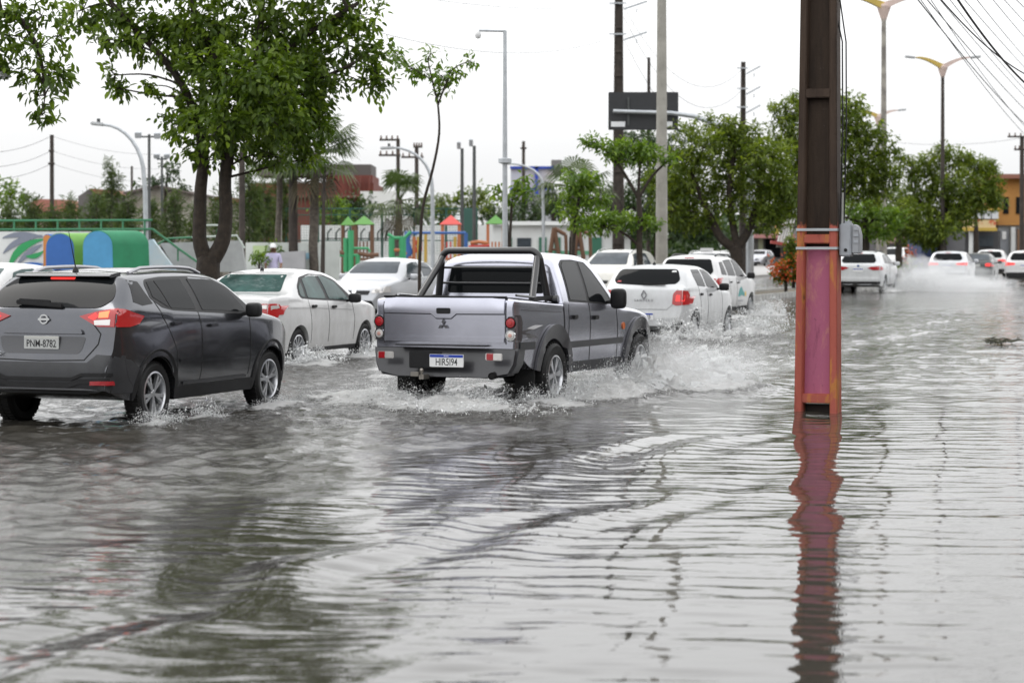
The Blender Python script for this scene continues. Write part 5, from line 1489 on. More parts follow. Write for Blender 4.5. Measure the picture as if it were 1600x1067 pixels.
tree('shade_tree', 'broad tree with leaning dark trunks standing behind the taxi', 76, [
    [(1152, 460, 12), (1150, 410, 11), (1148, 385, 11)], [(1148, 390, 8), (1122, 365, 7), (1105, 330, 5), (1080, 270, 3)], [(1150, 390, 8), (1172, 355, 7), (1185, 310, 5), (1190, 250, 3)], [(1150, 380, 6), (1140, 300, 5), (1150, 230, 3)]],
    [(1068, 255, 34, 30), (1098, 232, 36, 30), (1075, 205, 26, 14), (1118, 200, 30, 20), (1140, 225, 40, 34), (1180, 250, 44, 34), (1090, 290, 44, 32), (1140, 285, 46, 36), (1190, 300, 44, 32), (1225, 285, 34, 36), (1120, 325, 46, 22), (1180, 335, 44, 20), (1215, 330, 30, 20), (1060, 300, 34, 34), (1050, 330, 30, 26), (1100, 345, 24, 16), (1140, 250, 60, 50, 1.2), (1060, 340, 36, 24, 1), (1090, 350, 40, 18, 1.5), (1200, 350, 40, 18, 1.5), (1030, 290, 26, 40, 1), (1240, 310, 30, 30), (1175, 220, 40, 30), (1210, 245, 36, 30), (1150, 195, 26, 14)],
    LEAF_C, .19, dens=1.5, seed=9, per=9)
tree('shade_tree', 'dark green tree behind the black sign board', 112, [
    [(1030, 440, 10), (1032, 380, 9), (1035, 320, 7), (1040, 260, 5)], [(1032, 360, 6), (1070, 330, 4)], [(1032, 350, 6), (985, 320, 4)]],
    [(1020, 225, 40, 26), (985, 215, 22, 14), (1062, 235, 36, 30), (1035, 270, 50, 34), (1000, 310, 40, 34), (1060, 315, 46, 40), (1030, 350, 50, 30), (1080, 360, 36, 26), (985, 355, 30, 26), (1110, 365, 30, 18)],
    LEAF_D, .22, dens=1.5, seed=10, per=8)
tree('shade_tree', 'big olive green tree rising behind the painted pole', 91, [
    [(1300, 440, 10), (1300, 370, 9), (1300, 310, 8), (1298, 250, 5)], [(1300, 320, 6), (1340, 280, 4)], [(1300, 320, 6), (1255, 270, 4)]],
    [(1228, 175, 26, 22), (1255, 192, 36, 30), (1245, 158, 16, 14), (1310, 185, 42, 34), (1330, 165, 26, 16), (1345, 205, 38, 34), (1375, 235, 30, 32), (1298, 235, 56, 40), (1345, 260, 44, 36), (1250, 245, 44, 44), (1385, 275, 26, 28), (1318, 290, 56, 26), (1258, 300, 44, 26), (1365, 300, 36, 20), (1225, 215, 24, 26), (1215, 330, 20, 16)],
    LEAF_C, .20, dens=2.0, seed=11, per=9)
tree('shade_tree', 'rounded tree with hanging foliage by the orange shops', 118, [
    [(1472, 425, 8), (1472, 380, 7), (1474, 330, 6), (1480, 280, 4)], [(1473, 340, 5), (1430, 310, 3)], [(1473, 340, 5), (1520, 300, 3)]],
    [(1425, 272, 24, 24), (1412, 246, 13, 9), (1455, 258, 30, 20), (1475, 238, 16, 12), (1500, 250, 32, 20), (1530, 262, 24, 22), (1550, 288, 20, 26), (1500, 290, 50, 30), (1450, 300, 44, 30), (1535, 315, 26, 20), (1490, 330, 48, 22), (1430, 335, 36, 22), (1465, 358, 44, 18), (1420, 362, 30, 14), (1455, 380, 20, 14), (1390, 345, 26, 18), (1560, 310, 14, 16), (1545, 262, 16, 14), (1440, 372, 30, 12)],
    LEAF_C, .24, dens=2.2, seed=12, per=9)
tree('shade_tree', 'low spreading tree between the painted pole and the rounded tree', 97, [
    [(1352, 430, 7), (1352, 385, 6), (1352, 340, 5)], [(1352, 350, 3), (1320, 340, 2)], [(1352, 350, 3), (1390, 335, 2)]],
    [(1330, 325, 30, 18), (1365, 330, 34, 18), (1395, 340, 24, 16), (1340, 352, 34, 16), (1375, 362, 30, 14), (1325, 370, 18, 12)], LEAF_B, .22, dens=2.2, seed=13, per=8)

tree('shade_tree', 'dense green tree filling in below the median lamp behind the low spreading tree', 136, [[(1405, 420, 6), (1405, 360, 5), (1405, 320, 3)]],
    [(1380, 310, 34, 24), (1415, 320, 34, 24), (1395, 340, 40, 22), (1430, 345, 30, 20), (1360, 350, 30, 20), (1405, 368, 40, 14)], LEAF_C, .26, dens=1.6, seed=14, per=8)
tree('shade_tree', 'dark tree mass between the taxi tree and the painted pole', 140, [[(1225, 420, 6), (1225, 360, 5), (1225, 320, 3)]],
    [(1200, 290, 36, 30), (1235, 300, 34, 30), (1215, 330, 40, 24), (1185, 345, 30, 18), (1245, 345, 30, 18), (1270, 330, 30, 24), (1285, 350, 24, 16)], LEAF_C, .26, dens=1.5, seed=15, per=8)
tree('shade_tree', 'low leafy tree screening the yellow shop', 146, [[(1525, 425, 5), (1525, 370, 4), (1525, 330, 2)]],
    [(1510, 310, 26, 18), (1540, 305, 22, 18), (1500, 335, 24, 16), (1555, 318, 14, 14), (1488, 350, 18, 14)], LEAF_C, .26, dens=1.5, seed=16, per=8)
# feathery casuarinas behind the mural wall and other park trees
for i, (px_, top, w_, D_) in enumerate([(14, 318, 20, 98), (48, 312, 18, 102), (82, 322, 18, 97), (112, 308, 17, 104), (150, 300, 18, 96), (174, 258, 15, 101), (200, 308, 17, 99), (236, 312, 18, 103), (272, 300, 17, 98), (345, 296, 18, 96), (388, 262, 20, 92), (412, 286, 18, 99), (440, 252, 18, 101), (305, 318, 18, 101)]):
    mid = (top + 378) / 2
    tree('casuarina_tree', ['feathery', 'wispy', 'drooping'][i % 3] + ' grey-green casuarina ' + ['at the left edge behind the railing', 'behind the railing, second from the left edge', 'above the mural swirls', 'left of the old shed', 'before the old shed roof', 'standing tallest before the old shed', 'right of the tallest one by the shed', 'beside the curved lamp post', 'below the floodlight masts', 'right of the forked trunk', 'tall and pale by the wooden posts', 'right of the first wooden post', 'by the second wooden post', 'just left of the forked trunk'][i], D_, [
        [(px_, 400, 2.5), (px_ + 1, mid, 1.8), (px_, top + 10, .8)]],
        [(px_ + random.uniform(-4, 4), y_, w_ * k_, (378 - top) * .16) for y_, k_ in ((top + 8, .35), (top + (378 - top) * .25, .65), (top + (378 - top) * .45, .9), (top + (378 - top) * .65, 1.05), (top + (378 - top) * .88, 1.1))],
        LEAF_N, .30, dens=6.5, seed=40 + i, per=9, droop=.05, ratio=.16, bark=BARK2, group='casuarinas behind the mural')
tree('layered_tree', 'umbrella-shaped tree with flat dark tiers above the old shed', 112, [[(258, 400, 3), (258, 320, 2.5), (262, 270, 1.5)]],
     [(262, 262, 14, 6), (276, 268, 10, 5), (240, 282, 22, 5), (262, 280, 24, 6), (285, 292, 14, 4), (222, 290, 10, 4)], LEAF_D, .30, dens=1.2, seed=60, per=8)
tree('park_tree', 'round light green tree at the left edge of the skyline', 125, [[(12, 400, 4), (12, 330, 3)]], [(10, 292, 22, 12), (20, 305, 24, 16), (0, 315, 20, 20), (30, 325, 14, 14)], LEAF_B, .3, dens=.9, seed=61, per=8)
tree('park_tree', 'low dark rounded tree left of the utility pole', 130, [[(48, 400, 4), (48, 330, 3)]], [(48, 308, 18, 6), (40, 318, 16, 9), (62, 318, 14, 8)], LEAF_D, .3, dens=1, seed=62, per=8)
for i, (px_, y_, r_, D_, lf, lb) in enumerate([(524, 332, 34, 118, LEAF_B, 'light green tree below the red brick block'), (554, 328, 32, 119, LEAF_D, 'dark green tree left of the white block'), (690, 322, 26, 150, LEAF_C, 'olive tree behind the slender young tree'),
        (738, 312, 26, 150, LEAF_C, 'olive tree behind the twin floodlight masts'), (765, 330, 20, 152, LEAF_D, 'dark tree left of the camera mast'), (655, 330, 18, 152, LEAF_D, 'dark tree behind the bent lamp arm'), (830, 328, 26, 140, LEAF_D, 'dark tree under the blue billboard'), (865, 322, 24, 138, LEAF_D, 'dark tree right of the blue billboard'), (955, 310, 30, 138, LEAF_D, 'dark tree behind the layered tree'),
        (800, 335, 18, 145, LEAF_D, 'dark tree behind the smallest young tree'), (600, 335, 20, 150, LEAF_C, 'olive tree between the fan palms')]):
    tree('park_tree', lb, D_, [[(px_, 400, 3.5), (px_, y_ + 10, 3)]], [(px_, y_ - r_ * .35, r_ * .6, r_ * .5), (px_ - r_ * .5, y_, r_ * .6, r_ * .5), (px_ + r_ * .5, y_, r_ * .6, r_ * .5), (px_, y_ + r_ * .4, r_ * .9, r_ * .5)], lf, .32, dens=1.5, seed=70 + i, per=8, group='park trees on the skyline')
for i, (px_, y_, r_, D_, lb) in enumerate([(360, 408, 17, 66, 'round bush under the forked trunk'), (425, 388, 20, 72, 'light bush beside the person in the cap'), (405, 400, 12, 70, 'small bush between trunk and wooden post')]):
    tree('bush', lb, D_, [[(px_, 430, 2), (px_, y_ + 6, 1.5)]], [(px_, y_, r_, r_ * .55), (px_ - r_ * .5, y_ + 6, r_ * .6, r_ * .4), (px_ + r_ * .5, y_ + 5, r_ * .6, r_ * .4)], LEAF_B, .16, dens=1.0, seed=90 + i, per=8, cat='bush', base_z=.1)

# fan palms
def palm(label, px_, ytop, D, tr, L, n, seed, skirt=True):
    rng = random.Random(seed); s = F / D
    base = at(px_, 400, D); base.z = GROUND_Z
    root = thing('fan_palm', label, 'palm', base, group='fan palms in the park')
    top = at(px_ + 6, ytop, D)
    mb = MB(); limb(mb, [(*(base - Vector((0, 0, .1))), tr * 1.15), (*base.lerp(top, .5), tr), (*top, tr * .9)], 10)
    mb.build('trunk', BARK2, root, smooth=True, origin=base)
    for k in range(n):
        az = k * 2.4 + rng.uniform(-.3, .3); el_ = rng.uniform(-.55, 1.35)
        dead = skirt and k > n * .9
        if dead: el_ = rng.uniform(-1.3, -.9)
        d = Vector((math.cos(az) * math.cos(el_), math.sin(az) * math.cos(el_), math.sin(el_)))
        pl = L * rng.uniform(.55, .75)
        hub = top + d * pl - Vector((0, 0, .12 * pl))
        m = MB()
        m.tube([top - Vector((0, 0, .1)), top.lerp(hub, .5) + Vector((0, 0, .05)), hub], [.03, .02, .014], 5)
        sd = d.cross(Vector((0, 0, 1))).normalized(); nm = sd.cross(d)
        nb_ = 17
        for j in range(nb_):
            a = (j / (nb_ - 1) - .5) * 3.9
            e = (d * math.cos(a) + sd * math.sin(a)).normalized()
            ln = L * (.62 - .1 * abs(a) / 1.9) * rng.uniform(.9, 1.05)
            w = sd * math.cos(a) - d * math.sin(a)
            p1 = hub + e * ln * .6 + nm * .06; p2 = hub + e * ln + Vector((0, 0, -.35 * ln)) * rng.uniform(.5, 1.3)
            wd = .028 * L
            m.add([hub, p1 + w * wd, p2, p1 - w * wd], [(0, 1, 2, 3)])
        o = m.build('frond', MATS.get('palm_dead') if dead and 'palm_dead' in MATS else LEAF_P, root, origin=base)
        t_ = o.data.attributes.new('tint', 'FLOAT', 'POINT'); t_.data.foreach_set('value', np.full(len(o.data.vertices), rng.uniform(.1, .9), np.float32))
M('palm_dead', (.07, .058, .03), .8)
palm('tall fan palm with swaying fronds right of the shade tree', 488, 240, 72, .15, 1.5, 34, 1)
palm('small fan palm in front of the white block', 618, 312, 100, .17, 1.5, 24, 2)
palm('shaggy fan palm left of the black power pole', 893, 292, 96, .18, 1.7, 26, 3)
palm('fan palm tuft half hidden behind the shade tree crown', 432, 250, 72.5, .10, 1.2, 18, 4, False)
# ------------------------------------------------------------------ poles, lamps, signs, wires
CONCP = M('pole_concrete', (.36, .345, .31), .8, col2=(.24, .23, .205), scale=2.2, bump=.3, bscale=14)
WOODP = M('pole_dark', (.045, .036, .03), .85, var=.45, scale=3.5, bump=.4, bscale=20)
STEEL = M('galvanised', (.42, .44, .46), .45, .5, var=.15, scale=4)
DSTEEL = M('dark_steel', (.07, .075, .075), .5, .3, var=.2, scale=4)
RUSTW = M('weathered_pole', (.17, .155, .14), .8, col2=(.34, .32, .28), scale=1.6, thr=(.42, .6))

def post(name, label, cat, px_, ytop, D, r0, r1, mat, group=None, n=10, base_z=-.1, lean=0.0, ybase=None):
    base = at(px_, 400, D); base.z = base_z
    root = thing(name, label, cat, base, group=group)
    top = at(px_ + lean, ytop, D)
    MB().tube([base, base.lerp(top, .33), base.lerp(top, .66), top], [r0, r0 * .67 + r1 * .33, r0 * .33 + r1 * .67, r1], n).build('post', mat, root, smooth=True, origin=base)
    return root, base, top
def part(root, base, name, mb, mat, **k):
    return mb.build(name, mat, root, origin=base, **k)

# near painted pole: two tapering flanges and a recessed web, paint below and bare concrete above
def painted(name, paint, paint2, rawc, raw2, zcut):
    m = bpy.data.materials.new(name); m.use_nodes = True; MATS[name] = m
    nt = m.node_tree; b = nt.nodes['Principled BSDF']; K = nt.links
    t = nt.nodes.new('ShaderNodeTexCoord'); sp_ = nt.nodes.new('ShaderNodeSeparateXYZ'); K.new(t.outputs['Object'], sp_.inputs[0])
    def noise(sc_, det=6, map_=(1, 1, 1), ds=0.0):
        mp_ = nt.nodes.new('ShaderNodeMapping'); mp_.inputs['Scale'].default_value = map_; K.new(t.outputs['Object'], mp_.inputs[0])
        n = nt.nodes.new('ShaderNodeTexNoise'); n.inputs['Scale'].default_value = sc_; n.inputs['Detail'].default_value = det; n.inputs['Roughness'].default_value = .68; n.inputs['Distortion'].default_value = ds
        K.new(mp_.outputs[0], n.inputs['Vector']); return n.outputs['Fac']
    def ramp(f, stops):
        r = nt.nodes.new('ShaderNodeValToRGB')
        while len(r.color_ramp.elements) < len(stops): r.color_ramp.elements.new(.5)
        for e, (p, c) in zip(r.color_ramp.elements, stops): e.position = p; e.color = (*c, 1)
        K.new(f, r.inputs['Fac']); return r.outputs['Color']
    pc = ramp(noise(3.6, 8, (1.6, 1.6, .38), .6), [(.30, tuple(k * .6 for k in paint)), (.42, paint), (.52, paint), (.60, paint2), (.70, (.12, .05, .04))])
    rc = ramp(noise(2.0, 8, (3, 3, .35)), [(.32, rawc), (.68, raw2)])
    ma = nt.nodes.new('ShaderNodeMath'); ma.operation = 'MULTIPLY_ADD'; ma.inputs[1].default_value = .5; K.new(noise(5, 6), ma.inputs[0]); K.new(sp_.outputs['Z'], ma.inputs[2])
    mr = nt.nodes.new('ShaderNodeMapRange'); mr.inputs['From Min'].default_value = zcut + .2; mr.inputs['From Max'].default_value = zcut + .27; K.new(ma.outputs[0], mr.inputs['Value'])
    mx = nt.nodes.new('ShaderNodeMix'); mx.data_type = 'RGBA'; K.new(mr.outputs[0], mx.inputs['Factor']); K.new(pc, mx.inputs['A']); K.new(rc, mx.inputs['B'])
    # chips showing concrete through the paint
    ch_ = ramp(noise(14, 8), [(.66, (0, 0, 0)), (.70, (1, 1, 1))])
    mx2 = nt.nodes.new('ShaderNodeMix'); mx2.data_type = 'RGBA'; K.new(ch_, mx2.inputs['Factor']); K.new(mx.outputs['Result'], mx2.inputs['A']); mx2.inputs['B'].default_value = (.06, .045, .04, 1)
    K.new(mx2.outputs['Result'], b.inputs['Base Color']); b.inputs['Roughness'].default_value = .62; b.inputs['Specular IOR Level'].default_value = .2
    bp = nt.nodes.new('ShaderNodeBump'); bp.inputs['Strength'].default_value = .4; bp.inputs['Distance'].default_value = .01; K.new(noise(22, 6), bp.inputs['Height']); K.new(bp.outputs[0], b.inputs['Normal'])
    return m
PINK = painted('web_paint_pink', (.40, .12, .20), (.48, .20, .20), (.016, .010, .007), (.045, .029, .019), 1.95)
ORNG = painted('flange_paint_orange', (.37, .095, .07), (.45, .18, .05), (.024, .015, .011), (.070, .047, .033), 2.15)
Dp = 23.7
pb_ = at(1278, 648, Dp); pb_.z = -.12
pole = thing('power_pole', 'double-T concrete power pole painted pink and orange at its foot', 'pole', pb_, -TH * .9)
def pole_w(z): return .47 - .017 * z          # overall width, tapering
def flange(sg):
    m = MB()
    for z0, z1 in [(i * .25, (i + 1) * .25) for i in range(28)]:
        pass
    zs = [0, 2, 4, 7.5]
    ring_ = []
    for z in zs:
        w = pole_w(z); tw_ = .075; dp = .30 - .010 * z
        xo, xi = sg * w / 2, sg * (w / 2 - tw_)
        ring_.append([(xo, -dp / 2, z), (xi, -dp / 2, z), (xi - sg * .015, -dp / 2 + .05, z), (xi - sg * .015, dp / 2 - .05, z), (xi, dp / 2, z), (xo, dp / 2, z)])
    vs = [p for r_ in ring_ for p in r_]; fs = []
    for i in range(len(zs) - 1):
        for k in range(6): fs.append((i * 6 + k, i * 6 + (k + 1) % 6, (i + 1) * 6 + (k + 1) % 6, (i + 1) * 6 + k))
    fs += [tuple(range(6)), tuple(range(18, 24))]
    m.add(vs, fs); return m
for sg in (1, -1): flange(sg).build('flange', ORNG, pole, bevel=.008)
m = MB()
for z0, z1 in ((.30, 1.92), (2.02, 3.52), (3.62, 7.5)):
    w0, w1 = pole_w(z0) - .14, pole_w(z1) - .14
    m.add([(-w0 / 2, -.035, z0), (w0 / 2, -.035, z0), (w0 / 2, .035, z0), (-w0 / 2, .035, z0), (-w1 / 2, -.035, z1), (w1 / 2, -.035, z1), (w1 / 2, .035, z1), (-w1 / 2, .035, z1)],
          [(0, 1, 5, 4), (1, 2, 6, 5), (2, 3, 7, 6), (3, 0, 4, 7), (0, 3, 2, 1), (4, 5, 6, 7)])
m.build('web', PINK, pole)
for z in (.27, 2.0, 3.57):
    m = MB(); w = pole_w(z) - .13; m.box((0, -.01, z), (w, .24, .10)); m.build('cross_web', ORNG, pole, bevel=.01)
m = MB(); m.box((0, .06, .10), (.32, .08, .20)); m.build('foot_recess', M('recess_shade', (.03, .022, .02), .9), pole)  # dark box behind the opening paints the cavity's shade
m = MB(); m.box((0, .0, 1.95), (.30, .06, .06)); m.build('web_recess', M('recess_shade', (.03, .022, .02), .9), pole)  # dark box paints shade into the gap between web panels
for z in (1.90, 2.10):
    w = pole_w(z); m = MB()
    m.box((0, -.152, z), (w + .012, .006, .028)); m.box((w / 2 + .004, 0, z), (.006, .30, .028)); m.box((-w / 2 - .004, 0, z), (.006, .30, .028)); m.box((0, .152, z), (w + .012, .006, .028))
    m.build('steel_strap', STEEL, pole)
# grey meter box strapped to its side, with a conduit and cables
mbx = thing('meter_box', 'grey meter box strapped to the side of the painted pole', 'box', pb_ + Vector((.27, -.02, 1.82)), -TH * .9)
GBOX = M('box_grey', (.36, .38, .41), .5, var=.12, scale=6)
m = MB(); m.box((.035, -.03, .17), (.13, .22, .36)); m.build('box_body', GBOX, mbx, bevel=.015)
m = MB(); m.prism([(.0, -.0), (.10, -.0), (.10, .20), (.07, .30), (0, .32)], lambda p: Vector((.105 + p[0] * .85, -.13, .02 + p[1])), lambda p: Vector((.105 + p[0] * .85, .08, .02 + p[1]))); m.build('box_cover', M('cover_grey', (.30, .31, .33), .5, var=.15, scale=6), mbx, bevel=.012)
for z in (.29, .22, .15): 
    m = MB(); m.box((.15, -.135, z), (.05, .006, .03)); m.build('cover_rib', GBOX, mbx)
m = MB(); m.lathe([(.018, 0), (.018, .012), (0, .012)], Matrix.Translation((.04, -.141, .06)) @ Matrix.Rotation(math.pi / 2, 4, 'X'), 12); m.build('cable_hole', GAP, mbx)
m = MB(); m.box((.05, -.03, .362), (.06, .1, .02)); m.build('box_lug', GBOX, mbx)
cond = MB().tube([pb_ + Vector((.235, -.05, 2.12)), pb_ + Vector((.24, -.05, 2.5))], .018, 8).build('conduit', M('conduit_white', (.5, .5, .48), .5), None, smooth=True, origin=pb_ + Vector((.235, -.05, 2.12)))
tag(cond, 'short white conduit on the painted pole above the meter box', 'conduit')
for i, (dx, xt) in enumerate(((.215, 1300), (.255, 1311))):
    p1 = at(xt, -10, Dp - .05)
    o = MB().tube([pb_ + Vector((dx, -.1, 2.15)), pb_ + Vector((dx + .02, -.1, 3.2)), Vector((pb_.x + dx + .01, pb_.y - .1, 4.0)), p1], .008, 6).build('service_cable', M('cable_black', (.012, .012, .013), .6), None, smooth=True, origin=pb_ + Vector((dx, -.1, 2.15)))
    tag(o, ['thin black cable running up against the painted pole', 'thin black cable hanging just clear of the painted pole'][i], 'cable')

# big dark double-T power poles down the median
def dark_pole(label, px_, ytop, D, w0, w1, arms, group='dark power poles'):
    base = at(px_, 400, D); base.z = -.1
    root = thing('power_pole', label, 'pole', base, group=group)
    top = at(px_, ytop, D); H = top.z - base.z
    for sg in (1, -1):
        m = MB(); a, b2 = w0 / 2, w1 / 2
        x = lambda w, t: sg * (w - t)
        m.add([(x(a, 0), -.12, 0), (x(a, .09), -.12, 0), (x(a, .09), .12, 0), (x(a, 0), .12, 0), (x(b2, 0), -.1, H), (x(b2, .07), -.1, H), (x(b2, .07), .1, H), (x(b2, 0), .1, H)],
              [(0, 1, 5, 4), (1, 2, 6, 5), (2, 3, 7, 6), (3, 0, 4, 7), (0, 3, 2, 1), (4, 5, 6, 7)])
        m.build('flange', WOODP, root)
    m = MB(); a, b2 = w0 / 2 - .08, w1 / 2 - .06
    m.add([(-a, -.03, 0), (a, -.03, 0), (a, .03, 0), (-a, .03, 0), (-b2, -.03, H), (b2, -.03, H), (b2, .03, H), (-b2, .03, H)], [(0, 1, 5, 4), (1, 2, 6, 5), (2, 3, 7, 6), (3, 0, 4, 7), (0, 3, 2, 1), (4, 5, 6, 7)])
    m.build('web', WOODP, root)
    z = .9
    while z < H:
        m = MB(); ww = (w0 + (w1 - w0) * z / H) - .1; m.box((0, 0, z), (ww, .2, .10)); m.build('cross_web', WOODP, root); z += 1.15
    for y_, l in arms:
        za = at(px_, y_, D).z - base.z
        s_ = F / D
        m = MB(); m.bar((w0 * .4, -.1, za - 3 / s_), (w0 * .4 + l / s_, -.1, za + 9 / s_), .06, .09); m.tube([(w0 * .5 + l * .5 / s_, -.1, za - 2 / s_), (w0 * .5 + l * .5 / s_, -.1, za - 8 / s_)], .03, 6)
        m.build('bracket_arm', STEEL, root)
        m = MB(); m.box((-.05, -.14, za + 6 / s_), (w0 + .25, .05, .07)); m.build('insulator_clamp', STEEL, root)
    return root
dark_pole('tall dark power pole rising out of frame behind the sign board', 966, -40, 105, .60, .38, [(12, 36), (60, 36)])
dark_pole('dark power pole with three bracket arms above the taxi', 1160, 97, 128, .42, .26, [(113, 22), (145, 22), (174, 22)])
dark_pole('short dark pole top behind the sign board', 1013, 90, 135, .26, .18, [])
post('concrete_pole', 'pale round concrete pole standing in front of the sign board', 'pole', 1034, -30, 65, .19, .135, CONCP, n=14)
# sign board seen from behind, on a bent arm from a grey mast
mast, mb_, mt_ = post('sign_gantry', 'grey mast with long bent arm carrying the black sign board', 'sign', 1172, 215, 80, .15, .12, STEEL, n=14)
pts = [at(1172, 225, 80), at(1160, 213, 80), at(1130, 198, 80), at(1085, 182, 80), at(1050, 177, 80), at(958, 174, 80)]
part(mast, mb_, 'arm', MB().tube(pts, [.11, .11, .10, .09, .08, .07], 10), STEEL, smooth=True)
a, b2 = at(951, 144, 80.2), at(1060, 203, 80.2)
m = MB(); m.box(((a.x + b2.x) / 2, 80.35, (a.z + b2.z) / 2), (b2.x - a.x, .22, a.z - b2.z)); sb = part(mast, mb_, 'sign_board', m, M('sign_back', (.022, .023, .026), .6, var=.2, scale=2), bevel=.02)
for x_ in (982, 1030):
    m = MB(); p, q = at(x_, 152, 80.1), at(x_, 196, 80.1); m.box(((p.x + q.x) / 2, 80.2, (p.z + q.z) / 2), (.07, .07, p.z - q.z)); part(mast, mb_, 'board_rail', m, DSTEEL)
for x0_, x1_ in ((955, 977), (1040, 1051)):
    p, q = at(x0_, 190, 80.1), at(x1_, 198, 80.1); m = MB(); m.box(((p.x + q.x) / 2, 80.225, (p.z + q.z) / 2), (q.x - p.x, .02, p.z - q.z)); part(mast, mb_, 'white_label', m, M('label_white', (.72, .73, .75), .5))

# camera mast
mast, mb_, mt_ = post('camera_mast', 'tall slim grey mast with a side arm and hanging camera', 'mast', 789, 48, 53, .075, .045, STEEL)
part(mast, mb_, 'arm', MB().tube([at(789, 49, 53), at(748, 48, 53)], .03, 8), STEEL, smooth=True)
m = MB(); c0 = at(747, 52, 53); m.lathe([(0, -.14), (.06, -.12), (.08, -.06), (.07, .0), (.03, .05), (0, .06)], Matrix.Translation(c0), 12); part(mast, mb_, 'camera', m, M('camera_white', (.6, .6, .6), .4), smooth=True)
m = MB(); c0 = at(789, 256, 53); m.lathe([(.09, 0), (.16, .02), (.16, .12), (.09, .14)], Matrix.Translation(c0), 12); part(mast, mb_, 'collar', m, STEEL, smooth=True)

# curved single-arm lamps
def arm_lamp(label, px_, D, arc, head, r=.075, mat=None, group='bent-arm street lamps'):
    base = at(px_, 400, D); base.z = -.05
    root = thing('street_lamp', label, 'lamp', base, group=group)
    P = [base] + [at(x, y, D) for x, y in arc]
    n = len(P)
    part(root, base, 'post', MB().tube(P, [r * (1 - .5 * i / (n - 1)) for i in range(n)], 10), mat or STEEL, smooth=True)
    h0, h1 = at(*head[0], D), at(*head[1], D)
    m = MB(); m.bar(h0, h1, .30, .10); hd_ = part(root, base, 'lamp_head', m, M('lamp_shell', (.45, .46, .47), .45), bevel=.03)
    m = MB(); c0 = h0.lerp(h1, .4); m.tube([c0 + Vector((0, 0, .04)), c0 + Vector((0, 0, .16))], .05, 8); m.build('photocell', DSTEEL, hd_, origin=base)
def arc(x0, y0, x1, y1, n=8):
    """quarter bend from the post top (x0,y0) round to the arm end (x1,y1)"""
    return [(x0 + (x1 - x0) * (1 - math.cos(t)), y0 + (y1 - y0) * math.sin(t)) for t in [i / n * math.pi / 2 for i in range(n + 1)]]
arm_lamp('pale lamp post bending left above the mural', 229, 64, [(227, 300)] + arc(225, 278, 160, 195), [(162, 195), (142, 193)])
arm_lamp('pale lamp post bending left behind the slender young tree', 676, 78, [(676, 330)] + arc(675, 290, 615, 231), [(617, 231), (594, 232)])
arm_lamp('pale lamp post bending left beside the camera mast', 849, 95, [(849, 330)] + arc(848, 290, 796, 256), [(798, 256), (784, 256)])
arm_lamp('lamp with only its grey head in view at the left edge', -60, 31.5, [(-60, 300), (-60, 180)] + arc(-60, 160, -25, 118), [(-8, 118), (14, 119)])

# floodlight masts in the park
def flood(label, px_, ytop, D, heads, r=.07, mat=None):
    root, base, top = post('floodlight_mast', label, 'mast', px_, ytop, D, r, r * .8, mat or DSTEEL, group='floodlight masts')
    if heads:
        x0_, x1_ = min(h[0] for h in heads), max(h[0] for h in heads)
        if x1_ > x0_: part(root, base, 'crossbar', MB().tube([at(x0_, ytop + 4, D), at(x1_, ytop + 4, D)], .04, 6), DSTEEL)
    for x_, y_, w_, h_ in heads:
        m = MB(); c0 = at(x_, y_, D); s_ = F / D; m.box(c0, (w_ / s_, .22, h_ / s_), Matrix.Rotation(.35, 3, 'X')); part(root, base, 'floodlight', m, STEEL, bevel=.02)
flood('floodlight mast nearest the curved lamp post', 233, 210, 88, [(216, 211, 10, 9), (246, 212, 10, 9)])
flood('shorter floodlight mast with a pair of square heads', 253, 245, 104, [(245, 244, 9, 7), (261, 244, 9, 7)])
flood('left one of the two slanted-head floodlight masts', 722, 232, 98, [(717, 227, 6, 11)], .09)
flood('right one of the two slanted-head floodlight masts', 741, 228, 96, [(736, 223, 6, 11)], .09)
post('wooden_post', 'thin dark post left of the shed roof', 'post', 206, 260, 115, .07, .06, WOODP)
post('wooden_post', 'stout dark wooden post nearest the forked trunk', 'post', 378, 234, 70, .11, .09, WOODP, group='stout wooden posts')
post('wooden_post', 'stout dark wooden post beside the fan palm', 'post', 458, 262, 72, .16, .14, WOODP, group='stout wooden posts')
post('wooden_post', 'paler thin post between the two stout wooden ones', 'post', 437, 270, 84, .09, .08, RUSTW)
post('leaning_sapling_stake', 'dark leaning stake beside the palm trunk', 'stake', 503, 250, 71, .08, .05, WOODP, lean=4)
# utility poles with crossarms
def utility(label, px_, ytop, D, arms, r=.10, ins=True):
    root, base, top = post('utility_pole', label, 'pole', px_, ytop, D, r * 1.2, r, WOODP, group='utility poles with crossarms')
    for x0_, x1_, y_ in arms:
        a, b2 = at(x0_, y_, D), at(x1_, y_, D)
        m = MB(); m.bar(a - Vector((0, .1, 0)), b2 - Vector((0, .1, 0)), .09, .11); o = part(root, base, 'crossarm', m, WOODP)
        if ins:
            for k in range(4):
                p = a.lerp(b2, (k + .3) / 3.6) - Vector((0, .1, 0)); m = MB(); m.lathe([(.05, 0), (.06, .08), (.035, .12), (.05, .18), (0, .2)], Matrix.Translation(p + Vector((0, 0, .05))), 8); m.build('insulator', M('insulator_brown', (.12, .08, .06), .4), o, smooth=True, origin=base)
utility('lone utility pole on the left skyline', 81, 211, 118, [(77, 85, 236), (76, 86, 256)], .11, ins=False)
utility('utility pole with two crossarms left of the young tree', 622, 217, 118, [(593, 624, 219), (592, 626, 243)], .10)
utility('utility pole with one crossarm behind the bent lamp arm', 651, 230, 124, [(627, 662, 246), (646, 660, 230)], .11)
utility('plain utility pole right of the camera mast', 818, 221, 140, [(813, 823, 232)], .10, ins=False)
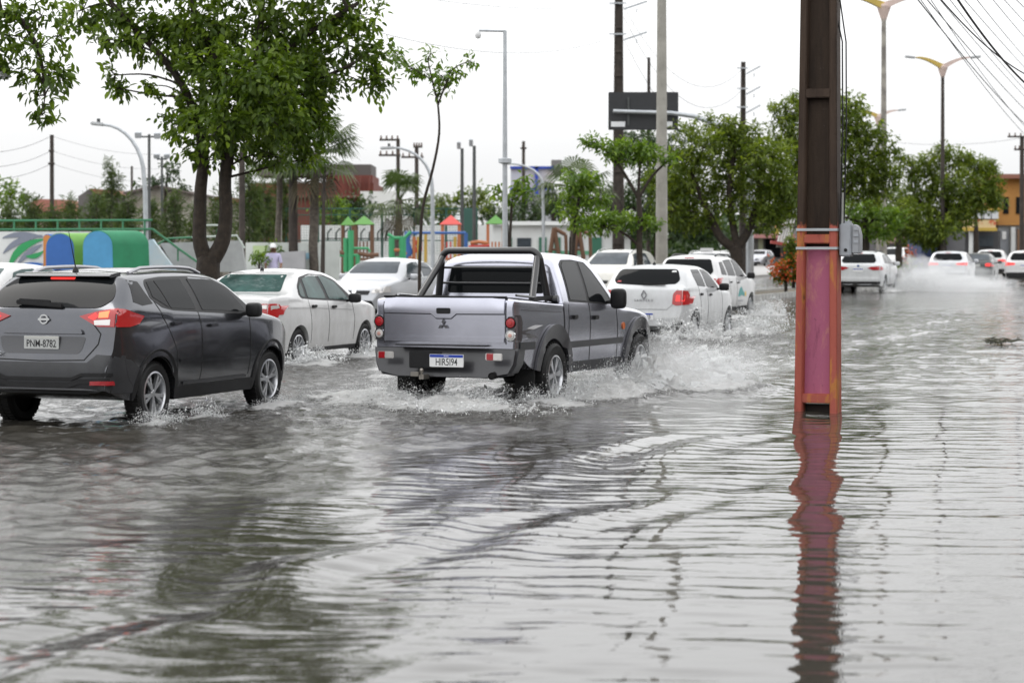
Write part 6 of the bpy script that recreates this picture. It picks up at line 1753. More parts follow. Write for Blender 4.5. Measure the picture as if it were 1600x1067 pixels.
utility('utility pole with crossarms at the right edge by the shops', 1597, 213, 138, [(1574, 1606, 214), (1584, 1606, 234)], .14)

# twin-arm wing lamps over the median
WINGM = M('wing_arm_pink', (.60, .47, .42), .6, var=.1, scale=3); WINGY = M('wing_arm_yellow', (.50, .36, .08), .6, var=.1, scale=3)
def wing_lamp(label, px_, yv, D, span, rise, pole_mat, w=1.0):
    base = at(px_, 400, D); base.z = -.05
    root = thing('twin_arm_lamp', label, 'lamp', base, group='twin-arm lamps along the median')
    top = at(px_, yv + 10, D); s_ = F / D
    part(root, base, 'post', MB().tube([base, base.lerp(top, .5), top], [.13 * w, .11 * w, .09 * w], 10), pole_mat, smooth=True)
    c0 = at(px_, yv, D)
    m = MB(); m.lathe([(.08 * w, -.55 * w), (.28 * w, .05), (.24 * w, .15), (0, .18)], Matrix.Translation(c0), 4); part(root, base, 'hub', m, WINGM)
    for sg, mt in ((-1, WINGY), (1, WINGM)):
        m = MB(); P = []
        for i in range(9):
            t = i / 8
            P.append((c0 + Vector((sg * span / s_ * t, -.35 * t * sg * 0, (rise / s_) * math.sin(t * math.pi / 2) + .05)), .26 * w * (1 - t) + .06))
        vs, fs = [], []
        for p, h in P: vs += [p + Vector((0, -.14 * w, -h / 2)), p + Vector((0, .14 * w, -h / 2)), p + Vector((0, .14 * w, h / 2)), p + Vector((0, -.14 * w, h / 2))]
        for i in range(8):
            for k in range(4): fs.append((i * 4 + k, i * 4 + (k + 1) % 4, i * 4 + 4 + (k + 1) % 4, i * 4 + 4 + k))
        fs += [(0, 3, 2, 1), (32, 33, 34, 35)]
        m.add(vs, fs); am = part(root, base, 'arm', m, mt, smooth=True, angle=30)
        e = P[-1][0]; m = MB(); m.bar(e, e + Vector((sg * .62 * w, 0, .06)), .26 * w, .13 * w); m.build('lamp_head', M('lamp_shell', (.45, .46, .47), .45), root, bevel=.05, origin=base)
wing_lamp('twin-arm lamp cut off by the top edge of the picture', 1381, 12, 100, 50, 14, RUSTW, 1.2)
wing_lamp('twin-arm lamp with pink and yellow wings above the rounded tree', 1473, 107, 117, 42, 15, WOODP, 1.0)
wing_lamp('twin-arm lamp mostly hidden by the tree behind the painted pole', 1372, 184, 150, 30, 10, RUSTW, 1.0)

# wires
WIRE = M('wire_black', (.05, .05, .055), .6)
def wire(label, a, b2, sag, r, group, n=14):
    pts = []
    for i in range(n + 1):
        t = i / n; p = a.lerp(b2, t); p.z -= sag * 4 * t * (1 - t); pts.append(p)
    o = MB().tube(pts, r, 5).build('overhead_wire', WIRE, None, smooth=True, origin=a)
    tag(o, label, 'wire', group)
G = 'power lines fanning out at the upper right'
for i, (xa, ya, xb, yb, r, D1, D2, sg) in enumerate([
    (1428, -8, 1640, 225, .014, 40, 110, .3), (1442, -8, 1650, 215, .012, 40, 112, .2), (1462, -8, 1655, 200, .009, 40, 112, .2),
    (1478, -8, 1660, 190, .009, 40, 112, .3), (1500, -8, 1660, 165, .009, 40, 112, .1), (1520, -8, 1665, 150, .009, 40, 112, .2),
    (1545, -8, 1660, 120, .009, 40, 110, .1), (1562, -8, 1665, 95, .009, 40, 110, .1), (1580, -8, 1660, 60, .010, 40, 110, .1), (1449, -8, 1655, 240, .009, 42, 112, .5), (1433, -8, 1648, 250, .010, 42, 112, .4)]):
    wire('thin power line crossing the sky at the upper right', at(xa, ya, D1), at(xb, yb, D2), sg, r, G)
wire('thickest black cable bundle at the upper right corner', at(1490, -10, 24), at(1625, 150, 32), .10, .014, None)
wire('second black cable bundle just below the thickest one', at(1462, -10, 24), at(1620, 125, 32), .12, .009, None)
G = 'power lines between the dark poles'
for nm, ya, yb, sg in (('topmost', 12, 109, 2.2), ('middle', 28, 141, 2.4), ('lowest', 62, 172, 2.6)):
    wire(nm + ' power line strung from the tall dark pole to the three-armed one', at(975, ya, 105), at(1159, yb, 128), sg, .012, G)
wire('upper wire from the tall dark pole towards the shade tree', at(966, 6, 105), at(560, -20, 60), .4, .010, None)
wire('lower wire from the tall dark pole towards the shade tree', at(966, 55, 105), at(520, 30, 60), .9, .010, None)
G = 'wires from the lone utility pole'
for nm, ya in (('topmost', 213), ('middle', 236), ('lowest', 256)):
    wire(nm + ' wire running left from the lone utility pole', at(80, ya, 118), at(-40, ya + 25, 110), .3, .012, G)
    wire(nm + ' wire running right from the lone utility pole behind the lamp', at(82, ya, 118), at(250, ya + 28, 130), .3, .008, G)
wire('faint wire right of the twin-arm lamp', at(1393, 222, 150), at(1597, 216, 138), .3, .010, None)
# ------------------------------------------------------------------ park, playground, buildings
GREENR = M('railing_green', (.03, .16, .075), .5)
PW = M('painted_wall_white', (.62, .63, .62), .7, var=.18, scale=.8)
def slab_px(name, mat, root, base, x0, y0, x1, y1, D, depth, bevel=0.0, zmin=None):
    """an upright slab whose face fills photo rectangle (x0,y0)-(x1,y1) at distance D"""
    a, b2 = at(x0, y0, D), at(x1, y1, D)
    z0 = b2.z if zmin is None else zmin
    m = MB(); m.box(((a.x + b2.x) / 2, D + depth / 2, (a.z + z0) / 2), (b2.x - a.x, depth, a.z - z0))
    return m.build(name, mat, root, origin=base, bevel=bevel)
def tube_px(name, mat, root, base, pts, D, r, n=6):
    return MB().tube([at(x, y, D) for x, y in pts], r, n).build(name, mat, root, origin=base, smooth=True)
def poly_px(name, mat, root, base, poly, D, depth):
    m = MB(); m.prism(poly, lambda p: at(p[0], p[1], D), lambda p: at(p[0], p[1], D) + Vector((0, depth, 0)))
    return m.build(name, mat, root, origin=base)
def place(name, label, cat, px_, D, z=GROUND_Z, group=None):
    b_ = at(px_, 400, D); b_.z = z
    return thing(name, label, cat, b_, group=group), b_

# mural wall with painted swirls, green railing along its top
r_, b_ = place('mural_wall', 'low white wall painted with green, grey and blue swirls', 'wall', 60, 63.4)
slab_px('wall', PW, r_, b_, -90, 362, 222, 440, 63.4, .3, zmin=0)
def swirl(pts, w, mat, dy):
    P = [at(x, y, 63.38 - dy) for x, y in pts]
    vs, fs = [], []
    for i, p in enumerate(P):
        t = (P[min(i + 1, len(P) - 1)] - P[max(i - 1, 0)]).normalized(); n_ = Vector((-t.z, 0, t.x)); ww = w * math.sin(math.pi * (i + .6) / (len(P) + .2)) / 2
        vs += [p + n_ * ww, p - n_ * ww, p + n_ * ww + Vector((0, .01, 0)), p - n_ * ww + Vector((0, .01, 0))]
    for i in range(len(P) - 1):
        a = i * 4; fs += [(a, a + 1, a + 5, a + 4), (a, a + 4, a + 6, a + 2), (a + 1, a + 3, a + 7, a + 5)]
    MB().add(vs, fs).build('painted_swirl', mat, r_, origin=b_)
def bez(p0, p1, p2, n=12): return [((1 - t) ** 2 * p0[0] + 2 * t * (1 - t) * p1[0] + t * t * p2[0], (1 - t) ** 2 * p0[1] + 2 * t * (1 - t) * p1[1] + t * t * p2[1]) for t in [i / n for i in range(n + 1)]]
SG, SN, SB = M('swirl_green', (.03, .30, .10), .7), M('swirl_grey', (.20, .22, .27), .7), M('swirl_blue', (.03, .13, .42), .7)
swirl(bez((4, 372), (30, 362), (68, 371)), .16, SN, .004); swirl(bez((5, 396), (25, 372), (66, 368)), .18, SN, .008); swirl(bez((14, 420), (24, 382), (68, 374)), .22, SG, .012)
swirl(bez((26, 414), (44, 392), (66, 382)), .16, SN, .016); swirl(bez((40, 400), (55, 404), (68, 392)), .14, SG, .020); swirl(bez((14, 424), (40, 412), (68, 413)), .16, SB, .024)
swirl(bez((-60, 380), (-30, 364), (-5, 380)), .2, SG, .006)
r_, b_ = place('guard_railing', 'green tube railing along the top of the mural wall', 'railing', 70, 63.9)
for y_ in (345, 359): tube_px('rail', GREENR, r_, b_, [(-90, y_), (238, y_ - 1)], 63.9, .035)
for x_ in range(-80, 240, 34): tube_px('railing_post', GREENR, r_, b_, [(x_, 344), (x_, 372)], 63.9, .03)
# barrel-vault play tunnels
def tunnel(label, x0, x1, top, D, ext, front, side, band, hole):
    r_, b_ = place('play_tunnel', label, 'tunnel', (x0 + x1) / 2, D, .05)
    s_ = F / D; w = (x1 - x0) / s_ / 2; zt = at(0, top, D).z
    cx = at((x0 + x1) / 2, 400, D).x
    prof = [(-w * 1.08, 0), (w * 1.12, 0), (w * 1.05, zt * .45)] + [(w * math.cos(t), (zt - w) + w * math.sin(t)) for t in [i / 12 * math.pi for i in range(13)]] + [(-w * 1.02, zt * .45)]
    E = Vector((ext[0], ext[1], 0))
    m = MB(); m.prism(prof, lambda p: Vector((cx + p[0], D, p[1])), lambda p: Vector((cx + p[0], D, p[1])) + E); m.build('vault', side, r_, origin=b_, smooth=True, angle=30)
    m = MB(); m.prism([(p[0] * .985, p[1] * .99) for p in prof], lambda p: Vector((cx + p[0], D - .03, p[1])), lambda p: Vector((cx + p[0], D - .002, p[1]))); m.build('painted_front', front, r_, origin=b_)
    m = MB(); m.prism([(hole[0] + hole[1] * math.cos(t), hole[2] + hole[1] * math.sin(t)) for t in [i / 16 * 2 * math.pi for i in range(16)]], lambda p: Vector((cx + p[0], D - .045, p[1])), lambda p: Vector((cx + p[0], D - .031, p[1]))); m.build('crawl_hole', band, r_, origin=b_)
tunnel('play tunnel with blue front and light green vault', 72, 116, 364, 60.6, (.62, .8), M('front_blue', (.03, .12, .38), .6, var=.12, scale=2), M('vault_lime', (.14, .33, .06), .6, var=.12, scale=2), M('hole_navy', (.015, .03, .12), .7), (-.05, .17, 1.0))
tunnel('play tunnel with sky blue front and green vault', 130, 176, 360, 60.2, (.85, .9), M('front_sky', (.07, .28, .50), .6, var=.12, scale=2), M('vault_green', (.015, .20, .09), .6, var=.15, scale=2), M('hole_navy', (.015, .03, .12), .7), (-.12, .17, 1.05))
tunnel('play tunnel stub with an orange front at the mural', 68, 80, 366, 61.6, (.3, .5), M('front_orange', (.55, .20, .06), .6), M('front_blue', (.03, .12, .38), .6, var=.12, scale=2), M('hole_navy', (.015, .03, .12), .7), (0, .08, .8))
# sloping ramp and stair wall
r_, b_ = place('ramp_wall', 'grey sloping ramp wall with green handrails left of the forked trunk', 'wall', 290, 65)
poly_px('ramp', M('ramp_sky', (.42, .58, .68), .7, col2=(.6, .62, .62), scale=1.2), r_, b_, [(222, 376), (238, 374), (276, 425), (222, 425)], 64.6, .3)
poly_px('stair_wall', M('stair_grey', (.36, .37, .37), .75, var=.2, scale=1.2), r_, b_, [(250, 380), (376, 376), (384, 425), (276, 425)], 65.2, .4)
tube_px('handrail', GREENR, r_, b_, [(238, 358), (278, 388), (312, 412)], 64.4, .035)
tube_px('handrail', GREENR, r_, b_, [(246, 382), (262, 373), (300, 371)], 64.5, .03)
tube_px('handrail', M('handrail_pale', (.45, .5, .46), .5), r_, b_, [(300, 371), (370, 368), (382, 388)], 64.5, .035)
for x_, y0_, y1_ in ((278, 388, 408), (310, 355, 375), (340, 358, 372)): tube_px('baluster', GREENR, r_, b_, [(x_, y0_), (x_, y1_)], 64.45, .025)
tube_px('handrail', M('handrail_pale', (.45, .5, .46), .5), r_, b_, [(317, 352), (345, 352)], 68, .03)
r_, b_ = place('low_park_wall', 'low pale park wall with faint painted shapes behind the saloon', 'wall', 450, 72)
slab_px('wall', M('park_wall_pale', (.55, .58, .55), .7, var=.2, scale=.7), r_, b_, 384, 379, 530, 430, 72, .25, zmin=0)
poly_px('wall_ramp', M('ramp_grey', (.42, .42, .43), .7, var=.15, scale=1), r_, b_, [(380, 432), (440, 394), (476, 392), (476, 432)], 71.4, .4)
for pts, mt in (([(436, 396), (452, 394), (456, 408), (440, 409)], M('paint_mint', (.2, .5, .34), .7)), ([(462, 398), (482, 395), (486, 404), (470, 407)], M('paint_sky', (.3, .5, .62), .7)), ([(395, 384), (420, 384), (415, 395), (396, 397)], M('paint_lime', (.45, .56, .3), .7))):
    poly_px('painted_shape', mt, r_, b_, pts, 71.97, .02)

# person in a white cap beyond the wall
def person(px_, D, label):
    r_, b_ = place('person', label, 'person', px_, D, .12)
    joints = dict(pel=(0, 0, .95), chest=(0, .02, 1.30), neck=(0, .01, 1.47), head=(0, -.02, 1.60), crown_=(0, -.01, 1.71), shl=(-.19, 0, 1.40), ell=(-.25, -.03, 1.12), hal=(-.22, -.16, .92), shr=(.19, 0, 1.40), elr=(.26, -.02, 1.12), har=(.23, -.14, .90), hl=(-.10, 0, .90), kl=(-.11, -.02, .50), al=(-.11, .02, .08), tl=(-.12, -.14, .04), hr=(.10, 0, .90), kr=(.12, -.04, .50), ar=(.12, .04, .08), tr=(.13, -.12, .04))
    rad = dict(pel=.15, chest=.165, neck=.06, head=.095, crown_=.075, shl=.075, ell=.05, hal=.035, shr=.075, elr=.05, har=.035, hl=.095, kl=.065, al=.045, tl=.035, hr=.095, kr=.065, ar=.045, tr=.035)
    ks = list(joints); ed = [('pel', 'chest'), ('chest', 'neck'), ('neck', 'head'), ('head', 'crown_'), ('chest', 'shl'), ('shl', 'ell'), ('ell', 'hal'), ('chest', 'shr'), ('shr', 'elr'), ('elr', 'har'), ('pel', 'hl'), ('hl', 'kl'), ('kl', 'al'), ('al', 'tl'), ('pel', 'hr'), ('hr', 'kr'), ('kr', 'ar'), ('ar', 'tr')]
    me = bpy.data.meshes.new('body'); me.from_pydata([joints[k] for k in ks], [(ks.index(a), ks.index(b)) for a, b in ed], [])
    o = bpy.data.objects.new('tmp', me); COL.objects.link(o)
    sk = o.modifiers.new('s', 'SKIN')
    for i, k in enumerate(ks):
        me.skin_vertices[0].data[i].radius = (rad[k], rad[k] * (.8 if k in ('pel', 'chest') else 1)); me.skin_vertices[0].data[i].use_root = (k == 'pel')
    sub = o.modifiers.new('d', 'SUBSURF'); sub.levels = 2; sub.render_levels = 2
    bpy.context.view_layer.update()
    m2 = bpy.data.meshes.new_from_object(o.evaluated_get(bpy.context.evaluated_depsgraph_get())); bpy.data.objects.remove(o)
    m2.materials.clear()
    for mt in (M('skin', (.25, .14, .09), .6), M('shirt_lavender', (.50, .47, .66), .8), M('trousers_dark', (.03, .035, .05), .8)): m2.materials.append(mt)
    for p in m2.polygons:
        z = p.center.z; p.material_index = 2 if z < .93 and abs(p.center.x) < .2 else 1 if z < 1.46 and (z > 1.15 or abs(p.center.x) < .19) else 0
        p.use_smooth = True
    link('body', m2, r_)
    m = MB(); m.lathe([(.105, 1.64), (.108, 1.68), (.095, 1.74), (.05, 1.775), (0, 1.78)], Matrix.Translation((0, -.015, 0)), 16); m.box((0, -.15, 1.65), (.15, .12, .015)); m.build('cap', M('cap_white', (.75, .75, .76), .8), r_, smooth=True)
person(427, 70.3, 'person in white cap and lavender shirt behind the white saloon')

# tall green mesh fence and white wall behind the playground
MESHG = M('fence_green', (.02, .085, .06), .6)
r_, b_ = place('mesh_fence', 'tall green wire-mesh fence round the playground', 'fence', 590, 101)
for x_ in (447, 497, 547, 597, 647, 697, 745): tube_px('fence_post', MESHG, r_, b_, [(x_, 325), (x_, 405)], 101, .05)
for y_ in (326, 336, 376): tube_px('fence_rail', MESHG, r_, b_, [(447, y_), (745, y_)], 101, .03)
m = MB()
for i in range(0, 75): m.tube([at(447 + i * 4, 326, 101), at(447 + i * 4, 400, 101)], .006, 3, cap=False)
for i in range(0, 18): m.tube([at(447, 328 + i * 4, 101), at(745, 328 + i * 4, 101)], .006, 3, cap=False)
o = m.build('wire_mesh', MESHG, r_, origin=b_); o['kind'] = 'stuff'
slab_px('screen_panel', M('screen_green', (.035, .10, .08), .7), r_, b_, 721, 326, 745, 378, 100.8, .05)
r_, b_ = place('boundary_wall', 'long white boundary wall behind the playground', 'wall', 640, 108)
WW = M('white_wash', (.62, .63, .62), .8, var=.12, scale=.5)
slab_px('wall', WW, r_, b_, 470, 352, 770, 420, 108, .25, zmin=0)
for x_ in range(512, 640, 13):
    tube_px('barbed_post', M('barb_black', (.03, .035, .03), .6), r_, b_, [(x_, 377), (x_, 364), (x_ + 6, 357)], 105, .04, 5)
tube_px('black_rail', MATS['barb_black'], r_, b_, [(505, 373), (640, 373)], 105, .03)
r_, b_ = place('club_building', 'long low white building with green doors right of the camera mast', 'building', 860, 112)
slab_px('wall', WW, r_, b_, 758, 348, 985, 420, 112, 6, zmin=0)
slab_px('fascia', M('fascia_white', (.70, .71, .70), .7), r_, b_, 756, 346, 987, 352, 111.6, 6.6)
for x0_, x1_ in ((788, 800), (842, 854), (866, 876), (925, 940), (958, 970)): slab_px('door', M('door_green', (.03, .13, .08), .6), r_, b_, x0_, 371, x1_, 420, 111.9, .2, zmin=.1)
for x0_, x1_ in ((808, 830), (890, 910)): slab_px('window', GLASS_GREY, r_, b_, x0_, 372, x1_, 386, 111.92, .15)
slab_px('plinth_band', M('band_green', (.10, .30, .18), .7), r_, b_, 758, 392, 985, 398, 111.95, .1)

# playground
def tower(label, x0, x1, yroof, ybase, D, roofm, postm, deck, group='playground towers'):
    r_, b_ = place('play_tower', label, 'playground', (x0 + x1) / 2, D, group=group)
    s_ = F / D; w = (x1 - x0) / s_ / 2; cx = at((x0 + x1) / 2, 400, D).x
    z0, z1 = at(0, ybase, D).z, at(0, yroof, D).z
    m = MB(); e = 1.22
    m.add([(cx - w * e, D - w * e, z0), (cx + w * e, D - w * e, z0), (cx + w * e, D + w * e, z0), (cx - w * e, D + w * e, z0), (cx, D, z1), (cx, D, z0 - .05)], [(0, 1, 4), (1, 2, 4), (2, 3, 4), (3, 0, 4), (1, 0, 5), (2, 1, 5), (3, 2, 5), (0, 3, 5)])
    m.build('roof', roofm, r_, origin=b_)
    for sx in (-1, 1):
        for sy in (-1, 1):
            m = MB(); m.box((cx + sx * w * .9, D + sy * w * .9, z0 / 2 + .05), (.12, .12, z0 - .1)); m.build('post', postm, r_, origin=b_)
    m = MB(); m.box((cx, D, 1.25), (2 * w, 2 * w, .1)); m.build('deck', postm, r_, origin=b_)
    for k in range(5):
        m = MB(); m.box((cx - w * .8 + k * w * .4, D - w * .92, 1.65), (.07, .04, .7)); m.build('baluster', deck, r_, origin=b_)
RG, RR = M('roof_green', (.08, .24, .04), .5), M('roof_red', (.52, .06, .05), .5)
BRN, ORP, REDP, YEP, BLP, GRP = M('play_brown', (.13, .065, .035), .7), M('play_orange', (.42, .14, .05), .5), M('play_red', (.50, .06, .05), .5), M('play_yellow', (.42, .28, .05), .5), M('play_blue', (.03, .10, .30), .5), M('play_green', (.04, .29, .12), .5)
tower('play tower with green roof, left one of the pair', 535, 553, 338, 352, 93, RG, BRN, BRN)
tower('play tower with green roof, right one of the pair', 555, 583, 337, 351, 92, RG, BRN, BRN)
tower('play tower with bright red roof and orange posts', 690, 719, 336, 351, 94, RR, ORP, REDP)
tower('play tower with green roof beside the camera mast', 761, 788, 336, 350, 95, RG, ORP, ORP)
def gym(label, px_, D, bars, name='climbing_frame'):
    r_, b_ = place(name, label, 'playground', px_, D)
    for nm, mt, pts, r0 in bars: tube_px(nm, mt, r_, b_, pts, D, r0, 8)
gym('green and orange climbing frame right of the saloon', 548, 84, [('upright', GRP, [(540, 372), (540, 425)], .09), ('upright', GRP, [(548, 360), (548, 428)], .12), ('upright', GRP, [(559, 398), (559, 430)], .09), ('upright', ORP, [(528, 400), (528, 430)], .07), ('upright', GRP, [(522, 398), (522, 430)], .07), ('top_bar', GRP, [(522, 399), (559, 399)], .06), ('top_bar', GRP, [(548, 388), (575, 388), (578, 394)], .05), ('chain_bridge', BRN, [(500, 393), (512, 395), (524, 393), (538, 396)], .09), ('chain_bridge', BRN, [(560, 396), (575, 399), (592, 398)], .08)])
gym('bright green gym frame with an orange step', 622, 86, [('upright', GRP, [(612, 372), (612, 425)], .12), ('upright', GRP, [(629, 370), (629, 425)], .14), ('top_bar', GRP, [(606, 366), (616, 372), (632, 372), (642, 362)], .07), ('step', ORP, [(612, 391), (630, 391)], .07), ('panel_bar', GRP, [(612, 404), (629, 404)], .08)])
gym('blue and red spiral slide frame', 645, 88, [('slide', BLP, [(638, 362), (635, 378), (640, 394), (634, 405)], .14), ('slide_lip', ORP, [(634, 395), (640, 404), (636, 412)], .12), ('ring', REDP, [(648, 384), (652, 376), (658, 378), (658, 392), (651, 394), (648, 384)], .05), ('upright', YEP, [(655, 370), (655, 420)], .10), ('upright', ORP, [(647, 370), (647, 420)], .07)])
gym('blue monkey bars reaching to the red-roofed tower', 690, 92, [('top_bar', BLP, [(640, 364), (728, 364)], .06), ('upright', BLP, [(728, 364), (728, 400)], .08), ('upright', YEP, [(711, 370), (711, 405)], .07), ('rung', BLP, [(650, 364), (650, 368)], .04), ('upright', YEP, [(665, 366), (665, 410)], .07)])
gym('red and orange crawl bars right of the red-roofed tower', 748, 94, [('bar', ORP, [(735, 380), (748, 378), (762, 380)], .08), ('bar', REDP, [(732, 386), (765, 384)], .07), ('upright', REDP, [(738, 378), (738, 405)], .06), ('upright', ORP, [(758, 378), (758, 405)], .06)])
for i, (x_, lb) in enumerate(((870, 'brown wooden swing frame left of the bright young tree'), (908, 'brown wooden swing frame right of the bright young tree'))):
    gym(lb, x_, 88, [('leg', BRN, [(x_ - 12, 405), (x_ - 4, 356)], .09), ('leg', BRN, [(x_ + 4, 405), (x_ - 4, 356)], .09), ('brace', BRN, [(x_ - 9, 390), (x_ + 2, 390)], .05), ('top_bar', BRN, [(x_ - 4, 357), (x_ + 14, 367)], .08), ('leg', BRN, [(x_ + 14, 367), (x_ + 15, 405)], .07)], 'swing_frame')

# buildings beyond the park
def house(label, px_, D, parts):
    r_, b_ = place('building', label, 'building', px_, D, 0)
    for p in parts:
        if p[0] == 'poly': poly_px(p[1], p[2], r_, b_, p[3], p[4], p[5])
        else: slab_px(p[1], p[2], r_, b_, *p[3], p[4], p[5], zmin=p[6] if len(p) > 6 else None)
    return r_
BRICK = M('brick_red', (.17, .045, .03), .85, col2=(.11, .035, .028), scale=.8)
house('red brick block with dark parapet behind the palms', 490, 160, [
    ('slab', 'wall', BRICK, (388, 286, 584, 410), 160, 12, 0), ('slab', 'upper_wall', BRICK, (510, 274, 582, 290), 161, 8), ('slab', 'parapet', M('parapet_dark', (.10, .09, .085), .9), (400, 257, 580, 275), 161.5, 6), ('slab', 'ledge', M('ledge_brown', (.16, .07, .05), .9), (386, 305, 586, 309), 159.6, .6)]
    + [('slab', 'window', GLASS, (x_, 314, x_ + 14, 330), 159.9, .3) for x_ in (405, 440, 500, 540, 565)] + [('slab', 'pilaster', BRICK, (x_, 275, x_ + 3, 312), 159.7, .5) for x_ in (545, 560, 575)])
house('plain white block with a grey side behind the small palm', 592, 122, [('slab', 'wall', M('block_white', (.66, .66, .64), .8, var=.1, scale=.4), (563, 299, 616, 410), 122, 6, 0), ('slab', 'side_wall', M('block_grey', (.40, .40, .39), .8), (578, 303, 581, 350), 121.9, .2), ('slab', 'annex', WW, (616, 330, 640, 410), 124, 4, 0)])
SHEDW = M('shed_wall', (.36, .34, .30), .9, col2=(.16, .13, .10), scale=.55, thr=(.45, .68))
house('old stained white shed with low gable behind the casuarinas', 240, 112, [('poly', 'gable_wall', SHEDW, [(196, 300), (245, 291), (298, 302), (298, 400), (196, 400)], 112, 8), ('poly', 'roof_edge', M('roof_edge', (.12, .10, .09), .9), [(192, 300), (245, 289), (302, 301), (302, 304), (245, 292.5), (192, 303.5)], 111.5, 9), ('poly', 'lean_to', M('lean_grey', (.13, .12, .115), .9), [(122, 307), (140, 295), (196, 306), (196, 400), (122, 400)], 112.5, 6), ('poly', 'lean_roof', M('tile_red', (.25, .11, .08), .85), [(138, 294.5), (178, 297), (196, 306), (150, 303)], 112.2, 4), ('slab', 'window', GLASS, (262, 322, 275, 333), 111.95, .1)])
house('low house with faded red roof behind the left trees', 78, 128, [('poly', 'roof', M('tile_pink', (.40, .17, .13), .85, var=.2, scale=.6), [(44, 318), (60, 311), (98, 312), (106, 330), (48, 330)], 128, 5), ('slab', 'wall', M('house_pink', (.42, .30, .27), .85), (48, 329, 104, 400), 128.5, 4, 0)])
house('small house with red roof right of the forked trunk', 345, 120, [('poly', 'roof', MATS['tile_red'], [(322, 314), (340, 308), (380, 310), (384, 318)], 120, 5), ('slab', 'wall', SHEDW, (326, 317, 384, 400), 120.5, 4, 0)])
house('far block carrying a blue-framed billboard', 835, 192, [('slab', 'wall', M('far_wall', (.40, .41, .43), .85), (796, 296, 870, 400), 193, 6, 0), ('slab', 'billboard', M('billboard_pale', (.42, .46, .55), .6, col2=(.5, .42, .40), scale=.35), (798, 263, 864, 297), 192, .4), ('slab', 'tank', M('tank_grey', (.16, .155, .15), .85), (862, 250, 878, 275), 194, 3), ('slab', 'frame', PLATE_B, (797, 260, 866, 264), 191.7, .3), ('slab', 'frame', PLATE_B, (836, 260, 841, 305), 191.7, .3), ('slab', 'frame', PLATE_B, (797, 294, 866, 297), 191.7, .3)])
house('grey house with a gate behind the painted pole', 1215, 205, [('slab', 'wall', M('house_grey', (.17, .17, .16), .85, var=.2, scale=.3), (1165, 335, 1262, 410), 205, 6, 0), ('slab', 'canopy', M('canopy_rose', (.36, .17, .16), .8), (1170, 366, 1262, 372), 202, 3), ('slab', 'pillar', M('pillar_green', (.30, .33, .22), .8), (1186, 340, 1192, 405), 204, .5), ('slab', 'gate', GLASS, (1196, 374, 1240, 402), 204.8, .2), ('slab', 'sign_pillar', M('sign_pink', (.45, .12, .16), .7, col2=(.5, .42, .08), scale=.5, thr=(.45, .5)), (1212, 342, 1224, 382), 203, .5), ('slab', 'window', GLASS_GREY, (1178, 345, 1184, 358), 204.9, .2)])
# orange and yellow shops at the far bend
ORW, YEW = M('shop_orange', (.46, .23, .06), .75, col2=(.36, .16, .04), scale=.5), M('shop_yellow', (.48, .33, .06), .75, var=.15, scale=.5)
r_ = house('two-storey orange shop at the right edge', 1590, 160, [('slab', 'upper_wall', ORW, (1560, 278, 1660, 352), 160, 9), ('slab', 'lower_wall', M('shop_grey', (.40, .40, .40), .8, var=.2, scale=.5), (1560, 352, 1660, 415), 160.4, 8, 0), ('slab', 'roof_edge', M('tile_red', (.25, .11, .08), .85), (1556, 272, 1662, 279), 159, 10), ('slab', 'shutter', M('shutter_steel', (.25, .26, .28), .5, .4), (1563, 360, 1576, 405), 160.2, .2), ('slab', 'shutter', M('shutter_brown', (.20, .11, .06), .6), (1590, 358, 1606, 405), 160.2, .2), ('slab', 'pillar', WW, (1580, 355, 1586, 408), 159.8, .4), ('slab', 'poster', PLATE_W, (1566, 362, 1572, 374), 160.1, .1)] + [('slab', 'window', GLASS, (x_, 308, x_ + 8, 334), 159.9, .2) for x_ in (1568, 1588, 1606)])
r_ = house('yellow shop with a long sign under tilted windows', 1535, 156, [('slab', 'upper_wall', YEW, (1506, 326, 1561, 346), 156.5, 8), ('slab', 'sign_band', M('sign_cream', (.60, .46, .25), .7, col2=(.5, .12, .05), scale=1.6, thr=(.56, .62)), (1508, 344, 1556, 356), 155.8, .4), ('slab', 'sign_edge', YEW, (1506, 356, 1558, 361), 155.7, .5), ('slab', 'wall', M('shop_front_dark', (.06, .06, .065), .7), (1508, 361, 1560, 415), 157.5, 7, 0), ('slab', 'pillar', WW, (1516, 361, 1520, 408), 156, .4), ('slab', 'shop_window', GLASS_GREY, (1528, 368, 1552, 385), 157.3, .2)] + [('slab', 'tilted_window', M('window_white', (.55, .57, .6), .5), (x_, 329, x_ + 10, 342), 156, .5) for x_ in (1513, 1526, 1538, 1550)])
house('dark blue shop front under the rounded tree', 1485, 165, [('slab', 'wall', M('shop_blue', (.02, .035, .10), .7), (1440, 348, 1508, 415), 165, 6, 0), ('slab', 'awning', M('awning_red', (.28, .05, .04), .7), (1470, 344, 1508, 350), 163, 2), ('slab', 'door', GLASS, (1486, 368, 1500, 405), 164.9, .1)])
house('dim row of low shops behind the far oncoming car', 1370, 185, [('slab', 'wall', M('row_wall', (.12, .115, .12), .85, var=.3, scale=.3), (1262, 350, 1442, 415), 185, 8, 0), ('slab', 'sign', M('sign_blue', (.06, .2, .45), .6), (1386, 353, 1397, 359), 184.5, .2), ('slab', 'railing_band', M('band_rose', (.4, .25, .24), .7), (1375, 370, 1420, 380), 184.6, .2), ('slab', 'door', GLASS, (1330, 375, 1345, 405), 184.8, .1), ('slab', 'door', GLASS, (1405, 382, 1418, 405), 184.8, .1)])

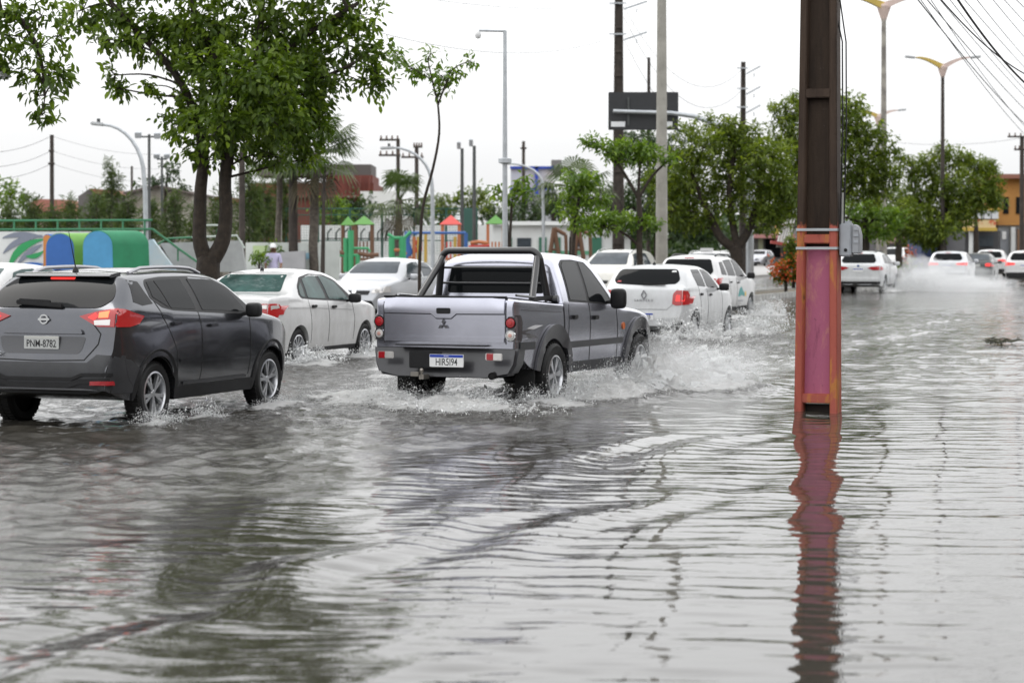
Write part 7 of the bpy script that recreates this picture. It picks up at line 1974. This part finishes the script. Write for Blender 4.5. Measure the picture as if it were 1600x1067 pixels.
# flower bed with red blossom and a slatted frame at the end of the kerb
r_ = tree('flowering_shrub', 'flowering shrub with red-orange blossom beside the painted pole', 80, [[(1228, 450, 3), (1228, 425, 2)], [(1240, 450, 3), (1240, 400, 2)]],
    [(1228, 420, 20, 16), (1245, 405, 18, 24), (1218, 428, 14, 10), (1240, 432, 18, 10), (1238, 380, 12, 14), (1262, 420, 20, 22)], LEAF_C, .14, dens=2.6, seed=101, per=8, cat='shrub')
rng = np.random.default_rng(5); n = 260
cxs = np.concatenate([rng.normal(1214, 8, n // 2), rng.normal(1234, 13, n - n // 2)]); cys = np.concatenate([rng.normal(420, 9, n // 2), rng.normal(418, 13, n - n // 2)])
Pn = np.array([tuple(at(x, y, 79.4 + rng.uniform(-.3, .3))) for x, y in zip(cxs, cys)])
V, Fc, T = leaves(Pn, rng.normal(size=(n, 3)), np.full(n, .10), np.full(n, .08), rng.random(n), rng)
np_mesh('blossom', V - np.array(r_.location), Fc, leaf_mat('blossom_red', (.45, .04, .015), (.60, .16, .03), .2), r_, attrs={'tint': T})
r_, b_ = place('slatted_frame', 'leaning pale slatted frame left of the painted pole', 'frame', 1230, 83)
for i in range(5): MB().bar(at(1214 + i * 4, 386, 83), at(1224 + i * 4.2, 342, 83.6), .07, .05).build('slat', M('slat_grey', (.42, .41, .39), .7), r_, origin=b_)
for y_ in (350, 376): MB().bar(at(1213, y_ + 4, 83.2), at(1240, y_, 83.4), .06, .06).build('batten', BRN, r_, origin=b_)
MB().bar(at(1204, 378, 83), at(1238, 384, 83), .25, .12).build('red_tray', M('tray_red', (.35, .07, .06), .7), r_, origin=b_)
# orange shrub on the far median and a twig raft floating on the water
tree('flowering_shrub', 'orange flowering shrub near the far oncoming car', 140, [[(1424, 420, 2), (1424, 400, 1.5)]], [(1424, 394, 10, 9), (1416, 404, 10, 8)], leaf_mat('blossom_orange', (.40, .06, .02), (.5, .14, .04), .2), .2, dens=.8, seed=110, per=8, cat='shrub')
tree('shrub', 'low green shrub at the foot of the far median', 118, [[(1416, 420, 2), (1416, 412, 1.5)]], [(1416, 414, 14, 8), (1428, 410, 8, 8)], LEAF_B, .2, dens=.8, seed=111, per=8, cat='shrub')
m = MB(); rr_ = random.Random(3); c0 = at(1560, 537, 40.2); c0.z = .03
for i in range(46):
    a = rr_.uniform(0, 6.3); l_ = rr_.uniform(.08, .3); p = c0 + Vector((rr_.gauss(0, .13), rr_.gauss(0, .25), rr_.uniform(-.02, .03)))
    m.tube([p, p + Vector((math.cos(a) * l_ * .5, math.sin(a) * l_ * .5, rr_.uniform(0, .06))), p + Vector((math.cos(a) * l_, math.sin(a) * l_, rr_.uniform(-.02, .07)))], [.012, .01, .004], 4)
tag(m.build('floating_debris', M('debris_dark', (.05, .05, .03), .9), None, origin=c0), 'dark clump of twigs floating on the water at the right', 'debris')
# far skyline greenery behind everything
rng = np.random.default_rng(17); n = 18000
xs_ = rng.uniform(-100, 1750, n); Ds = rng.uniform(215, 245, n)
hz = 3.2 + 2.2 * np.abs(np.sin(xs_ * .021) * np.sin(xs_ * .0083 + 1)) + rng.normal(0, .25, n)
Pn = np.stack([(xs_ - 800) / F * Ds, Ds, rng.random(n) ** .7 * hz], -1)
V, Fc, T = leaves(Pn, rng.normal(size=(n, 3)), np.full(n, .9), np.full(n, .5), rng.random(n), rng)
o = np_mesh('treeline', V, Fc, LEAF_D, attrs={'tint': T}); tag(o, 'low dark line of far trees along the horizon', 'trees', kind='stuff')
# unseen houses, dark-walled, added beside and behind the viewpoint for darker car reflections
for i, (u0, u1, h, col, lb) in enumerate(((-34, -11.5, 6.5, (.20, .16, .12), 'unseen ochre house added behind the viewpoint for reflections'), (-11, 13, 5.5, (.13, .12, .115), 'unseen grey shop added beside the viewpoint for reflections'), (13.5, 45, 7.0, (.14, .09, .065), 'unseen brick-coloured house added along the near pavement for reflections'), (45.5, 80, 6.0, (.16, .165, .16), 'unseen grey store added further along the near pavement for reflections'))):
    mt = M('near_wall_%d' % i, col, .85, var=.2, scale=.4)
    base = road(12, (u0 + u1) / 2, -.05); r_ = thing('unseen_house', lb, 'building', base, -TH)
    m = MB(); m.box((0, 0, h / 2), (9, u1 - u0, h)); m.build('wall', mt, r_)
    m = MB(); m.box((-.2, 0, h + .15), (9.8, u1 - u0 + .4, .3)); m.build('roof', M('near_roof', (.12, .07, .05), .85), r_)
    k = -(u1 - u0) / 2 + 2
    while k < (u1 - u0) / 2 - 2:
        m = MB(); m.box((-4.52, k, 1.3), (.1, 2.2, 2.6)); m.build('shutter', DSTEEL, r_)
        m = MB(); m.box((-4.52, k, h - 1.6), (.1, 1.4, 1.2)); m.build('window', GLASS, r_)
        k += 4.2
